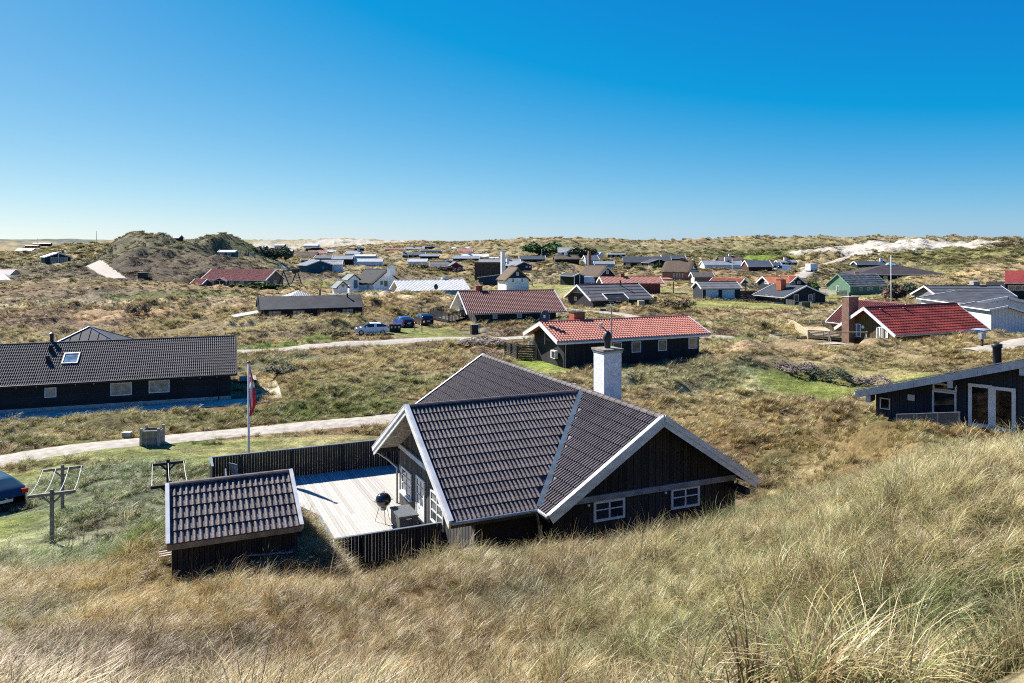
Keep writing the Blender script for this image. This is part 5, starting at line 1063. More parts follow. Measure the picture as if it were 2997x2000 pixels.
p0 = atz(Q('d', 150, 800), .6); nf = Vector((-h.u.y, h.u.x, 0)); slat_fence([h.loc+h.u*.9+nf*3.0, h.loc-h.u*.9+nf*3.3, h.loc-h.u*.9+nf*6.5], 1.45, 8, DKMETAL, 'porch_railing', 'dark slat railing behind the gable of the bleached red roofed house', .12, .05)
pbox(h, 'l', 'd', 174, 652, 190, 724, 0, .12, METAL, 'wall_lamp')
h = house('corr', 'grey_corrugated_house', 'black house with grey corrugated roof, recessed porch and white verges', BLACKW, TILE_GY, 'corr', bh=.3, cap=.08)
window(h, 'l', 4, 710, 858, 736, 900, fw=.1, gm=GLASSM); window(h, 'l', 4, 690, 765, 800, 812, fw=.06, nx=2, gm=glass('gable_glass', (.12, .2, .26), .1))
window(h, 'f', 4, 1184, 868, 1242, 915, gm=BROWNW, fw=.12); window(h, 'f', 4, 1306, 890, 1328, 960, fw=.08, gm=GLASSM, name='door')
# recessed porch: its shade painted as a dark roof slab, framed by white boards
sF = h.S[0]; a0 = ray(h, wplane(h, 'f'), Q(4, 1075, 900))[0]; a1 = ray(h, wplane(h, 'f'), Q(4, 1320, 900))[0]; b0 = sF.s*.66
m = MB(); m.hexa([sF.P(a0, b0, 0), sF.P(a1, b0, 0), sF.P(a1, sF.s, .0), sF.P(a0, sF.s, .0), sF.P(a0, b0, .09), sF.P(a1, b0, .09), sF.P(a1, sF.s+.03, .10), sF.P(a0, sF.s+.03, .10)]); m.build('porch_shade_slab', M('porch_shade', (.012, .014, .018), .8), h.root)
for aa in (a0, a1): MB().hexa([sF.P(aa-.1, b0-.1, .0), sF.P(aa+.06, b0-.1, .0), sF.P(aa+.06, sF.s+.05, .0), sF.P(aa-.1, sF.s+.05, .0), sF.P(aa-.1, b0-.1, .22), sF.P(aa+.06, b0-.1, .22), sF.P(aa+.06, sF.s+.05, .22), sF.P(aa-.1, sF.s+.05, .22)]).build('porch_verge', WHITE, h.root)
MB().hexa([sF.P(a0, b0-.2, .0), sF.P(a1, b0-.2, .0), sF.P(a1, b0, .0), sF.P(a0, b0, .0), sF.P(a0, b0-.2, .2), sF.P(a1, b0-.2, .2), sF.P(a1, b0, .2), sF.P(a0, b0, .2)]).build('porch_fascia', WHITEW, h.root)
pipe(h, 4, 1237, 665, .12, .14); pipe(h, 4, 870, 790, .55, .06, cap=False, name='roof_vent')
e0 = h.loc+h.u*(h.L-h.og)+Vector((h.u.y, -h.u.x, 0))*(h.w-h.oe); board_w = [e0, e0+h.u*1.4+Vector((.5, 1.0, 0))]
slat_fence(board_w, 1.75, 11, DKMETAL, 'side_screen', 'black screen wall at the right corner of the grey corrugated house', .14, .02)
h = house('white_tile', 'white_roof_house', 'light blue house with white tiled roof and white chimney', LIGHTBLUE, TILE_WH, gable=M('pale_beige_gable', (.50, .46, .40), .8, .1), cap=.12)  # gable walls take one even pale beige
chimney(h, 3, 1145, 1195, 632, .8, WHITEB, zb=h.hr-1); pipe(h, 3, 870, 722, .5, .1, METAL, 'roof_vent', cap=False); pipe(h, 3, 1006, 722, .5, .1, METAL, 'roof_vent', cap=False)
window(h, 'f', 3, 1092, 796, 1120, 822, fw=.08); downpipe(h, ray(h, wplane(h, 'f'), Q(3, 1088, 820))[0], mat=LIGHTBLUE)
h = house('red', 'dark_red_roof_house', 'olive timber house with dark red glazed tiled roof in wide bands', OLIVEW, TILE_RD, tp=(.26, .5), amp=.05, bh=.34, cap=.05, base=None)
rafters(h, 16); chb = chimney(h, 6, 290, 402, 858, 2.6, BRICKB, CONC, dp=1.1, zb=0, cowl=True); chb['label'] = 'broad stepped brown brick chimney'
for px, py in ((698, 985), (965, 975), (1538, 1022)): pipe(h, 6, px, py, .12 if py < 1000 else .3, .17, M('brick_flue', (.25, .10, .08), .8), 'roof_vent', cap=False)
for x, w_ in ((357, 32), (390, 32), (422, 50)): window(h, 'l', 6, x, 1172, x+w_, 1325, gm=glass('blue_glass', (.10, .2, .32), .08), fw=.09)
for x, w_ in ((650, 40), (690, 42)): window(h, 'l', 6, x, 1210, x+w_, 1350, gm=GLASSD, fw=.09, nx=2)
window(h, 'l', 6, 755, 1265, 785, 1335, gm=WHITE, fw=.05); window(h, 'f', 6, 1265, 1300, 1312, 1350, fw=.07)
a, z = ray(h, wplane(h, 'l'), Q(6, 495, 1210)); lp = wplane(h, 'l'); MB().tube([lp[0]+lp[1]*a+Z3*z, lp[0]+lp[1]*a+Z3*z+lp[2]*.05], .2, 14).build('wall_disc', WHITE, h.root)
downpipe(h, h.og+.3, mat=WHITE)
for i in range(20): pass
h2 = house('red_back', 'red_roof_back_wing', 'rear wing with bleached red tiles behind the brick chimney of the dark red roofed house', OLIVEW, TILE_RB, tp=(.28, .4), cap=.08, cat='house wing')
q0 = atz(Q(6, 0, 1330), 0)
DF = [atz(Q(5, 1268, 1225), .2), atz(Q(5, 1425, 1340), .2), atz(Q(6, 610, 1400), .2)]
sfn = slat_fence([atz(Q(5, 1720, 1232), .3), DF[0]+Vector((0, 2.5, 0)), DF[0], DF[1], DF[2]], 1.15, 6, PALE, 'pale_slat_fence', 'pale timber slat fence round the deck of the dark red roofed house', .13, .05)
m = MB(); dk_ = [DF[0]+Vector((.3, 1.5, 0)), DF[1]+Vector((.2, .3, 0)), DF[2]+Vector((0, .3, 0)), h.loc+h.u*.6, h.loc+Vector((-.5, 4, 0)), DF[0]+Vector((5, 5, 0))]
m.poly([Vector((p.x, p.y, .62)) for p in dk_]); tag(m.build('timber_terrace', PALE), 'pale timber terrace inside the pale slat fence', 'terrace')
h = house('dark_carport', 'dark_slate_house', 'black house with blue-grey corrugated roof and an open white-edged gable porch', BLACKW, M('blue_grey_sheet', (.075, .082, .098), .7, .12, .8), 'corr', bh=.26, cap=.1, gable=GREYW2)
chimney(h, 6, 1743, 1815, 683, 1.0, M('grey_brick', (.3, .27, .25), .9), zb=h.hr-1)
for b in ((1575, 872, 1642, 902), (1766, 872, 1832, 902)): window(h, 'f', 6, *b, gm=GLASSM, fw=.08)
pl = Slope(h.root, (-3.6, 0, h.hr), X3, -Y3, 3.6, h.w, h.rise); pl2 = Slope(h.root, (-3.6, 0, h.hr), X3, Y3, 3.6, h.w, h.rise)
for x, y in ((-3.2, -h.w+.6), (-3.2, h.w-.6), (-1.6, -h.w+.6)): pass
h = house('green', 'green_house', 'pale green timber house with mossy grey slate roof', GREENW, MOSS, 'none', barge=M('green_trim', (.16, .28, .2), .7), fas=M('green_trim', (.16, .28, .2)), cap=.05)
for i in range(5): s = h.S[0]; b = s.s*(i+1)/6; m = MB(); m.hexa([s.P(0, b, 0), s.P(s.L, b, 0), s.P(s.L, b+.12, 0), s.P(0, b+.12, 0), s.P(0, b, .05), s.P(s.L, b, .05), s.P(s.L, b+.12, .02), s.P(0, b+.12, .02)]); m.build('slate_course', MOSS, h.root)
h.S[0].seams(M('slate_joint', (.11, .11, .10), .9), .95, .015, .03)
for b in ((456, 752, 486, 790), (541, 752, 571, 790), (583, 748, 608, 782), (683, 742, 728, 780)): window(h, 'f', 6, *b, fw=.1)
window(h, 'l', 6, 192, 735, 222, 805, fw=.12, name='door', gm=GLASSM); downpipe(h, .5, mat=GREENW); downpipe(h, h.L-.5, mat=TEALD)
for x, y in ((447, 628), (630, 655)): pipe(h, 6, x, y, .3, .1, METAL, 'roof_vent', cap=False)
g0 = atz(Q(5, 1555, 815), .1); g1 = atz(Q(5, 1760, 848), .1); g2 = atz(Q(5, 1878, 845), .1); slat_fence([g0, g1, g2], 1.2, 6, GREYW, 'grey_plank_fence', 'low grey plank fence in front of the green house gable', .14, .06)
h = house('garage', 'double_garage', 'dark garage with grey corrugated roof and two pale blue doors', DKBLUEW, M('mid_grey_sheet', (.15, .15, .155), .7, .12, .8), 'corr', 'garage', bh=.24, cap=.1, fas=WHITE)
GD = M('pale_blue_garage_door', (.42, .58, .68), .5, .06, 1)
for x0, x1 in ((258, 400), (445, 587)): d = window(h, 'f', 5, x0, 776, x1, 888, fm=GD, gm=GD, ny=6, fw=.06, name='garage_door', dep=.04)
downpipe(h, .4, mat=WHITE)
h = house('carport', 'orange_roof_carport', 'open carport with bright orange tiled roof on dark posts', BLACKW, TILE_OR, cat='carport', walls=False, cap=.1)
for x in (.6, h.L-.6):
    for y in (-h.w+.4, h.w-.4): MB().box(x-.08, y-.08, -.6, x+.08, y+.08, h.ze).build('post', BOARD, h.root)
MB().poly([(h.L-.1, -h.w+.2, h.ze), (h.L-.1, h.w-.2, h.ze), (h.L-.1, 0, h.hr-.15)]).build('gable', DKBLUEW, h.root)
h = house('bluecabin', 'low_felt_roof_cabin', 'low blue-black cabin with black felt roof and orange brick chimney', DKBLUEW, FELT2, 'none', 'cabin', bh=.24, cap=.07)
c_ = chimney(h, 5, 1092, 1148, 660, 0, M('orange_brick', (.42, .13, .06), .9, .2, 5), DKMETAL, zb=h.hr-1)
window(h, 'r', 5, 1265, 832, 1318, 915, fw=.12, gm=BROWNW, name='door'); window(h, 'r', 5, 1432, 832, 1480, 915, fw=.12); pbox(h, 'r', 5, 1482, 812, 1508, 918, .0, .08, GREYW2, 'screen')
for x in (945, 1008, 1055, 1108): window(h, 'f', 5, x, 835+(x-945)*.18, x+22, 858+(x-945)*.18, fw=.08, gm=GLASSM)
g0 = atz(Q(5, 1178, 965), .2); g1 = atz(Q(5, 1275, 972), .2); slat_fence([g0, g1], 1.3, 8, GREYW2, 'grey_screen', 'grey slatted screen at the corner of the low felt-roofed cabin', .14, .03)
g0 = atz(Q(5, 590, 885), .8); g1 = atz(Q(5, 850, 885), .5); slat_fence([g0, g1, g1+Vector((5, 4, 0))], 1.7, 9, DKBLUEW, 'link_fence', 'dark board fence linking the garage and the low felt-roofed cabin', .18, .01)
for k, nm, lb in (('orange_a', 'orange_roof_house', 'dark house with orange tiled roof and white gables behind the low cabin'), ('orange_b', 'orange_roof_wing', 'right gable wing of the orange roofed house with two square windows')):
    h = house(k, nm, lb, DKBLUEW, TILE_OR, bh=.3, cap=.08)
window(h, 'r', 5, 1238, 678, 1276, 712, fw=.12, gm=GLASSM); window(h, 'r', 5, 1304, 676, 1342, 710, fw=.12, gm=GLASSM)
window(HP['orange_a'], 'l', 5, 934, 678, 974, 712, fw=.12, gm=GLASSM); pipe(HP['orange_a'], 5, 1072, 590, .05, .12)
h = house('brickred', 'long_brick_house', 'long brown brick house with red tiled roof and white verges below the big dune', BRICKB, M('fresh_red_tile', (.32, .085, .075), .7, .12, 1.2), bh=.34, tp=(.32, .42), cap=.08, fas=WHITE)
for b in ((672, 675, 717, 733), (790, 678, 836, 738)): window(h, 'f', 2, *b, nx=2, ny=3, fw=.1, gm=GLASSM)
for b in ((1094, 678, 1128, 738), (1177, 672, 1210, 730)): window(h, 'r', 2, *b, nx=2, ny=3, fw=.1, gm=GLASSM)
window(h, 'r', 2, 1247, 692, 1258, 722, fw=.1); pbox(h, 'f', 2, 890, 682, 1022, 752, -.03, .03, M('carport_shade', (.03, .026, .024), .9), 'bay_shade_panel'); chimney(h, 2, 1170, 1225, 546, 1.5, BRICKR, zb=h.hr-1.5)  # the bay's dark inside is a flat panel with shade painted on
ph = empty('porch_hood', h.loc+h.u*(ray(h, wplane(h, 'f'), Q(2, 590, 700))[0])+Vector((h.u.y, -h.u.x, 0))*(h.w-.2), h.ang, 'small gabled porch with red tiles and white verges on the long brick house', 'porch')
m = MB(); m.poly([(-2.2, -1.2, 2.1), (0, -1.2, 3.0), (0, 1.5, 3.0), (-2.2, 1.5, 2.1)]); m.poly([(0, -1.2, 3.0), (2.2, -1.2, 2.1), (2.2, 1.5, 2.1), (0, 1.5, 3.0)]); m.build('roof', MATS['fresh_red_tile'], ph)
MB().beam((-2.25, -1.25, 2.0), (0, -1.25, 2.92), .06, .26).beam((2.25, -1.25, 2.0), (0, -1.25, 2.92), .06, .26).build('verge', WHITE, ph)
for x in (-1.9, 0, 1.9): MB().box(x-.08, -1.1, -.5, x+.08, -.94, 2.1).build('post', WHITE, ph)
MB().box(-1.8, .2, -.5, 1.8, .3, 2.1).build('wall', GREYW2, ph)
h = house('brickred_annex', 'grey_annex', 'small grey boarded annex with red tiled roof beside the long brick house', GREYW2, M('crimson_tile', (.33, .03, .03), .6, .1), cat='annex', cap=.08, bh=.24)
window(h, 'l', 2, 250, 712, 305, 752, nx=2, fw=.1); window(h, 'f', 2, 252, 712, 304, 754, nx=2, ny=2, fw=.1) if False else None
h = house('orange_brick', 'orange_tiled_brick_house', 'brick house with faded orange-red tiled roof behind the grey corrugated house', M('dark_red_brick', (.18, .05, .04), .9, .2, 4), M('faded_orange_tile', (.38, .15, .11), .7, .15, 1.2), bh=.3, tp=(.3, .4), cap=.08, fas=WHITE, gable=GREYW)
chimney(h, 4, 1235, 1280, 592, .3, BRICKR, DKMETAL, zb=h.hr-1); pipe(h, 4, 1372, 645, .2, .1, METAL, 'roof_vent', cap=False)
MB().box(h.L+2.2, -h.w+.5, -.5, h.L+2.35, -h.w+.65, h.hr-1).build('post', DKMETAL, h.root); MB().hexa([(h.L-.5, -1.5, h.hr-.7), (h.L+2.6, -1.5, h.hr-.7), (h.L+2.6, 1.5, h.hr-.5), (h.L-.5, 1.5, h.hr-.5), (h.L-.5, -1.5, h.hr-.5), (h.L+2.6, -1.5, h.hr-.5), (h.L+2.6, 1.5, h.hr-.3), (h.L-.5, 1.5, h.hr-.3)]).build('canopy', MATS['faded_orange_tile'], h.root)
h = house('red_wood', 'red_timber_house', 'dark red timber house with grey roof, white trim and low shrubs', REDW, M('grey_sheet_roof', (.14, .145, .145), .7, .1, 1), 'corr', bh=.24, cap=.08)
window(h, 'f', 3, 1088, 524, 1120, 552, fw=.14); d = window(h, 'f', 3, 1163, 518, 1193, 580, nx=2, ny=3, fw=.16, name='door'); chimney(h, 3, 1200, 1235, 418, 1.0, WHITEB, zb=h.hr-1)
h = house('red_wood_gable', 'red_timber_gable', 'right gable wing of the dark red timber house with two windows', REDW, MATS['grey_sheet_roof'], 'corr', cat='house wing', bh=.24, cap=.08)
window(h, 'r', 3, 1253, 525, 1282, 552, fw=.14); window(h, 'r', 3, 1340, 522, 1370, 548, fw=.14)
h = house('bigblack', 'big_black_house', 'large black house with dark shallow roof on the rise', M('black_render', (.012, .014, .018), .8, .2), FELT2, 'none', bh=.24, cap=.05, fas=WHITEW, barge=WHITEW)
for b in ((1298, 478, 1350, 530), (1434, 478, 1478, 524)): window(h, 'f', 4, *b, nx=2, fw=.12, gm=GLASSL)
pipe(h, 4, 1476, 378, -.1, .15)
h = house('bigblack_wing', 'black_porch_wing', 'open gabled porch wing on the front of the large black house', MATS['black_render'], FELT2, 'none', cat='house wing', bh=.24, cap=.05)
window(h, 'r', 4, 1580, 478, 1618, 520, fw=.12, gm=GLASSL); window(h, 'r', 4, 1680, 478, 1702, 518, fw=.12, gm=GLASSM)
for x in (.0, -h.w+.6, h.w-.6): MB().box(h.L-.3, x-.1, -.5, h.L-.1, x+.1, h.hr-abs(x)*h.t-.2).build('post', WHITEW, h.root)
h = house('navy', 'navy_gable_house', 'navy blue house with two small square white windows in its gable', NAVYW, M('grey_felt', (.16, .17, .18), .8, .1), 'none', bh=.26, cap=.06)
for x in (2110, 2147): window(h, 'r', 3, x, 505, x+19, 526, fw=.12)
chimney(h, 3, 1888, 1912, 415, 0, WHITEB, zb=h.hr-1)
for k, nm, lb in (('teal_shed', 'white_gable_shed', 'tall narrow white shed with a teal door and steep dark roof'), ('teal_low', 'low_white_shed', 'low white shed with steep teal roof in front of the tall one')):
    h = house(k, nm, lb, WHITEB, M('teal_roof', (.03, .07, .09), .7, .1), 'none', 'shed', barge=MATS['teal_roof'], bh=.16, cap=.03)
window(HP['teal_shed'], 'r', 2, 2095, 668, 2140, 762, fm=TEALD, gm=TEALD, fw=.08, name='door', dep=.03); window(HP['teal_low'], 'r', 2, 1957, 715, 1990, 745, fw=.08, fm=PALE)
h = house('thatch_white', 'white_thatched_cottage', 'whitewashed cottage with dark steep thatched roof and white chimney', WHITEB, M('dark_thatch', (.05, .05, .05), .95, .3, 4, bump=.8), 'thatch', 'cottage'); chimney(h, 3, 548, 588, 505, 0, WHITEB, zb=h.hr-1)
window(h, 'r', 3, 442, 675, 474, 720, nx=2, ny=2, fw=.08, fm=GREYW); window(h, 'r', 3, 486, 675, 526, 738, nx=2, ny=3, fw=.08, fm=GREYW, name='door')
h = house('thatch_blue', 'blue_gabled_thatched_cottage', 'small thatched cottage with navy upper gable over a whitewashed wall', WHITEB, THATCH, 'thatch', 'cottage')
W2 = h.w-h.oe; zt3 = h.hr-.16; zz = zt3-(W2)*h.t+.5; m = MB(); x1 = h.L-h.og+.03; yw = (zt3-zz)/h.t; m.poly([(x1, -yw, zz), (x1, yw, zz), (x1, 0, zt3)]); m.build('upper_gable', NAVYW, h.root)
window(h, 'r', 3, 2003, 573, 2030, 615, nx=2, ny=2, fw=.1); window(h, 'r', 3, 1950, 645, 1976, 692, nx=2, ny=2, fw=.09); window(h, 'r', 3, 2055, 645, 2080, 692, nx=2, ny=2, fw=.09)
tc = empty('tall_white_chimney', atz(Q(3, 1848, 712), .8), R(20), 'tall square white chimney standing left of the blue gabled cottage', 'chimney'); MB().box(-.55, -.45, -.5, .55, .45, 9.3).build('shaft', WHITEB, tc); MB().box(-.62, -.52, 9.3, .62, .52, 9.5).build('cap', CONC, tc)
h = house('thatch_a', 'black_thatched_cottage', 'steep thatched cottage with white-edged black gable and one window', MATS['black_render'], THATCH, 'thatch', 'cottage')
for sg in (-1, 1): MB().beam((h.L+.02, sg*h.w*.98, h.ze), (h.L+.02, 0, h.hr-.05), .22, .06, (1, 0, 0)).build('verge_board', WHITE, h.root)
window(h, 'r', 4, 1072, 550, 1104, 596, fw=.14, gm=GLASSM)
tc = empty('tall_brick_chimney', atz(Q(4, 880, 645), 1.0), R(20), 'tall slim brown brick chimney beside the black thatched cottage', 'chimney'); MB().box(-.5, -.5, -.5, .5, .5, 8.0).box(-.4, -.4, 8.0, .4, .4, 9.0).build('shaft', BRICKB, tc)
h = house('thatch_brick', 'brick_thatched_house', 'brick house with broad brown thatched roof and pale blue gable balcony', M('pink_brick', (.30, .14, .11), .9, .2, 3), THATCH, 'thatch', gable=M('blue_gable', (.13, .2, .25), .7, .1, stripe=.2))
chimney(h, 4, 1930, 1968, 410, .3, BRICKR, zb=h.hr-1)
for x in (1845, 1880, 1910, 1945): window(h, 'f', 4, x, 585, x+12, 635, fw=.08, gm=GLASSM)
window(h, 'r', 4, 2060, 500, 2100, 540, fw=.12, gm=GLASSM); slat_fence([h.loc+h.u*(h.L+.1)+Vector((-h.u.y, h.u.x, 0))*y+Z3*2.2 for y in (-2.6, 2.6)], .9, 1, WHITEW, 'gable_balcony_rail', 'white balcony rail across the gable of the brick thatched house', .1, .05, post=.5)
h = house('thatch_shed', 'straw_roof_outbuilding', 'low outbuilding with brown board roof and white gable door', BRICKB, M('brown_board_roof', (.18, .15, .12), .9, .2, 2, stripe=.3), 'none', 'outbuilding', gable=WHITEB, cap=.06)
h = house('smallport', 'small_black_carport', 'small black open shed with white posts beside the white van', MATS['black_render'], FELT2, 'none', 'carport', cap=.08)
for y in (-h.w+.4, 0): MB().box(h.L+.1, y-.08, -.5, h.L+.22, y+.08, h.ze+.2).build('post', WHITE, h.root)
h = house('navyteal', 'dark_teal_gable_house', 'dark teal boarded gable with white verges and pale drive', TEALW, ROOF_LG, 'corr', bh=.3, cap=.08); window(h, 'r', 2, 1735, 515, 1757, 532, fw=.08)
h = house('navyteal_side', 'light_roof_side_wing', 'light grey corrugated side roof joined to the dark teal gable', WHITEB, ROOF_LG, 'corr', cat='house wing', cap=.08)
h = house('glassgable', 'glazed_gable_house', 'dark house with glazed white-framed gable at the end of the far left road', M('dark_teal_wall', (.02, .045, .06), .8), M('blue_grey_roof', (.2, .24, .28), .5, .1), 'none', bh=.4, cap=.1)
for x in (580, 628, 685, 735): window(h, 'r', 1, x, 405, x+42, 468, fw=.12, gm=glass('sky_glass', (.2, .25, .28), .05))
window(h, 'r', 1, 832, 432, 872, 468, fw=.12, gm=GLASSM); pipe(h, 1, 722, 320, .0, .3); MB().box(h.L-.1, -.15, -.4, h.L+.1, .15, h.hr-.3).build('post', WHITE, h.root)
h = house('tealdeck', 'teal_house_on_slope', 'teal house with pale roof and glazed balcony on the far slope', TEALD, ROOF_LG, 'none', bh=.3, cap=.1)
h = house('tealdeck_gable', 'teal_gable_wing', 'teal gable wing with a wide window on the far slope', TEALD, M('mid_grey_roof', (.2, .22, .24)), 'none', cat='house wing', bh=.3, cap=.1); window(h, 'r', 4, 710, 305, 762, 345, nx=3, fw=.15, gm=GLASSL)
# ------------------------------------------------------------------ right: hipped pavilion house, red roof at the edge, white houses
ap_ = atd(Q(6, 815, 488), 252); z0 = ap_.z-5.6; hp = empty('hipped_black_house', (ap_.x, ap_.y, z0), R(-8), 'broad black house with a low hipped roof and pale roof lantern', 'house'); q = 10.2
sp = (-q*1.35, q*1.25)
m = MB(); cs4 = [(-13.5, -8.5, 2.6), (14.5, -8.5, 2.6), (14.5, 8.5, 2.6), (-13.5, 8.5, 2.6)]; rg = [(-1.6, 0, 5.5), (1.6, 0, 5.5)]
m.poly([cs4[0], cs4[1], rg[1], rg[0]]); m.poly([cs4[1], cs4[2], rg[1]]); m.poly([cs4[2], cs4[3], rg[0], rg[1]]); m.poly([cs4[3], cs4[0], rg[0]]); m.poly(cs4[::-1])
m.build('roof', M('brown_black_sheet', (.055, .045, .045), .7, .15, .5, stripe=.8), hp); MB().box(-13.5, -8.52, 2.42, 14.5, -8.45, 2.62).build('fascia', WHITEW, hp)
MB().box(-5.5, -7.2, -1, 10.5, 7.2, 2.58).build('wall', MATS['black_render'], hp); MB().box(-13, -6, -1, -5.5, 6, 2.5).build('wall', MATS['black_render'], hp)
MB().hexa([(-1.7, -1.2, 5.3), (1.7, -1.2, 5.3), (1.7, 1.2, 5.3), (-1.7, 1.2, 5.3), (-.6, -.4, 6.1), (.6, -.4, 6.1), (.6, .4, 6.1), (-.6, .4, 6.1)]).build('roof_lantern', glass('lantern_glass', (.35, .5, .58), .1), hp)
for x in (-4.5, 1.5, 5, 8): winrect(hp, (Vector((0, -7.2, 0)), X3, -Y3), x, x+1.2, .5, 2.1, nx=2, ny=3, fw=.1, gm=GLASSL)
for x in (11.5, 13.8): MB().box(x, -8.2, -1, x+.25, -7.9, 2.5).build('post', MATS['black_render'], hp)
MB().box(10.5, -8.2, -.2, 14, -8.1, .7).build('railing', MATS['black_render'], hp); MB().box(-13.3, -8.3, -1, -12, -7.3, 3.4).build('chimney', BRICKR, hp)
# right edge: white houses
def gable_house(name, label, apex, lf, rt, D, hr, depth, wall, roof, barge=WHITE, ang=None, cat='house', bh=.34):
    """gable towards the camera given by apex and the two verge feet in the picture"""
    A = atd(apex, D); zg = A.z-hr; dl = atd(lf, D); dr = atd(rt, D); wl = A.x-dl.x; wr = dr.x-A.x; zl = dl.z-zg; zr_ = dr.z-zg; root = empty(name, (A.x, A.y, zg), R(ang or 0), label, cat)
    m = MB(); P = [(-wl+.5, 0, -1), (wr-.5, 0, -1), (wr-.5, 0, zr_+.1), (0, 0, hr-.15), (-wl+.5, 0, zl+.1)]; m.poly(P); Bk = [(p[0], depth, p[2]) for p in P]; m.poly(Bk[::-1])
    m.quad(P[1], Bk[1], Bk[2], P[2]); m.quad(Bk[0], P[0], P[4], Bk[4]); m.build('wall', wall, root)
    for n_, w_, z_ in ((-X3, wl, zl), (X3, wr, zr_)):
        s = Slope(root, (0, -.5, hr), Y3, n_, depth+1, w_, hr-z_); s.slab(roof, 'roof', .14); s.barge(0, barge, bh, .05, .05, out=-1); s.barge(depth+1, barge, bh, .05, .05); s.fascia(barge, .15)
    return root
wh1 = gable_house('white_gable_house', 'white rendered house with broad black shallow roof at the right edge', Q(6, 2140, 860), Q(6, 1650, 948), Q(6, 2700, 1000), 108, 4.6, 12, WHITEB, FELT)
wh2 = gable_house('white_annex', 'white boarded annex with lower gable in front of the white rendered house', Q(6, 2138, 968), Q(6, 1925, 1008), Q(6, 2420, 1060), 98, 3.3, 6, M('white_boards', (.72, .73, .74), .7, .05, stripe=.18), FELT, cat='annex', bh=.2)
for x in (1762, 1895): 
    pl = (Vector((0, 0, 0)), X3, -Y3); H_ = W_(); H_.loc = wh1.location.copy(); H_.ang = 0; H_.root = wh1; H_.og = H_.oe = 0; window(H_, pl, 6, x, 998, x+92, 1048, nx=2, fw=.07, gm=GLASSM, sill=True)
rr = empty('red_hipped_house', atd(Q(6, 2090, 705), 150)-Z3*2.3, R(0), 'dark house with red roof cut by the right edge of the picture', 'house')
MB().poly([(0, -1, 2.35), (9, -1, 2.35), (9, 4, 4.7), (3.2, 4, 4.55)]).build('roof', M('oxide_red_roof', (.33, .06, .045), .6, .12), rr); MB().box(.7, 0, -1, 9, 6, 2.3).build('wall', MATS['black_render'], rr); MB().box(0, -1.05, 2.2, 9, -.98, 2.36).build('fascia', WHITEW, rr)
for i in range(4): winrect(rr, (Vector((0, 0, 0)), X3, -Y3), 1.2+i*1.35, 2.45+i*1.35, .9, 1.9, fw=.1, gm=GLASSM)
# left edge roofs
le = empty('pink_ribbed_roof', atd(Q(1, 0, 548), 205)-Z3*2.6, R(0), 'pink and white ribbed roof at the left edge of the picture', 'house')
s = Slope(le, (-6, 0, 2.6), X3, -Y3, 10.1, 3.4, 1.9); s.slab(M('rose_sheet', (.42, .24, .22), .7, .1), 'roof'); s.seams(WHITEW, .55, .05, .16); s2 = Slope(le, (-6, 0, 2.6), X3, Y3, 10.1, 3.4, 1.9); s2.slab(MATS['rose_sheet'], 'roof'); MB().box(-6, -3.0, -1.5, 3.9, 3.0, .8).poly([(3.9, -3.0, .8), (3.9, 3.0, .8), (3.9, 0, 2.5)]).build('wall', M('cream_wall', (.5, .47, .38), .8), le)
le = empty('blue_grey_roof', atd(Q(1, 0, 592), 195)-Z3*3.5, R(6), 'pale blue-grey sloping roof at the left edge below the pink ribbed one', 'house')
s = Slope(le, (-4, 0, 3.5), X3, -Y3, 4.7, 2.6, 1.5); s.slab(M('blue_grey_sheet2', (.3, .34, .38), .5, .1), 'roof'); s2 = Slope(le, (-4, 0, 3.5), X3, Y3, 4.7, 2.6, 1.5); s2.slab(MATS['blue_grey_sheet2'], 'roof'); MB().hexa([(.7, -2.6, 2.0), (3.8, -2.6, 2.0), (3.8, 2.6, 2.0), (.7, 2.6, 2.0), (.7, -.01, 3.5), (.71, -.01, 3.5), (.71, .01, 3.5), (.7, .01, 3.5)]).build('hip', MATS['blue_grey_sheet2'], le); MB().box(-4, -2.3, -1, 2.5, 2.3, 2.0).build('wall', GREYW2, le)
# ------------------------------------------------------------------ right, near: black house on the slope
P0 = atd((2834, 1250.6), 36); bu = Vector((.748, -.664, 0)); BA = math.atan2(bu.y, bu.x); bh_ = W_(); bh_.loc = P0-bu*4.2; bh_.loc.z = 3.9; bh_.ang = BA; bh_.og = bh_.oe = 0
bh_.root = empty('slope_black_house', bh_.loc, BA, 'black house with long pale fascia, white glazed double door and black flue', 'house'); r = bh_.root
PB_ = (Vector((0, -.055, 0)), X3, -Y3)
tl = ray(bh_, (Vector((0, -.8, 0)), X3, -Y3), (2507, 1146)); tr2 = ray(bh_, (Vector((0, -.8, 0)), X3, -Y3), (2997, 1056)); slp = (tr2[1]-tl[1])/(tr2[0]-tl[0]); xa, za = tl; xb = tr2[0]+3.5; zb_ = za+slp*(xb-xa)
xw0 = ray(bh_, PB_, (2563, 1200))[0]
zf = lambda x: za+slp*(x-xa)
m = MB(); m.poly([(xw0, 0, -1.5), (xb-.3, 0, -1.5), (xb-.3, 0, zf(xb-.3)-.1), (xw0, 0, zf(xw0)-.1)]); m.quad((xw0, 7, -1.5), (xw0, 0, -1.5), (xw0, 0, zf(xw0)-.1), (xw0, 7, zf(xw0)-.85)); m.quad((xb-.3, 0, -1.5), (xb-.3, 7, -1.5), (xb-.3, 7, zf(xb)-.85), (xb-.3, 0, zf(xb)-.1)); m.build('wall', M('blue_black_wall', (.010, .012, .018), .8, .2), r)
bw = M('blue_black_board', (.022, .027, .042), .6, .3, 3, stretch=(4, 4, .5), rnd=.25)
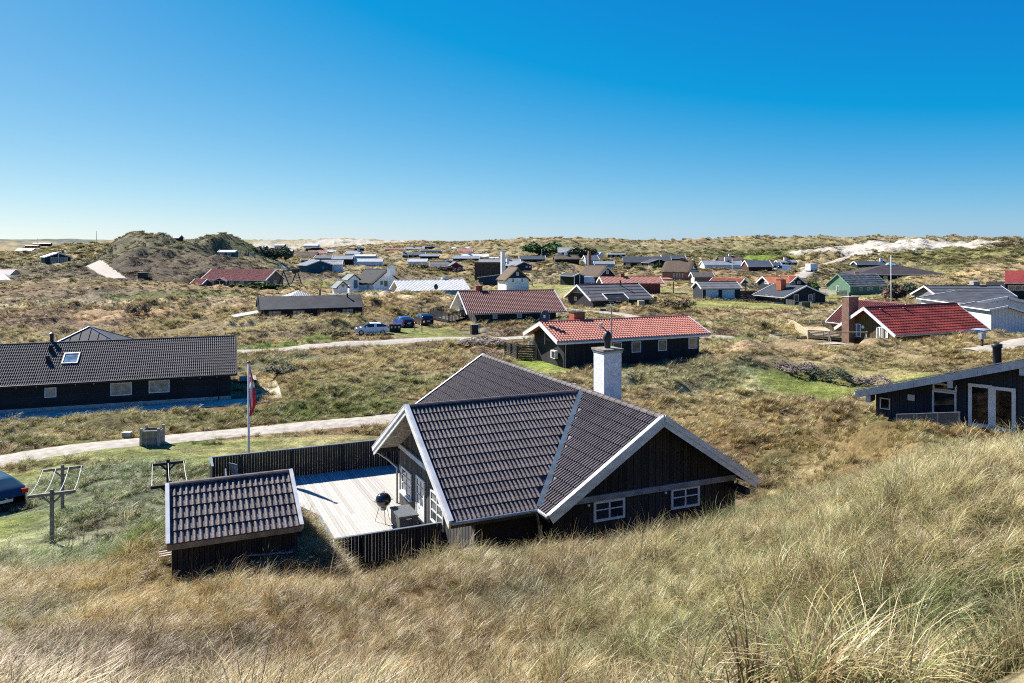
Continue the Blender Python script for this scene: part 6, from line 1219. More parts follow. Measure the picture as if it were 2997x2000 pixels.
meb = MB().hexa([(.008, -.05, 0), (.172, -.05, 0), (.172, 0, 0), (.008, 0, 0), (.008, -.05, 1), (.172, -.05, 1), (.172, 0, 1), (.008, 0, 1)]).mesh('wall_board', bw); meb2 = MB().hexa([(.002, -.028, 0), (.178, -.028, 0), (.178, 0, 0), (.002, 0, 0), (.002, -.028, 1), (.178, -.028, 1), (.178, 0, 1), (.002, 0, 1)]).mesh('wall_board', bw)
x = xw0; i = 0
while x < xb-.4:
    o = ob('wall_board', meb if i % 2 else meb2, r, (x, 0, -1.2)); o.scale = (1, 1, zf(x)-.12+1.2); x += .18; i += 1
m = MB(); m.hexa([(xa, -.8, za-.16), (xb, -.8, zb_-.16), (xb, 7.5, zb_-.16-.8), (xa, 7.5, za-.16-.8), (xa, -.8, za), (xb, -.8, zb_), (xb, 7.5, zb_-.8), (xa, 7.5, za-.8)]); m.build('roof', FELT, r)
fz = M('galvanised_fascia', (.50, .51, .52), .5, .12, 4, bump=.2); nseg = 4
for k in range(nseg):
    u0, u1 = xa-.05+(xb-xa+.1)*k/nseg, xa-.05+(xb-xa+.1)*(k+1)/nseg-.012; MB().hexa([(u0, -.87, zf(u0)-.30), (u1, -.87, zf(u1)-.30), (u1, -.81, zf(u1)-.30), (u0, -.81, zf(u0)-.30), (u0, -.87, zf(u0)+.04), (u1, -.87, zf(u1)+.04), (u1, -.81, zf(u1)+.04), (u0, -.81, zf(u0)+.04)]).build('fascia_board', fz, r)
MB().hexa([(xa-.1, -.89, za+.045), (xb, -.89, zb_+.045), (xb, -.5, zb_+.045), (xa-.1, -.5, za+.045), (xa-.1, -.89, za+.065), (xb, -.89, zb_+.065), (xb, -.5, zb_+.065), (xa-.1, -.5, za+.065)]).build('roof_edge_strip', FELT2, r)
for px in (2541, 2781, 2992): a = ray(bh_, (Vector((0, -.8, 0)), X3, -Y3), (px, 1160))[0]; MB().box(a-.1, -.78, zf(a)-.62, a+.1, -.06, zf(a)-.31).build('purlin', BOARD, r); MB().box(a-.11, -.83, zf(a)-.63, a+.11, -.785, zf(a)-.30).build('purlin_cap', fz, r)
dw = window(bh_, PB_, 'k', 700, 392, 1112, 765, nx=1, fw=.01, dep=.001, gm=M('door_reveal', (.02, .02, .02)), name='door_opening')
for (x0, x1) in ((700, 908), (908, 1115)):
    d = window(bh_, PB_, 'k', x0, 372 if x0 == 700 else 400, x1, 745 if x0 == 700 else 785, fw=.15, dep=.08, gm=glass('door_glass', (.018, .02, .024), .03), fm=WHITE, name='glazed_door')
window(bh_, PB_, 'k', 388, 368, 600, 432, fw=.08, fm=WHITEW, gm=MATS['door_glass']); window(bh_, PB_, 'k', 384, 434, 596, 640, fw=.08, fm=WHITEW, gm=MATS['door_glass']); window(bh_, PB_, 'e', 1108, 1018, 1196, 1115, fw=.05, fm=WHITEW, gm=MATS['door_glass'])
pbox(bh_, PB_, 'k', 173, 462, 233, 514, .05, .10, WHITEW, 'wall_sign')
a, z = ray(bh_, (Vector((0, 2.5, 0)), X3, -Y3), Q('k', 950, 10)); MB().lathe([(.19, zf(a)-.3), (.19, z-.25), (.23, z-.24), (.23, z-.06), (.19, z-.05), (.001, z)], 16, (a, 2.5, 0)).build('flue_pipe', DKMETAL, r, True)
m0 = MB(); m0.box(xa-.2, 8, za-.5, xa+4, 9.6, za-.3)
pf = empty('low_mesh_fence', bh_.loc+bu*1.5+Vector((bu.y, -bu.x, 0))*1.3, BA, 'grey wire screen fence with posts below the window of the slope house', 'fence')
MB().hexa([(.0, -.012, -.6), (2.6, -.012, -.6), (2.6, .012, -.6), (0, .012, -.6), (0, -.012, .35), (2.6, -.012, .82), (2.6, .012, .82), (0, .012, .35)]).build('screen_panel', M('grey_screen', (.12, .125, .13), .5, .2, 20), pf)
for i in range(4): MB().box(i*.87-.03, -.05, -.8, i*.87+.03, .03, .38+i*.16).build('fence_post', METAL, pf)
MB().beam((0, 0, .37), (2.62, 0, .85), .06, .03).build('top_rail', METAL, pf)
# ------------------------------------------------------------------ the far belt of roofs
FARM = {'g': M('far_grey_roof', (.26, .28, .30), .6, .12, .5), 'l': M('far_light_roof', (.48, .49, .50), .7, .1, .5), 'd': M('far_dark_roof', (.07, .085, .105), .6, .1, .5), 'r': M('far_red_roof', (.38, .13, .11), .7, .1, .5), 'w': M('far_white_roof', (.66, .67, .68), .7, .08, .5), 't': THATCH}
FARW = {'w': WHITEB, 'd': MATS['black_render'], 'n': NAVYW, 'b': M('far_blue_wall', (.25, .38, .48), .7, .1), 't': TEALW, 'r': REDBR}
def far(nm, lb, z, x0, x1, yr, ye, yb, D, rk, wk, ang=6, gab=None, kind='none', ch=None, win=0, cat='house', hr=None):
    hr = HP['far:'+nm].hr; h = house('far:'+nm, nm, lb, FARW[wk], FARM[rk], kind, cat, bh=.3, cap=.12, gut=False, batt=1.2)
    if win:
        for i in range(win): a = h.L*(i+.7)/(win+.6); winrect(h.root, wplane(h, 'f'), a-.6, a+.6, .8, 1.9, fw=.12, gm=GLASSM)
    if ch is not None: x = h.L*ch; MB().box(x-.5, -.4, h.hr-1, x+.5, .4, h.hr+1.1).build('chimney', WHITEB if rk != 'r' else BRICKR, h.root)
    return h
for a in FARS: far(*a)
# ------------------------------------------------------------------ cars
TYRE = M('tyre_rubber', (.02, .02, .02), .9, .1); RIM = M('alloy_rim', (.5, .5, .52), .3, .05, metal=.7); CARG = M('car_glass', (.02, .03, .04), .04, .1, 1, spec=.9); BLACKP = M('black_plastic', (.02, .02, .022), .6, .1)
LAMPR = M('tail_lamp', (.45, .02, .02), .2, .05); LAMPW = M('head_lamp', (.6, .62, .65), .1, .05); PLATE = M('number_plate', (.75, .75, .72), .5, .02)
def car(name, label, loc, rz, paint, Lc=4.1, Wc=1.76, Hc=1.47, kind='hatch', group=None, wheels=True):
    root = empty(name, loc, rz, label, 'van' if kind == 'van' else 'car', group)
    if kind == 'van': st = [(0, .45, .78, .80), (.02, .35, 1.0, 1.02), (.16, .3, 1.06, 1.1), (.28, .28, 1.12, Hc-.08), (.36, .26, 1.14, Hc), (.7, .26, 1.16, Hc), (.97, .28, 1.16, Hc-.05), (1, .4, 1.0, 1.1)]
    elif kind == 'suv': st = [(0, .45, .75, .77), (.02, .32, .92, .94), (.2, .25, 1.0, 1.03), (.36, .23, 1.04, Hc-.12), (.45, .22, 1.05, Hc), (.75, .22, 1.07, Hc-.02), (.9, .25, 1.08, Hc-.18), (.985, .3, 1.05, 1.12), (1, .4, .85, .9)]
    else: st = [(0, .42, .62, .64), (.02, .28, .78, .80), (.2, .2, .92, .94), (.34, .18, .96, Hc-.2), (.46, .17, .97, Hc), (.72, .17, 1.0, Hc-.04), (.89, .2, 1.02, Hc-.28), (.985, .26, .98, 1.02), (1, .38, .72, .78)]
    S = []; NS = 26
    for i in range(NS):
        t = i/(NS-1); k = max(j for j in range(len(st)-1) if st[j][0] <= t+1e-9); a, b = st[k], st[k+1]; f = (t-a[0])/(b[0]-a[0]); g = f*f*(3-2*f)*.5+f*.5
        S.append((t,)+tuple(a[q]+(b[q]-a[q])*g for q in (1, 2, 3)))
    body = MB(); gl = MB(); V = []
    for t, zl, zb, zr_ in S:
        e = min(t, 1-t); wd = Wc/2*(1-.16*max(0, 1-e/.08)**2); gh = max(0, zr_-zb); tw = wd*(1-.24*min(1, gh/.42))
        V.append([(t*Lc, y, z) for y, z in ((wd*.86, zl), (wd, zl+.12), (wd*1.0, (zl+zb)/2), (wd*.97, zb), (tw+.02*(gh > .1), zb+gh*.86), (tw*.86, zr_-.005*0), (0, zr_+.025))])
    def add(m, q): m.quad(*q)
    for sg in (1, -1):
        for i in range(NS-1):
            for j in range(6):
                P = [V[i][j], V[i+1][j], V[i+1][j+1], V[i][j+1]]; P = [(p[0], p[1]*sg, p[2]) for p in P]
                if sg < 0: P = P[::-1]
                t = (S[i][0]+S[i+1][0])/2; gh = min(S[i][3]-S[i][2], S[i+1][3]-S[i+1][2]); isg = False
                if j == 3 and gh > .12 and not any(abs(t-p) < .022 for p in ((.6,) if kind != 'van' else (.45,))) and not (kind == 'van' and t > .47): isg = True
                if j in (4, 5) and ((S[i+1][3]-S[i][3] > .035 and t < .5) or (S[i][3]-S[i+1][3] > .03 and t > .75 and kind != 'van' and t < .985)): isg = True
                (gl if isg else body).quad(*P)
    bo = body.build('body', paint, root, True); g_ = gl.build('windows', CARG, root, True)
    for o in (bo, g_):
        m = o.modifiers.new('weld', 'WELD'); m.merge_threshold = .001
    R_ = .32 if kind != 'suv' else .35
    if wheels:
        wm_ = MB(); wm_.lathe([(R_*.62, -.1), (R_, -.1), (R_, .1), (R_*.62, .1)], 20); tyre = wm_.mesh('tyre', TYRE, True)
        rm = MB(); rm.lathe([(.001, .05), (R_*.18, .06), (R_*.2, .09), (R_*.62, .09), (R_*.66, .105)], 20)
        for k in range(5): a = k*2*math.pi/5; rm.beam((0, 0, .085), (math.cos(a)*R_*.6, math.sin(a)*R_*.6, .1), .06, .03)
        rim = rm.mesh('rim', RIM)
        ar = MB().lathe([(R_*1.14, -.02), (.001, -.02)], 18).mesh('wheel_arch', BLACKP)
        for x in (.19*Lc, .81*Lc):
            for sg in (1, -1):
                w = ob('wheel', tyre, root, (x, sg*(Wc/2-.10), R_)); w.rotation_euler = (R(90) if sg < 0 else R(-90), 0, 0); ob('rim', rim, w)
                q = ob('wheel_arch', ar, root, (x, sg*(Wc/2-.005), R_+.02)); q.rotation_euler = (R(90) if sg < 0 else R(-90), 0, 0)
    for sg in (1, -1):
        MB().box(.01, sg*Wc*.40-.16, .62, .16, sg*Wc*.40+.16, .76).build('headlight', LAMPW, root); MB().box(Lc*.955, sg*Wc*.42-.13, .86, Lc*.992, sg*Wc*.42+.13, 1.05).build('tail_light', LAMPR, root)
        MB().box(Lc*.33, sg*(Wc/2+.02)-.0, .98, Lc*.36, sg*(Wc/2+.16), 1.1).build('wing_mirror', paint, root)
        for x in (.42, .6): MB().box(Lc*(x+.1), sg*(Wc/2-.004)-.012, .83, Lc*(x+.1)+.16, sg*(Wc/2-.004)+.012, .86).build('door_handle', paint, root)
    MB().box(Lc-.01, -.26, .62, Lc+.015, .26, .74).build('number_plate', PLATE, root); MB().box(-.015, -.26, .36, .015, .26, .48).build('number_plate', PLATE, root)
    MB().box(0, -Wc*.4, .28, .06, Wc*.4, .5).build('grille', BLACKP, root); MB().box(Lc-.06, -Wc*.42, .28, Lc+.005, Wc*.42, .5).build('bumper', BLACKP, root)
    return root
def paint(n, c): return M(n, c, .25, .03, 1, spec=.7)
def gnd(p): g = G(p); return Vector((g.x, g.y, gz(g.x, g.y)))
CF_ = 'cars on the grass parking place'
def place(px, py, D, Lc, rz):
    P = atd((px, py), D); d = Vector((math.cos(rz), math.sin(rz), 0)); P -= d*Lc/2; P.z = gz(P.x+d.x*Lc/2, P.y+d.y*Lc/2)+.02; return P
c1 = car('parked_car', 'white hatchback parked side-on by the wheelie bins', place(1082, 985, 103.5, 4.0, R(14)), R(14), paint('white_car_paint', (.82, .84, .86)), 4.5, 1.8, 1.5, group=CF_)
c2 = car('parked_car', 'bright blue estate car seen from behind on the grass', place(1180, 956, 113, 4.4, R(-62)), R(-62), paint('blue_car_paint', (.02, .07, .33)), 4.6, 1.85, 1.5, group=CF_)
c3 = car('parked_car', 'black off-roader seen from behind next to the slatted fence', place(1240, 948, 116, 4.4, R(-66)), R(-66), paint('black_car_paint', (.018, .03, .045)), 4.4, 1.85, 1.62, 'suv', group=CF_)
c4 = car('dark_estate_car', 'dark blue car cut by the left edge beside the gravel road', Vector((0, 0, 0)), R(-38), paint('dark_blue_car_paint', (.02, .05, .085)), 4.7, 1.82, 1.46)
e_ = atd((36, 1430), 34.6); d_ = Vector((math.cos(R(-38)), math.sin(R(-38)), 0)); q_ = e_-d_*4.6; c4.location = (q_.x-.3, q_.y, gz(q_.x, q_.y)+.05)
car('silver_car', 'silver car roof showing above the grass in front of the dark red roofed house', place(2795, 1012, 79, 4.3, R(-150))-Vector((-4.0, -2.0, .55)), R(-150), paint('silver_paint', (.38, .45, .52)), 4.3, 1.8, 1.5)
car('white_van', 'white van parked beside the small black carport', place(1710, 830, 196, 5, R(10)), R(10), paint('van_white', (.70, .74, .77)), 5.0, 1.9, 1.95, 'van')
car('far_white_van', 'small white van beside the sandy path in the distance', place(2285, 783, 270, 5.2, R(5)), R(5), MATS['van_white'], 6.0, 2.0, 2.3, 'van')
t_ = empty('white_trailer', gnd((2375, 796)), R(30), 'white box trailer standing open at the fork of the sandy path', 'trailer'); MB().box(-1.8, -1.1, .5, 1.8, 1.1, 2.8).build('box_body', WHITEB, t_); MB().box(-1.5, -1.2, .2, -.9, 1.2, .8).box(.6, -1.2, .2, 1.2, 1.2, .8).build('wheels', TYRE, t_)
# ------------------------------------------------------------------ bins, boxes, posts
def bin_(loc, rz, label, name='wheelie_bin', group='wheelie bins'):
    r = empty(name, loc, rz, label, 'bin', group); MB().hexa([(-.24, -.28, .05), (.24, -.28, .05), (.24, .28, .05), (-.24, .28, .05), (-.3, -.34, 1.0), (.3, -.34, 1.0), (.3, .34, 1.0), (-.3, .34, 1.0)]).build('body', BLACKP, r)
    MB().hexa([(-.32, -.38, 1.0), (.32, -.38, 1.0), (.32, .38, 1.0), (-.32, .38, 1.0), (-.3, -.3, 1.07), (.3, -.3, 1.07), (.3, .38, 1.1), (-.3, .38, 1.1)]).build('lid', BLACKP, r)
    for x in (-.24, .24): MB().lathe([(.12, -.03), (.12, .03), (.001, .03)], 10).build('wheel', TYRE, r, loc=(x, .3, .12)).rotation_euler = (0, R(90), 0)
    MB().box(-.1, -.345, .55, .1, -.335, .8).build('sticker', WHITEW, r); return r
for px, lb in ((1145, 'wheelie bin directly behind the white hatchback, leftmost of three'), (1156, 'middle one of the three wheelie bins beside the white hatchback'), (1166, 'rightmost of the three wheelie bins, next to the blue estate car')):
    p = atd((px, 985), 106); bin_(Vector((p.x, p.y, gz(p.x, p.y))), R(20), lb)
p = gnd((1388, 978)); bx_ = empty('garden_cabinet', p, R(20), 'black storage cabinet standing alone in grass left of the bleached red roofed house', 'cabinet'); MB().box(-.45, -.4, -.1, .45, .4, 1.25).build('body', BLACKP, bx_); MB().box(-.5, -.45, 1.25, .5, .45, 1.33).build('lid', GREYW, bx_)
p = gnd((1402, 977)); bx_ = empty('letter_box', p, R(20), 'grey letter box on a post beside the black storage cabinet', 'letter box'); MB().box(-.04, -.04, -.2, .04, .04, 1.0).build('post', METAL, bx_); MB().box(-.22, -.2, .75, .22, .2, 1.3).build('box_body', METAL, bx_)
# wooden planter box by the road
p = gnd((446, 1300)); pb = empty('wooden_well_box', p, R(8), 'weathered square timber box with corner posts beside the gravel road', 'planter'); 
wb_ = MB().box(0, 0, 0, .125, .03, .86).mesh('plank', GREYW)
for k in range(8):
    o = ob('plank', wb_, pb, (-.52+k*.13, -.53, .02)); o2 = ob('plank', wb_, pb, (-.52+k*.13, .5, .02)); o3 = ob('plank', wb_, pb, (-.5, -.52+k*.13, .02)); o3.rotation_euler = (0, 0, R(90)); o4 = ob('plank', wb_, pb, (.55, -.52+k*.13, .02)); o4.rotation_euler = (0, 0, R(90))
MB().box(-.46, -.46, -.2, .46, .46, .6).build('soil_fill', M('dark_soil', (.06, .045, .03), .95), pb)
for x in (-.5, .5):
    for y in (-.5, .5): MB().box(x-.07, y-.07, -.1, x+.07, y+.07, 1.06).build('corner_post', M('post_top_wood', (.36, .35, .28), .8, .2), pb)
MB().box(-.62, -.6, .88, .62, -.47, .93).build('rim_board', GREYW, pb)
p = gnd((372, 1279)); sb_ = empty('pale_box', p, R(5), 'low pale box half hidden in grass left of the timber box', 'box'); MB().box(-.24, -.2, -.1, .24, .2, .3).build('body', M('pale_crate', (.36, .33, .27), .8, .2), sb_); MB().box(-.27, -.23, .3, .27, .23, .34).build('lid', CONC, sb_)
# flagpole with the red and white pennant
def pole(loc, hgt, label, r=.05, r1=.03, name='flagpole', knob=True, cat='flagpole', group=None, mat=None):
    t = empty(name, loc, 0, label, cat, group); MB().tube([(0, 0, -.3), (0, 0, hgt*.5), (0, 0, hgt)], r, 10, r1).build('shaft', mat or WHITE, t, True)
    if knob: MB().lathe([(.001, .09), (.06, .07), (.09, .03), (.09, 0), (.001, -.02)], 12, (0, 0, hgt)).build('finial', M('red_knob', (.35, .03, .05), .5), t, True)
    return t
fpx, fD = 728, 37.6; P_ = atd((fpx, 1062), fD); zg_ = gz(P_.x, P_.y); fp = pole(Vector((P_.x, P_.y, zg_)), P_.z-zg_, 'white flagpole with red finial behind the deck fence', .065, .045)
fl = empty('danish_pennant', (P_.x, P_.y, P_.z-.15), 0, 'limp red flag with white cross hanging on the near flagpole', 'flag'); FR = M('red_cloth', (.62, .012, .022), .8, .15, 3); FW = M('white_cloth', (.75, .74, .74), .8, .05, 3)
mr_, mw = MB(), MB(); n = 22; prev = None
for i in range(n+1):
    t = i/n; z = -t*2.35-.05; w = .30*math.sin(min(1, t*1.6+.12)*math.pi*.5)*(1-max(0, t-.75)/.25*.82); row = []
    for k in range(9):
        s_ = k/8; row.append(Vector((.04+s_*w*.95+.02*math.sin(t*9), .07*math.sin(s_*11+t*4)*(1-.2*t), z-.22*s_*(1-t))))
    if prev:
        for k in range(8):
            cross = (k in (2, 3)) or (.34 < t+.10*k/8 < .46); (mw if cross else mr_).quad(prev[k], prev[k+1], row[k+1], row[k])
    prev = row
mr_.build('cloth', FR, fl, True); mw.build('white_cross', FW, fl, True)
FPG = 'flagpoles among the houses'
for px, yt, yb, D, lb in ((2608, 748, 885, 128, 'tall white flagpole in front of the green house'), (110, 698, 770, 300, 'white flagpole in front of the glazed gable house'), (2143, 758, 812, 200, 'pale flagpole behind the orange carport'),
    (1159, 745, 798, 285, 'white flagpole behind the white thatched cottage'), (1107, 725, 760, 340, 'flagpole over the long white roof in the far belt'), (1195, 722, 752, 420, 'flagpole beside the blue-grey roofed far house'), (1586, 730, 760, 340, 'flagpole beside the dark blue ribbed roof'), (1642, 738, 762, 300, 'flagpole by the low thatched farmhouse'), (890, 720, 762, 420, 'thin white pole in the far scrub right of the big dune')):
    a = atd((px, yt), D); z0 = min(atd((px, yb), D).z, gz(a.x, a.y)); pole(Vector((a.x, a.y, z0)), a.z-z0, lb, .09 if D > 200 else .07, .06, group=FPG, knob=False)
a = atd((282, 676), 2600); mt_ = empty('radio_mast', (a.x, a.y, 12), 0, 'thin radio mast on the far blue hills', 'mast'); MB().tube([(0, 0, 0), (0, 0, a.z-12)], 1.1, 6, .5).build('shaft', METAL, mt_)
# antenna mast and dish near the bleached red roof
a = atd((1790, 885), 62); z0 = gz(a.x, a.y); am = empty('antenna_mast', (a.x, a.y, z0), R(10), 'tall grey antenna mast rising behind the white chimney', 'antenna'); hh_ = a.z-z0
MB().tube([(0, 0, 0), (0, 0, hh_-.4)], .07, 8, .055).build('shaft', METAL, am); m = MB().beam((-.35, 0, hh_-.3), (.35, 0, hh_-.1), .05, .04).beam((0, -.3, hh_-.4), (0, .35, hh_-.2), .05, .04).beam((-.2, 0, hh_), (.2, 0, hh_), .05, .05)
for i in range(5): m.beam((-.3+i*.15, -.3, hh_-.2), (-.3+i*.15, .3, hh_-.2), .02, .02)
m.build('aerial', METAL, am)
h = HP['pink']; pf_ = h.loc+h.u*(h.og-.5)+Vector((h.u.y, -h.u.x, 0))*.2; sd_ = empty('satellite_dish', pf_, R(-10), 'dark satellite dish on a mast at the gable of the bleached red roofed house', 'satellite dish')
MB().tube([(0, 0, 1.9), (0, 0, h.hr+1.3)], .04, 8).build('mast', METAL, sd_); MB().tube([(0, 0, 2.6), (.5, .3, 2.2), (1.0, .4, 2.2)], .03, 6).build('strut', METAL, sd_)
dm = MB().lathe([(.001, 0), (.25, .03), (.42, .1), (.44, .11), (.42, .12), (.25, .06), (.001, .03)], 20); o = dm.build('dish', M('dark_dish', (.06, .08, .10), .5, .1), sd_, True, (0, -.12, h.hr+.62)); o.rotation_euler = (R(80), 0, R(18)); o.scale = (1, 1.35, 1)
MB().box(-.08, -.5, h.hr+.5, .1, -.35, h.hr+.75).build('receiver', WHITEW, sd_)
h = HP['dark_carport']; a = atd(Q(6, 1563, 790), 140); ae = empty('roof_aerial', (a.x, a.y, h.zg), 0, 'television aerial on a mast before the blue-grey sheet roof', 'antenna'); hh_ = a.z-h.zg+.3; MB().tube([(0, 0, 0), (0, 0, hh_)], .06, 6).build('shaft', METAL, ae); m = MB().beam((-1.1, 0, hh_-.1), (1.1, 0, hh_-.1), .05, .05)
for i in range(8): m.beam((-1+i*.28, -.3, hh_-.1), (-1+i*.28, .3, hh_-.1), .04, .04)
m.build('aerial', METAL, ae)
h = HP['white_tile']; a = atd(Q(3, 1081, 745), 152); sd2 = empty('small_dish', (a.x, a.y, h.zg), 0, 'small dark dish on a pole before the white tiled roof', 'satellite dish'); MB().tube([(0, 0, 0), (0, 0, a.z-h.zg)], .05, 6).build('mast', METAL, sd2); o = MB().lathe([(.001, 0), (.3, .05), (.45, .12), (.001, .1)], 16).build('dish', MATS['dark_dish'], sd2, True, (0, -.1, a.z-h.zg)); o.rotation_euler = (R(85), 0, R(15)); o.scale = (.9, 1.3, 1)
# ------------------------------------------------------------------ clothes-drying frames
LINE = M('white_line', (.6, .6, .58), .7, 0)
def drying(name, label, pa, pb, D0, D1, hgt, mat, arm=1.05, brace=.5, lines=4, group=None):
    A = atd(pa, D0); B = atd(pb, D1); zA, zB = gz(A.x, A.y), gz(B.x, B.y); d = Vector((B.x-A.x, B.y-A.y, 0)); s = Vector((d.y, -d.x, 0)).normalized(); root = empty(name, (A.x, A.y, zA), 0, label, 'clothes line', group); E_ = []
    for P, z, top in ((A, zA, A.z), (B, zB, B.z)):
        o = Vector((P.x-A.x, P.y-A.y, z-zA)); tt = Vector((o.x, o.y, top-zA)); MB().beam(o-Z3*.3, tt, .10, .10).build('post', mat, root); c = tt-Z3*.16
        MB().beam(c-s*arm, c+s*arm, .09, .10).build('crossbar', mat, root)
        for g_ in (-1, 1): MB().beam(c+s*g_*brace, c-Z3*brace, .07, .07).build('brace', mat, root)
        E_.append(c)
    for i in range(lines):
        k = (-1+2*i/(lines-1))*arm*.93; a, b = E_[0]+s*k+Z3*.04, E_[1]+s*k+Z3*.04; pts = [a.lerp(b, t/6)-Z3*(.12*math.sin(math.pi*t/6)) for t in range(7)]; MB().tube(pts, .011, 5).build('line', LINE, root)
CLG = 'clothes-drying frames'
drying('clothes_frame', 'weathered grey wooden clothes-drying frame on the left lawn', (152, 1433), (183, 1361), 28.4, 33.0, 1.9, GREYW, .76, .36, group=CLG)
drying('clothes_frame', 'black-painted clothes-drying frame above the shed roof', (497, 1408), (492, 1345), 27.5, 31.5, 1.9, FB, .62, .3, 3, group=CLG)
drying('clothes_frame', 'distant grey drying frame behind the blue and black parked cars', Q(3, 816, 950), Q(3, 915, 968), 130, 124, 2, GREYW, 1.0, .3, 3, group=CLG)
# swing frames
def swing(name, label, p, D, w, hgt, mat, rz=0, r=.07):
    P = atd(p, D); z = gz(P.x, P.y); t = empty(name, (P.x, P.y, z), rz, label, 'swing frame', 'swing frames in the gardens')
    for sg in (-1, 1):
        for g_ in (-1, 1): MB().tube([(sg*w/2-.2*sg, g_*hgt*.45, -.2), (sg*w/2+.02*sg, -g_*.08, hgt+.1)], r, 7).build('leg', mat, t)
    MB().tube([(-w/2-.1, 0, hgt), (w/2+.1, 0, hgt)], r, 7).build('crossbar', mat, t)
swing('swing_frame', 'weathered timber swing frame in front of the pale slat fence', Q(5, 1885, 1335), 83, 4.3*.9, 2.0, GREYW, R(-4), .06); swing('swing_frame', 'dark timber swing frame right of the long brick house', Q(2, 1370, 738), 195, 5.5, 3.8, BOARD, R(70), .14)
swing('swing_frame', 'pale swing frame on the lawn behind the red-brown roofed house', (1587, 848), 205, 5.5, 2.2, GREYW, R(5), .09); swing('swing_frame', 'thin swing frame in the dune grass below the low thatched farmhouse', Q(4, 620, 565), 235, 5, 3, GREYW, R(20), .09)
swing('swing_frame', 'pale swing frame beside the broad hipped black house', Q(6, 1320, 650), 245, 5, 2.4, PALE, R(20), .1)
# barbecue, storage box, chair on the deck
def dk_pt(px, py, z=1.3): p = atz((px, py), z); return p
bq = dk_pt(1122, 1528); bb = empty('kettle_grill', (bq.x, bq.y, 1.3), R(30), 'black kettle barbecue on three legs standing on the bleached deck', 'barbecue'); KM = M('black_enamel', (.012, .014, .018), .12, .05, 2, spec=.8)
MB().lathe([(.001, .60), (.14, .62), (.25, .70), (.30, .82), (.305, .86)], 24).build('bowl', KM, bb, True); MB().lathe([(.31, .86), (.31, .89), (.28, 1.0), (.2, 1.09), (.1, 1.13), (.001, 1.14)], 24).build('lid', KM, bb, True)
MB().tube([(-.06, 0, 1.13), (-.06, 0, 1.19), (.06, 0, 1.19), (.06, 0, 1.13)], .014, 6).build('lid_handle', METAL, bb); MB().lathe([(.11, .48), (.12, .6), (.001, .6)], 12).build('ash_catcher', METAL, bb)
for k in range(3): a = k*2.09+.4; MB().tube([(math.cos(a)*.15, math.sin(a)*.15, .66), (math.cos(a)*.34, math.sin(a)*.34, 0)], .013, 6).build('leg', METAL, bb)
for sg in (-1, 1): MB().tube([(sg*.3, -.07, .85), (sg*.38, -.07, .86), (sg*.38, .07, .86), (sg*.3, .07, .85)], .012, 6).build('side_handle', METAL, bb)
pb_ = dk_pt(1150, 1545); sbx = empty('storage_box', (pb_.x+.42, pb_.y+.1, 1.3), UA, 'grey-black wicker cushion box by the house wall on the deck', 'storage box'); WK = M('grey_wicker', (.055, .06, .066), .6, .35, 60, bump=1.0)
MB().box(-.36, -.62, .05, .36, .62, .56).build('body', WK, sbx); MB().box(-.39, -.65, .565, .39, .65, .63).build('lid', M('grey_wicker_lid', (.10, .115, .13), .5, .3, 60, bump=1.0), sbx); MB().box(-.1, -.665, .5, .1, -.652, .53).build('lid_handle', WHITE, sbx)
for x in (-.32, .32):
    for y in (-.56, .56): MB().box(x-.03, y-.03, 0, x+.03, y+.03, .05).build('foot', BLACKP, sbx)
pc = atz((700, 1414), 1.4); gc = empty('garden_chair', (pc.x, pc.y, 1.3), R(150), 'blue-grey slatted garden chair behind the shed roof', 'chair'); CHM = M('blue_grey_chair_paint', (.22, .27, .32), .6, .1)
MB().box(-.24, -.22, .42, .24, .24, .46).build('seat', CHM, gc)
for i in range(6): MB().beam((-.2+i*.08, .22, .45), (-.22+i*.088, .34, 1.02), .045, .02, (0, 1, 0)).build('back_slat', CHM, gc)
MB().beam((-.27, .35, 1.03), (.27, .35, 1.03), .03, .08).build('top_rail', CHM, gc)
for x in (-.21, .21):
    for y in (-.2, .22): MB().box(x-.02, y-.02, 0, x+.02, y+.02, .43).build('leg', CHM, gc)
# odds and ends: ladder in the grass, scrap wood, stump, round plate, mailbox posts, picnic table, sand pit
def beam_thing(name, label, cat, p, rz, parts, tilt=(0, 0)):
    t = empty(name, p, rz, label, cat); t.rotation_euler = (tilt[0], tilt[1], rz)
    for nm, mat, boxes in parts: m = MB(); [m.box(*b) for b in boxes]; m.build(nm, mat, t)
    return t
p = gnd((700, 1692)); lad = empty('lattice_ladder', p+Z3*.28, R(12), 'long grey metal lattice ladder lying in the grass before the shed', 'ladder')
for y in (-.15, .15): MB().box(-1.5, y-.02, 0, 1.5, y+.02, .04).build('rail', METAL, lad)
for i in range(11): MB().beam((-1.45+i*.28, -.15, .02), (-1.25+i*.28, .15, .02), .025, .025).build('rung', METAL, lad)
p = gnd((490, 1678)); sw = empty('scrap_wood', p+Z3*.2, R(30), 'two pale scrap boards lying at the left corner of the shed', 'scrap wood')
for i in range(3): MB().box(-.22, -.12+i*.12, .02*i, .22, -.06+i*.12, .05+.02*i).build('board', M('grey_pine', (.5, .42, .34), .8), sw)
p = gnd((423, 1577)); tag(MB().lathe([(.001, .03), (.3, .03), (.33, 0), (.33, -.1)], 20, (p.x, p.y, gz(p.x, p.y)+.1)).build('well_cover', CONC, None), 'round grey concrete cover in the green patch left of the shed', 'cover')
for px, py, D, nm, lb in ((1680, 1150, 57, 'wooden_bollard', 'short mossy wooden post just left of the white chimney'), (2856, 990, 92, 'dark_bollard', 'dark short post beside the right gravel road')):
    p = gnd((px, py)); t = empty(nm, p, 0, lb, 'post'); MB().box(-.16, -.16, -.2, .16, .16, .85).build('post', BOARDG, t); MB().box(-.18, -.18, .85, .18, .18, .9).build('cap', GREYW, t)
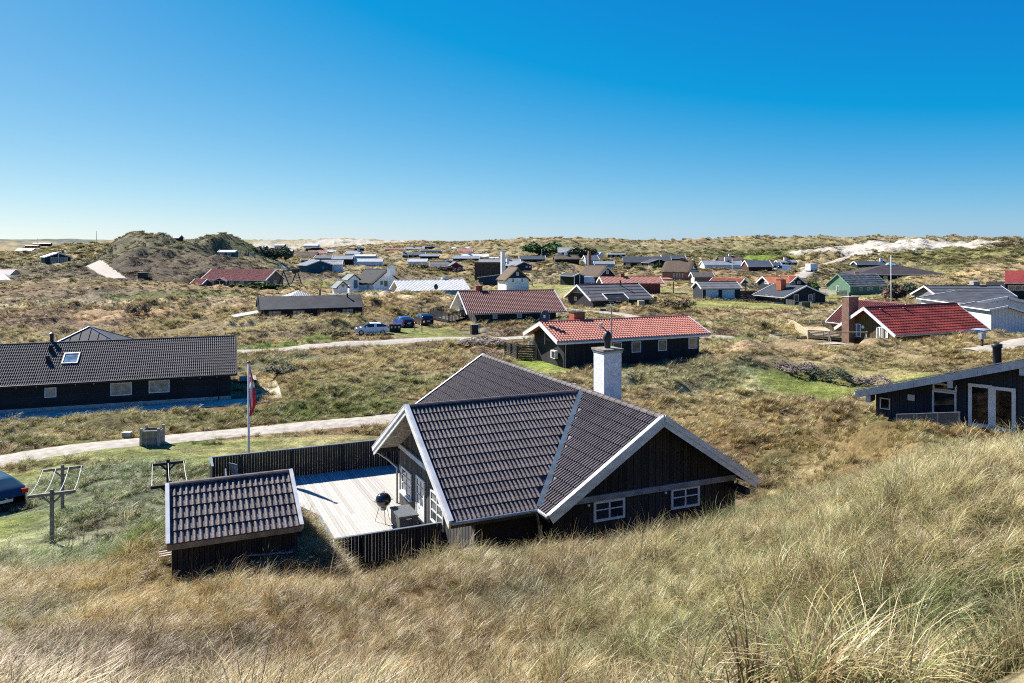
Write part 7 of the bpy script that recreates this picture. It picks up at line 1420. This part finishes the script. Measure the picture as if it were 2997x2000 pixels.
p = atd(Q('k', 820, 35), 72); z = gz(p.x, p.y); t = empty('grey_post_box', (p.x, p.y, z), R(10), 'grey post box on a post beside the right gravel road', 'letter box'); MB().box(-.08, -.08, -.2, .08, .08, .7).build('post', BOARD, t); MB().box(-.24, -.2, .7, .24, .2, 1.25).build('box_body', METAL, t)
for px, py, lb in ((1214, 968, 'left short pole of the chain between the parked cars'), (1235, 973, 'right short pole of the chain between the parked cars')):
    p = gnd((px, py)); t = empty('barrier_post', p, 0, lb, 'post', 'barrier posts by the parking place'); MB().box(-.06, -.06, -.1, .06, .06, .9).build('post', PALE, t)
p = gnd((2306, 985)); t = empty('sand_pit', p, R(15), 'shallow rectangular timber-edged sand pit left of the pale slat fence', 'sand pit')
for b in ((-2, -1.2, -.1, 2, -1.05, .3), (-2, 1.05, -.1, 2, 1.2, .3), (-2, -1.05, -.1, -1.85, 1.05, .3), (1.85, -1.05, -.1, 2, 1.05, .3)): MB().box(*b).build('edge_board', GREYW, t)
p = gnd((1765, 930)); t = empty('blue_sign', p, 0, 'small blue sign on a post by the pale drive', 'sign'); MB().box(-.04, -.04, -.2, .04, .04, 1.0).build('post', METAL, t); MB().box(-.45, -.05, 1.0, .45, .0, 1.4).build('sign_panel', M('blue_sign_paint', (.03, .10, .17), .5), t)
p = gnd((1876, 908)); t = empty('pale_container', p, R(10), 'pale beige gas cabinet by the drive of the grey corrugated house', 'cabinet'); MB().box(-.55, -.4, -.1, .55, .4, 1.1).build('body', M('beige_cabinet', (.42, .36, .26), .8), t)
p = gnd((1904, 926)); t = empty('black_compost_bin', p, R(10), 'low black compost bin behind the bleached red roof', 'compost bin'); MB().box(-1.1, -.6, -.1, 1.1, .6, .6).build('body', BLACKP, t)
p = gnd((2355, 905)); t = empty('green_tank', p, R(10), 'dark green tank on the lawn before the low felt-roofed cabin', 'tank'); MB().box(-.8, -.5, 0, .8, .5, 1.1).build('body', M('green_tank_paint', (.05, .07, .05), .6), t)
p = gnd((2187, 873)); t = empty('white_bench', p+Z3*.1, R(0), 'white garden bench against the dark link fence', 'bench'); MB().box(-1.1, -.25, .4, 1.1, .25, .46).build('seat', WHITE, t); MB().box(-1.1, .2, .75, 1.1, .26, .95).box(-1.1, .2, .5, 1.1, .26, .6).build('backrest', WHITE, t)
for x in (-1.05, 1.05): MB().box(x-.05, -.25, 0, x+.05, .26, .95).build('leg', WHITE, t)
for px, py, nm, lb in ((418, 817, 'black_shed_box', 'small black container at the foot of the big dune'), (866, 802, 'dark_shelter', 'small dark shelter on posts right of the long brick house')):
    p = gnd((px, py)); t = empty(nm, p, R(10), lb, 'shelter'); MB().box(-1.1, -.8, 0, 1.1, .8, 1.6).build('body', DKMETAL, t); MB().box(-1.25, -.95, 1.6, 1.25, .95, 1.72).build('roof', FELT, t)
p = gnd((1044, 853)); t = empty('picnic_table', p, R(10), 'grey picnic table beside the tall white shed', 'picnic table'); MB().box(-.9, -.4, .72, .9, .4, .78).build('top', GREYW, t)
for y in (-.75, .75): MB().box(-.9, y-.13, .42, .9, y+.13, .47).build('bench', GREYW, t)
for x in (-.6, .6): MB().beam((x, -.8, 0), (x, 0, .74), .06, .08).beam((x, .8, 0), (x, 0, .74), .06, .08).build('leg', GREYW, t)
wc = HP['teal_shed']; t = empty('pale_blue_store', wc.loc+Vector((4.2, -3, 0)), R(-10), 'pale blue low store beside the tall white shed', 'store'); MB().box(-1.4, -.8, -.5, 1.4, .8, 1.9).build('wall', FARW['b'], t); MB().box(-1.5, -.9, 1.9, 1.5, .9, 2.0).build('roof', METAL, t)
bs = gnd(Q(3, 1700, 720)); t = empty('navy_shed', bs, R(-20), 'small navy shed with pale mono-pitch roof left of the blue gabled cottage', 'shed'); MB().hexa([(-2.6, -1.8, -.5), (2.6, -1.8, -.5), (2.6, 1.8, -.5), (-2.6, 1.8, -.5), (-2.6, -1.8, 2.2), (2.6, -1.8, 2.9), (2.6, 1.8, 2.9), (-2.6, 1.8, 2.2)]).build('wall', NAVYW, t); MB().hexa([(-2.9, -2.1, 2.2), (2.9, -2.1, 2.95), (2.9, 2.1, 2.95), (-2.9, 2.1, 2.2), (-2.9, -2.1, 2.36), (2.9, -2.1, 3.1), (2.9, 2.1, 3.1), (-2.9, 2.1, 2.36)]).build('roof', WHITEW, t)
bs = gnd(Q(3, 1700, 660)); t = empty('brushwood_screen', bs, R(-5), 'dark square brushwood shelter behind the small navy shed', 'shelter'); MB().box(-4.4, -2, -.5, 4.4, 2, 5.2).build('wall', M('dark_brushwood', (.05, .042, .035), .95, .5, 2, bump=.9), t); MB().box(-4.8, -2.4, 5.2, 4.8, 2.4, 5.6).build('roof', FARM['t'], t)
# ------------------------------------------------------------------ shrubs
def leaf_clump(name, n, rx, rz, sz, col, mat=None, seed=1):
    rg = random.Random(seed); m = MB()
    for i in range(n):
        a = rg.uniform(0, 6.283); u = rg.uniform(-.2, 1); rr = rg.uniform(.55, 1.0)**.5*(1+.25*math.sin(a*3+seed)); x, y, z = math.cos(a)*rx*rr*math.sqrt(max(0, 1-u*u*.8)), math.sin(a)*rx*rr*math.sqrt(max(0, 1-u*u*.8)), max(.02, rz*(u*.5+.45)*rr)
        d = Vector((rg.gauss(0, 1), rg.gauss(0, 1), rg.gauss(0, .7)+.5)).normalized(); s = d.cross(Vector((rg.random(), rg.random(), 1))).normalized(); s2 = sz*rg.uniform(.6, 1.4); c = Vector((x, y, z))
        m.poly([c-s*s2*.5, c+d*s2, c+s*s2*.5])
    return m.mesh(name, mat)
SHM = {k: M('shrub_'+k, c, .8, .4, .8, rnd=.15) for k, c in dict(dark=(.07, .08, .04), olive=(.12, .11, .035), brown=(.10, .065, .045), green=(.07, .12, .03), grey=(.2, .16, .13)).items()}
SHR = [('olive', 1220, 800, 285, 4.5, 2.8, 'yellow-green shrub left of the red timber house'), ('brown', 1290, 801, 283, 4.5, 2.3, 'brown shrub in front of the red timber house wall'), ('brown', 1340, 800, 283, 3.0, 2.2, 'small brown shrub under the red timber gable'), ('green', 2364, 828, 205, 3.4, 2.6, 'dark green shrub right of the orange roofed house'),
 ('dark', 2648, 842, 168, 3.2, 3.0, 'dark rounded shrub right of the green house'), ('brown', 2612, 858, 160, 2.2, 2.4, 'small brown shrub by the tall flagpole'), ('green', 1945, 792, 290, 4.2, 2.6, 'green shrub at the right corner of the large black house'), ('dark', 805, 770, 275, 7, 5, 'dark pine scrub on the right foot of the big dune'), ('dark', 770, 745, 290, 4, 3, 'dark scrub on the flank of the big dune'),
 ('dark', 1690, 748, 400, 9, 4.5, 'dark green scrub in front of the teal house'), ('green', 1600, 742, 420, 12, 6, 'green scrub left of the teal house'), ('brown', 1980, 893, 142, 3.6, 1.6, 'brown bush right of the grey corrugated house'), ('dark', 2430, 1085, 66, 1.9, .9, 'dark low bush on the bank above the right lawn'), ('grey', 2330, 1070, 68, 1.8, .8, 'grey heather bush left of the right lawn'), ('grey', 2560, 1076, 64, 1.5, .7, 'grey twiggy bush on the bank behind the slope house'),
 ('grey', 1410, 990, 92, 2.6, .9, 'grey leafless thicket beyond the main ridge'), ('grey', 1500, 1052, 70, 1.9, .8, 'grey low brush left of the bleached red roofed house'), ('dark', 830, 1062, 71, 1.5, .9, 'grey-green bushy clump left of the flagpole line'), ('olive', 975, 1000, 100, 2.2, .9, 'olive bush in front of the white hatchback'), ('green', 740, 842, 190, 7, 1.1, 'green hedge-like thicket below the long brick house'), ('green', 830, 842, 190, 6, 1.1, 'second green thicket below the long brick house'), ('grey', 405, 915, 128, 2.0, 1.6, 'leafless grey bush on the left heath'), ('dark', 1560, 925, 118, 2.0, 1.0, 'low bush at the right corner of the red-brown roofed house')]
cache = {}
for k, px, py, D, rx, rz, lb in SHR:
    key = (k, D > 150)
    if key not in cache: cache[key] = leaf_clump('foliage', 1700, 1, 1, .16 if D > 150 else .10, None, SHM[k], len(cache)+2)
    p = atd((px, py), D); t = empty('shrub', (p.x, p.y, gz(p.x, p.y)-.15), random.uniform(0, 6), lb, 'shrub', 'shrubs on the dunes'); o = ob('foliage', cache[key], t); o.scale = (rx, rx*.9, rz)
    MB().tube([(0, 0, -.2), (.05, .02, rz*.5)], .05, 5, .02).build('stem', BOARDG, t)
# bare little tree
p = atd((1448, 1040), 70); z = gz(p.x, p.y); t = empty('bare_tree', (p.x, p.y, z), 0, 'small leafless gnarled tree behind the near house ridge', 'tree'); rg = random.Random(5)
def branch(m, a, d, L, r, lv):
    pts = [a]; 
    for i in range(4): d = (d+Vector((rg.gauss(0, .28), rg.gauss(0, .28), rg.gauss(0, .12)))).normalized(); pts.append(pts[-1]+d*L/4)
    m.tube(pts, r, 5, r*.5)
    if lv:
        for i in range(4): branch(m, pts[1+i % 4], (d+Vector((rg.gauss(0, .9), rg.gauss(0, .9), rg.gauss(0, .35)))).normalized(), L*.65, r*.55, lv-1)
m1 = MB(); branch(m1, Vector((0, 0, -.2)), Vector((.1, 0, 1)), 1.5, .09, 0); m1.build('trunk', BOARDG, t); m2 = MB()
for i in range(7): branch(m2, Vector((0, 0, .5+i*.12)), Vector((rg.gauss(0, 1), rg.gauss(0, .6), .45)).normalized(), 1.7, .045, 2)
m2.build('branches', BOARDG, t)
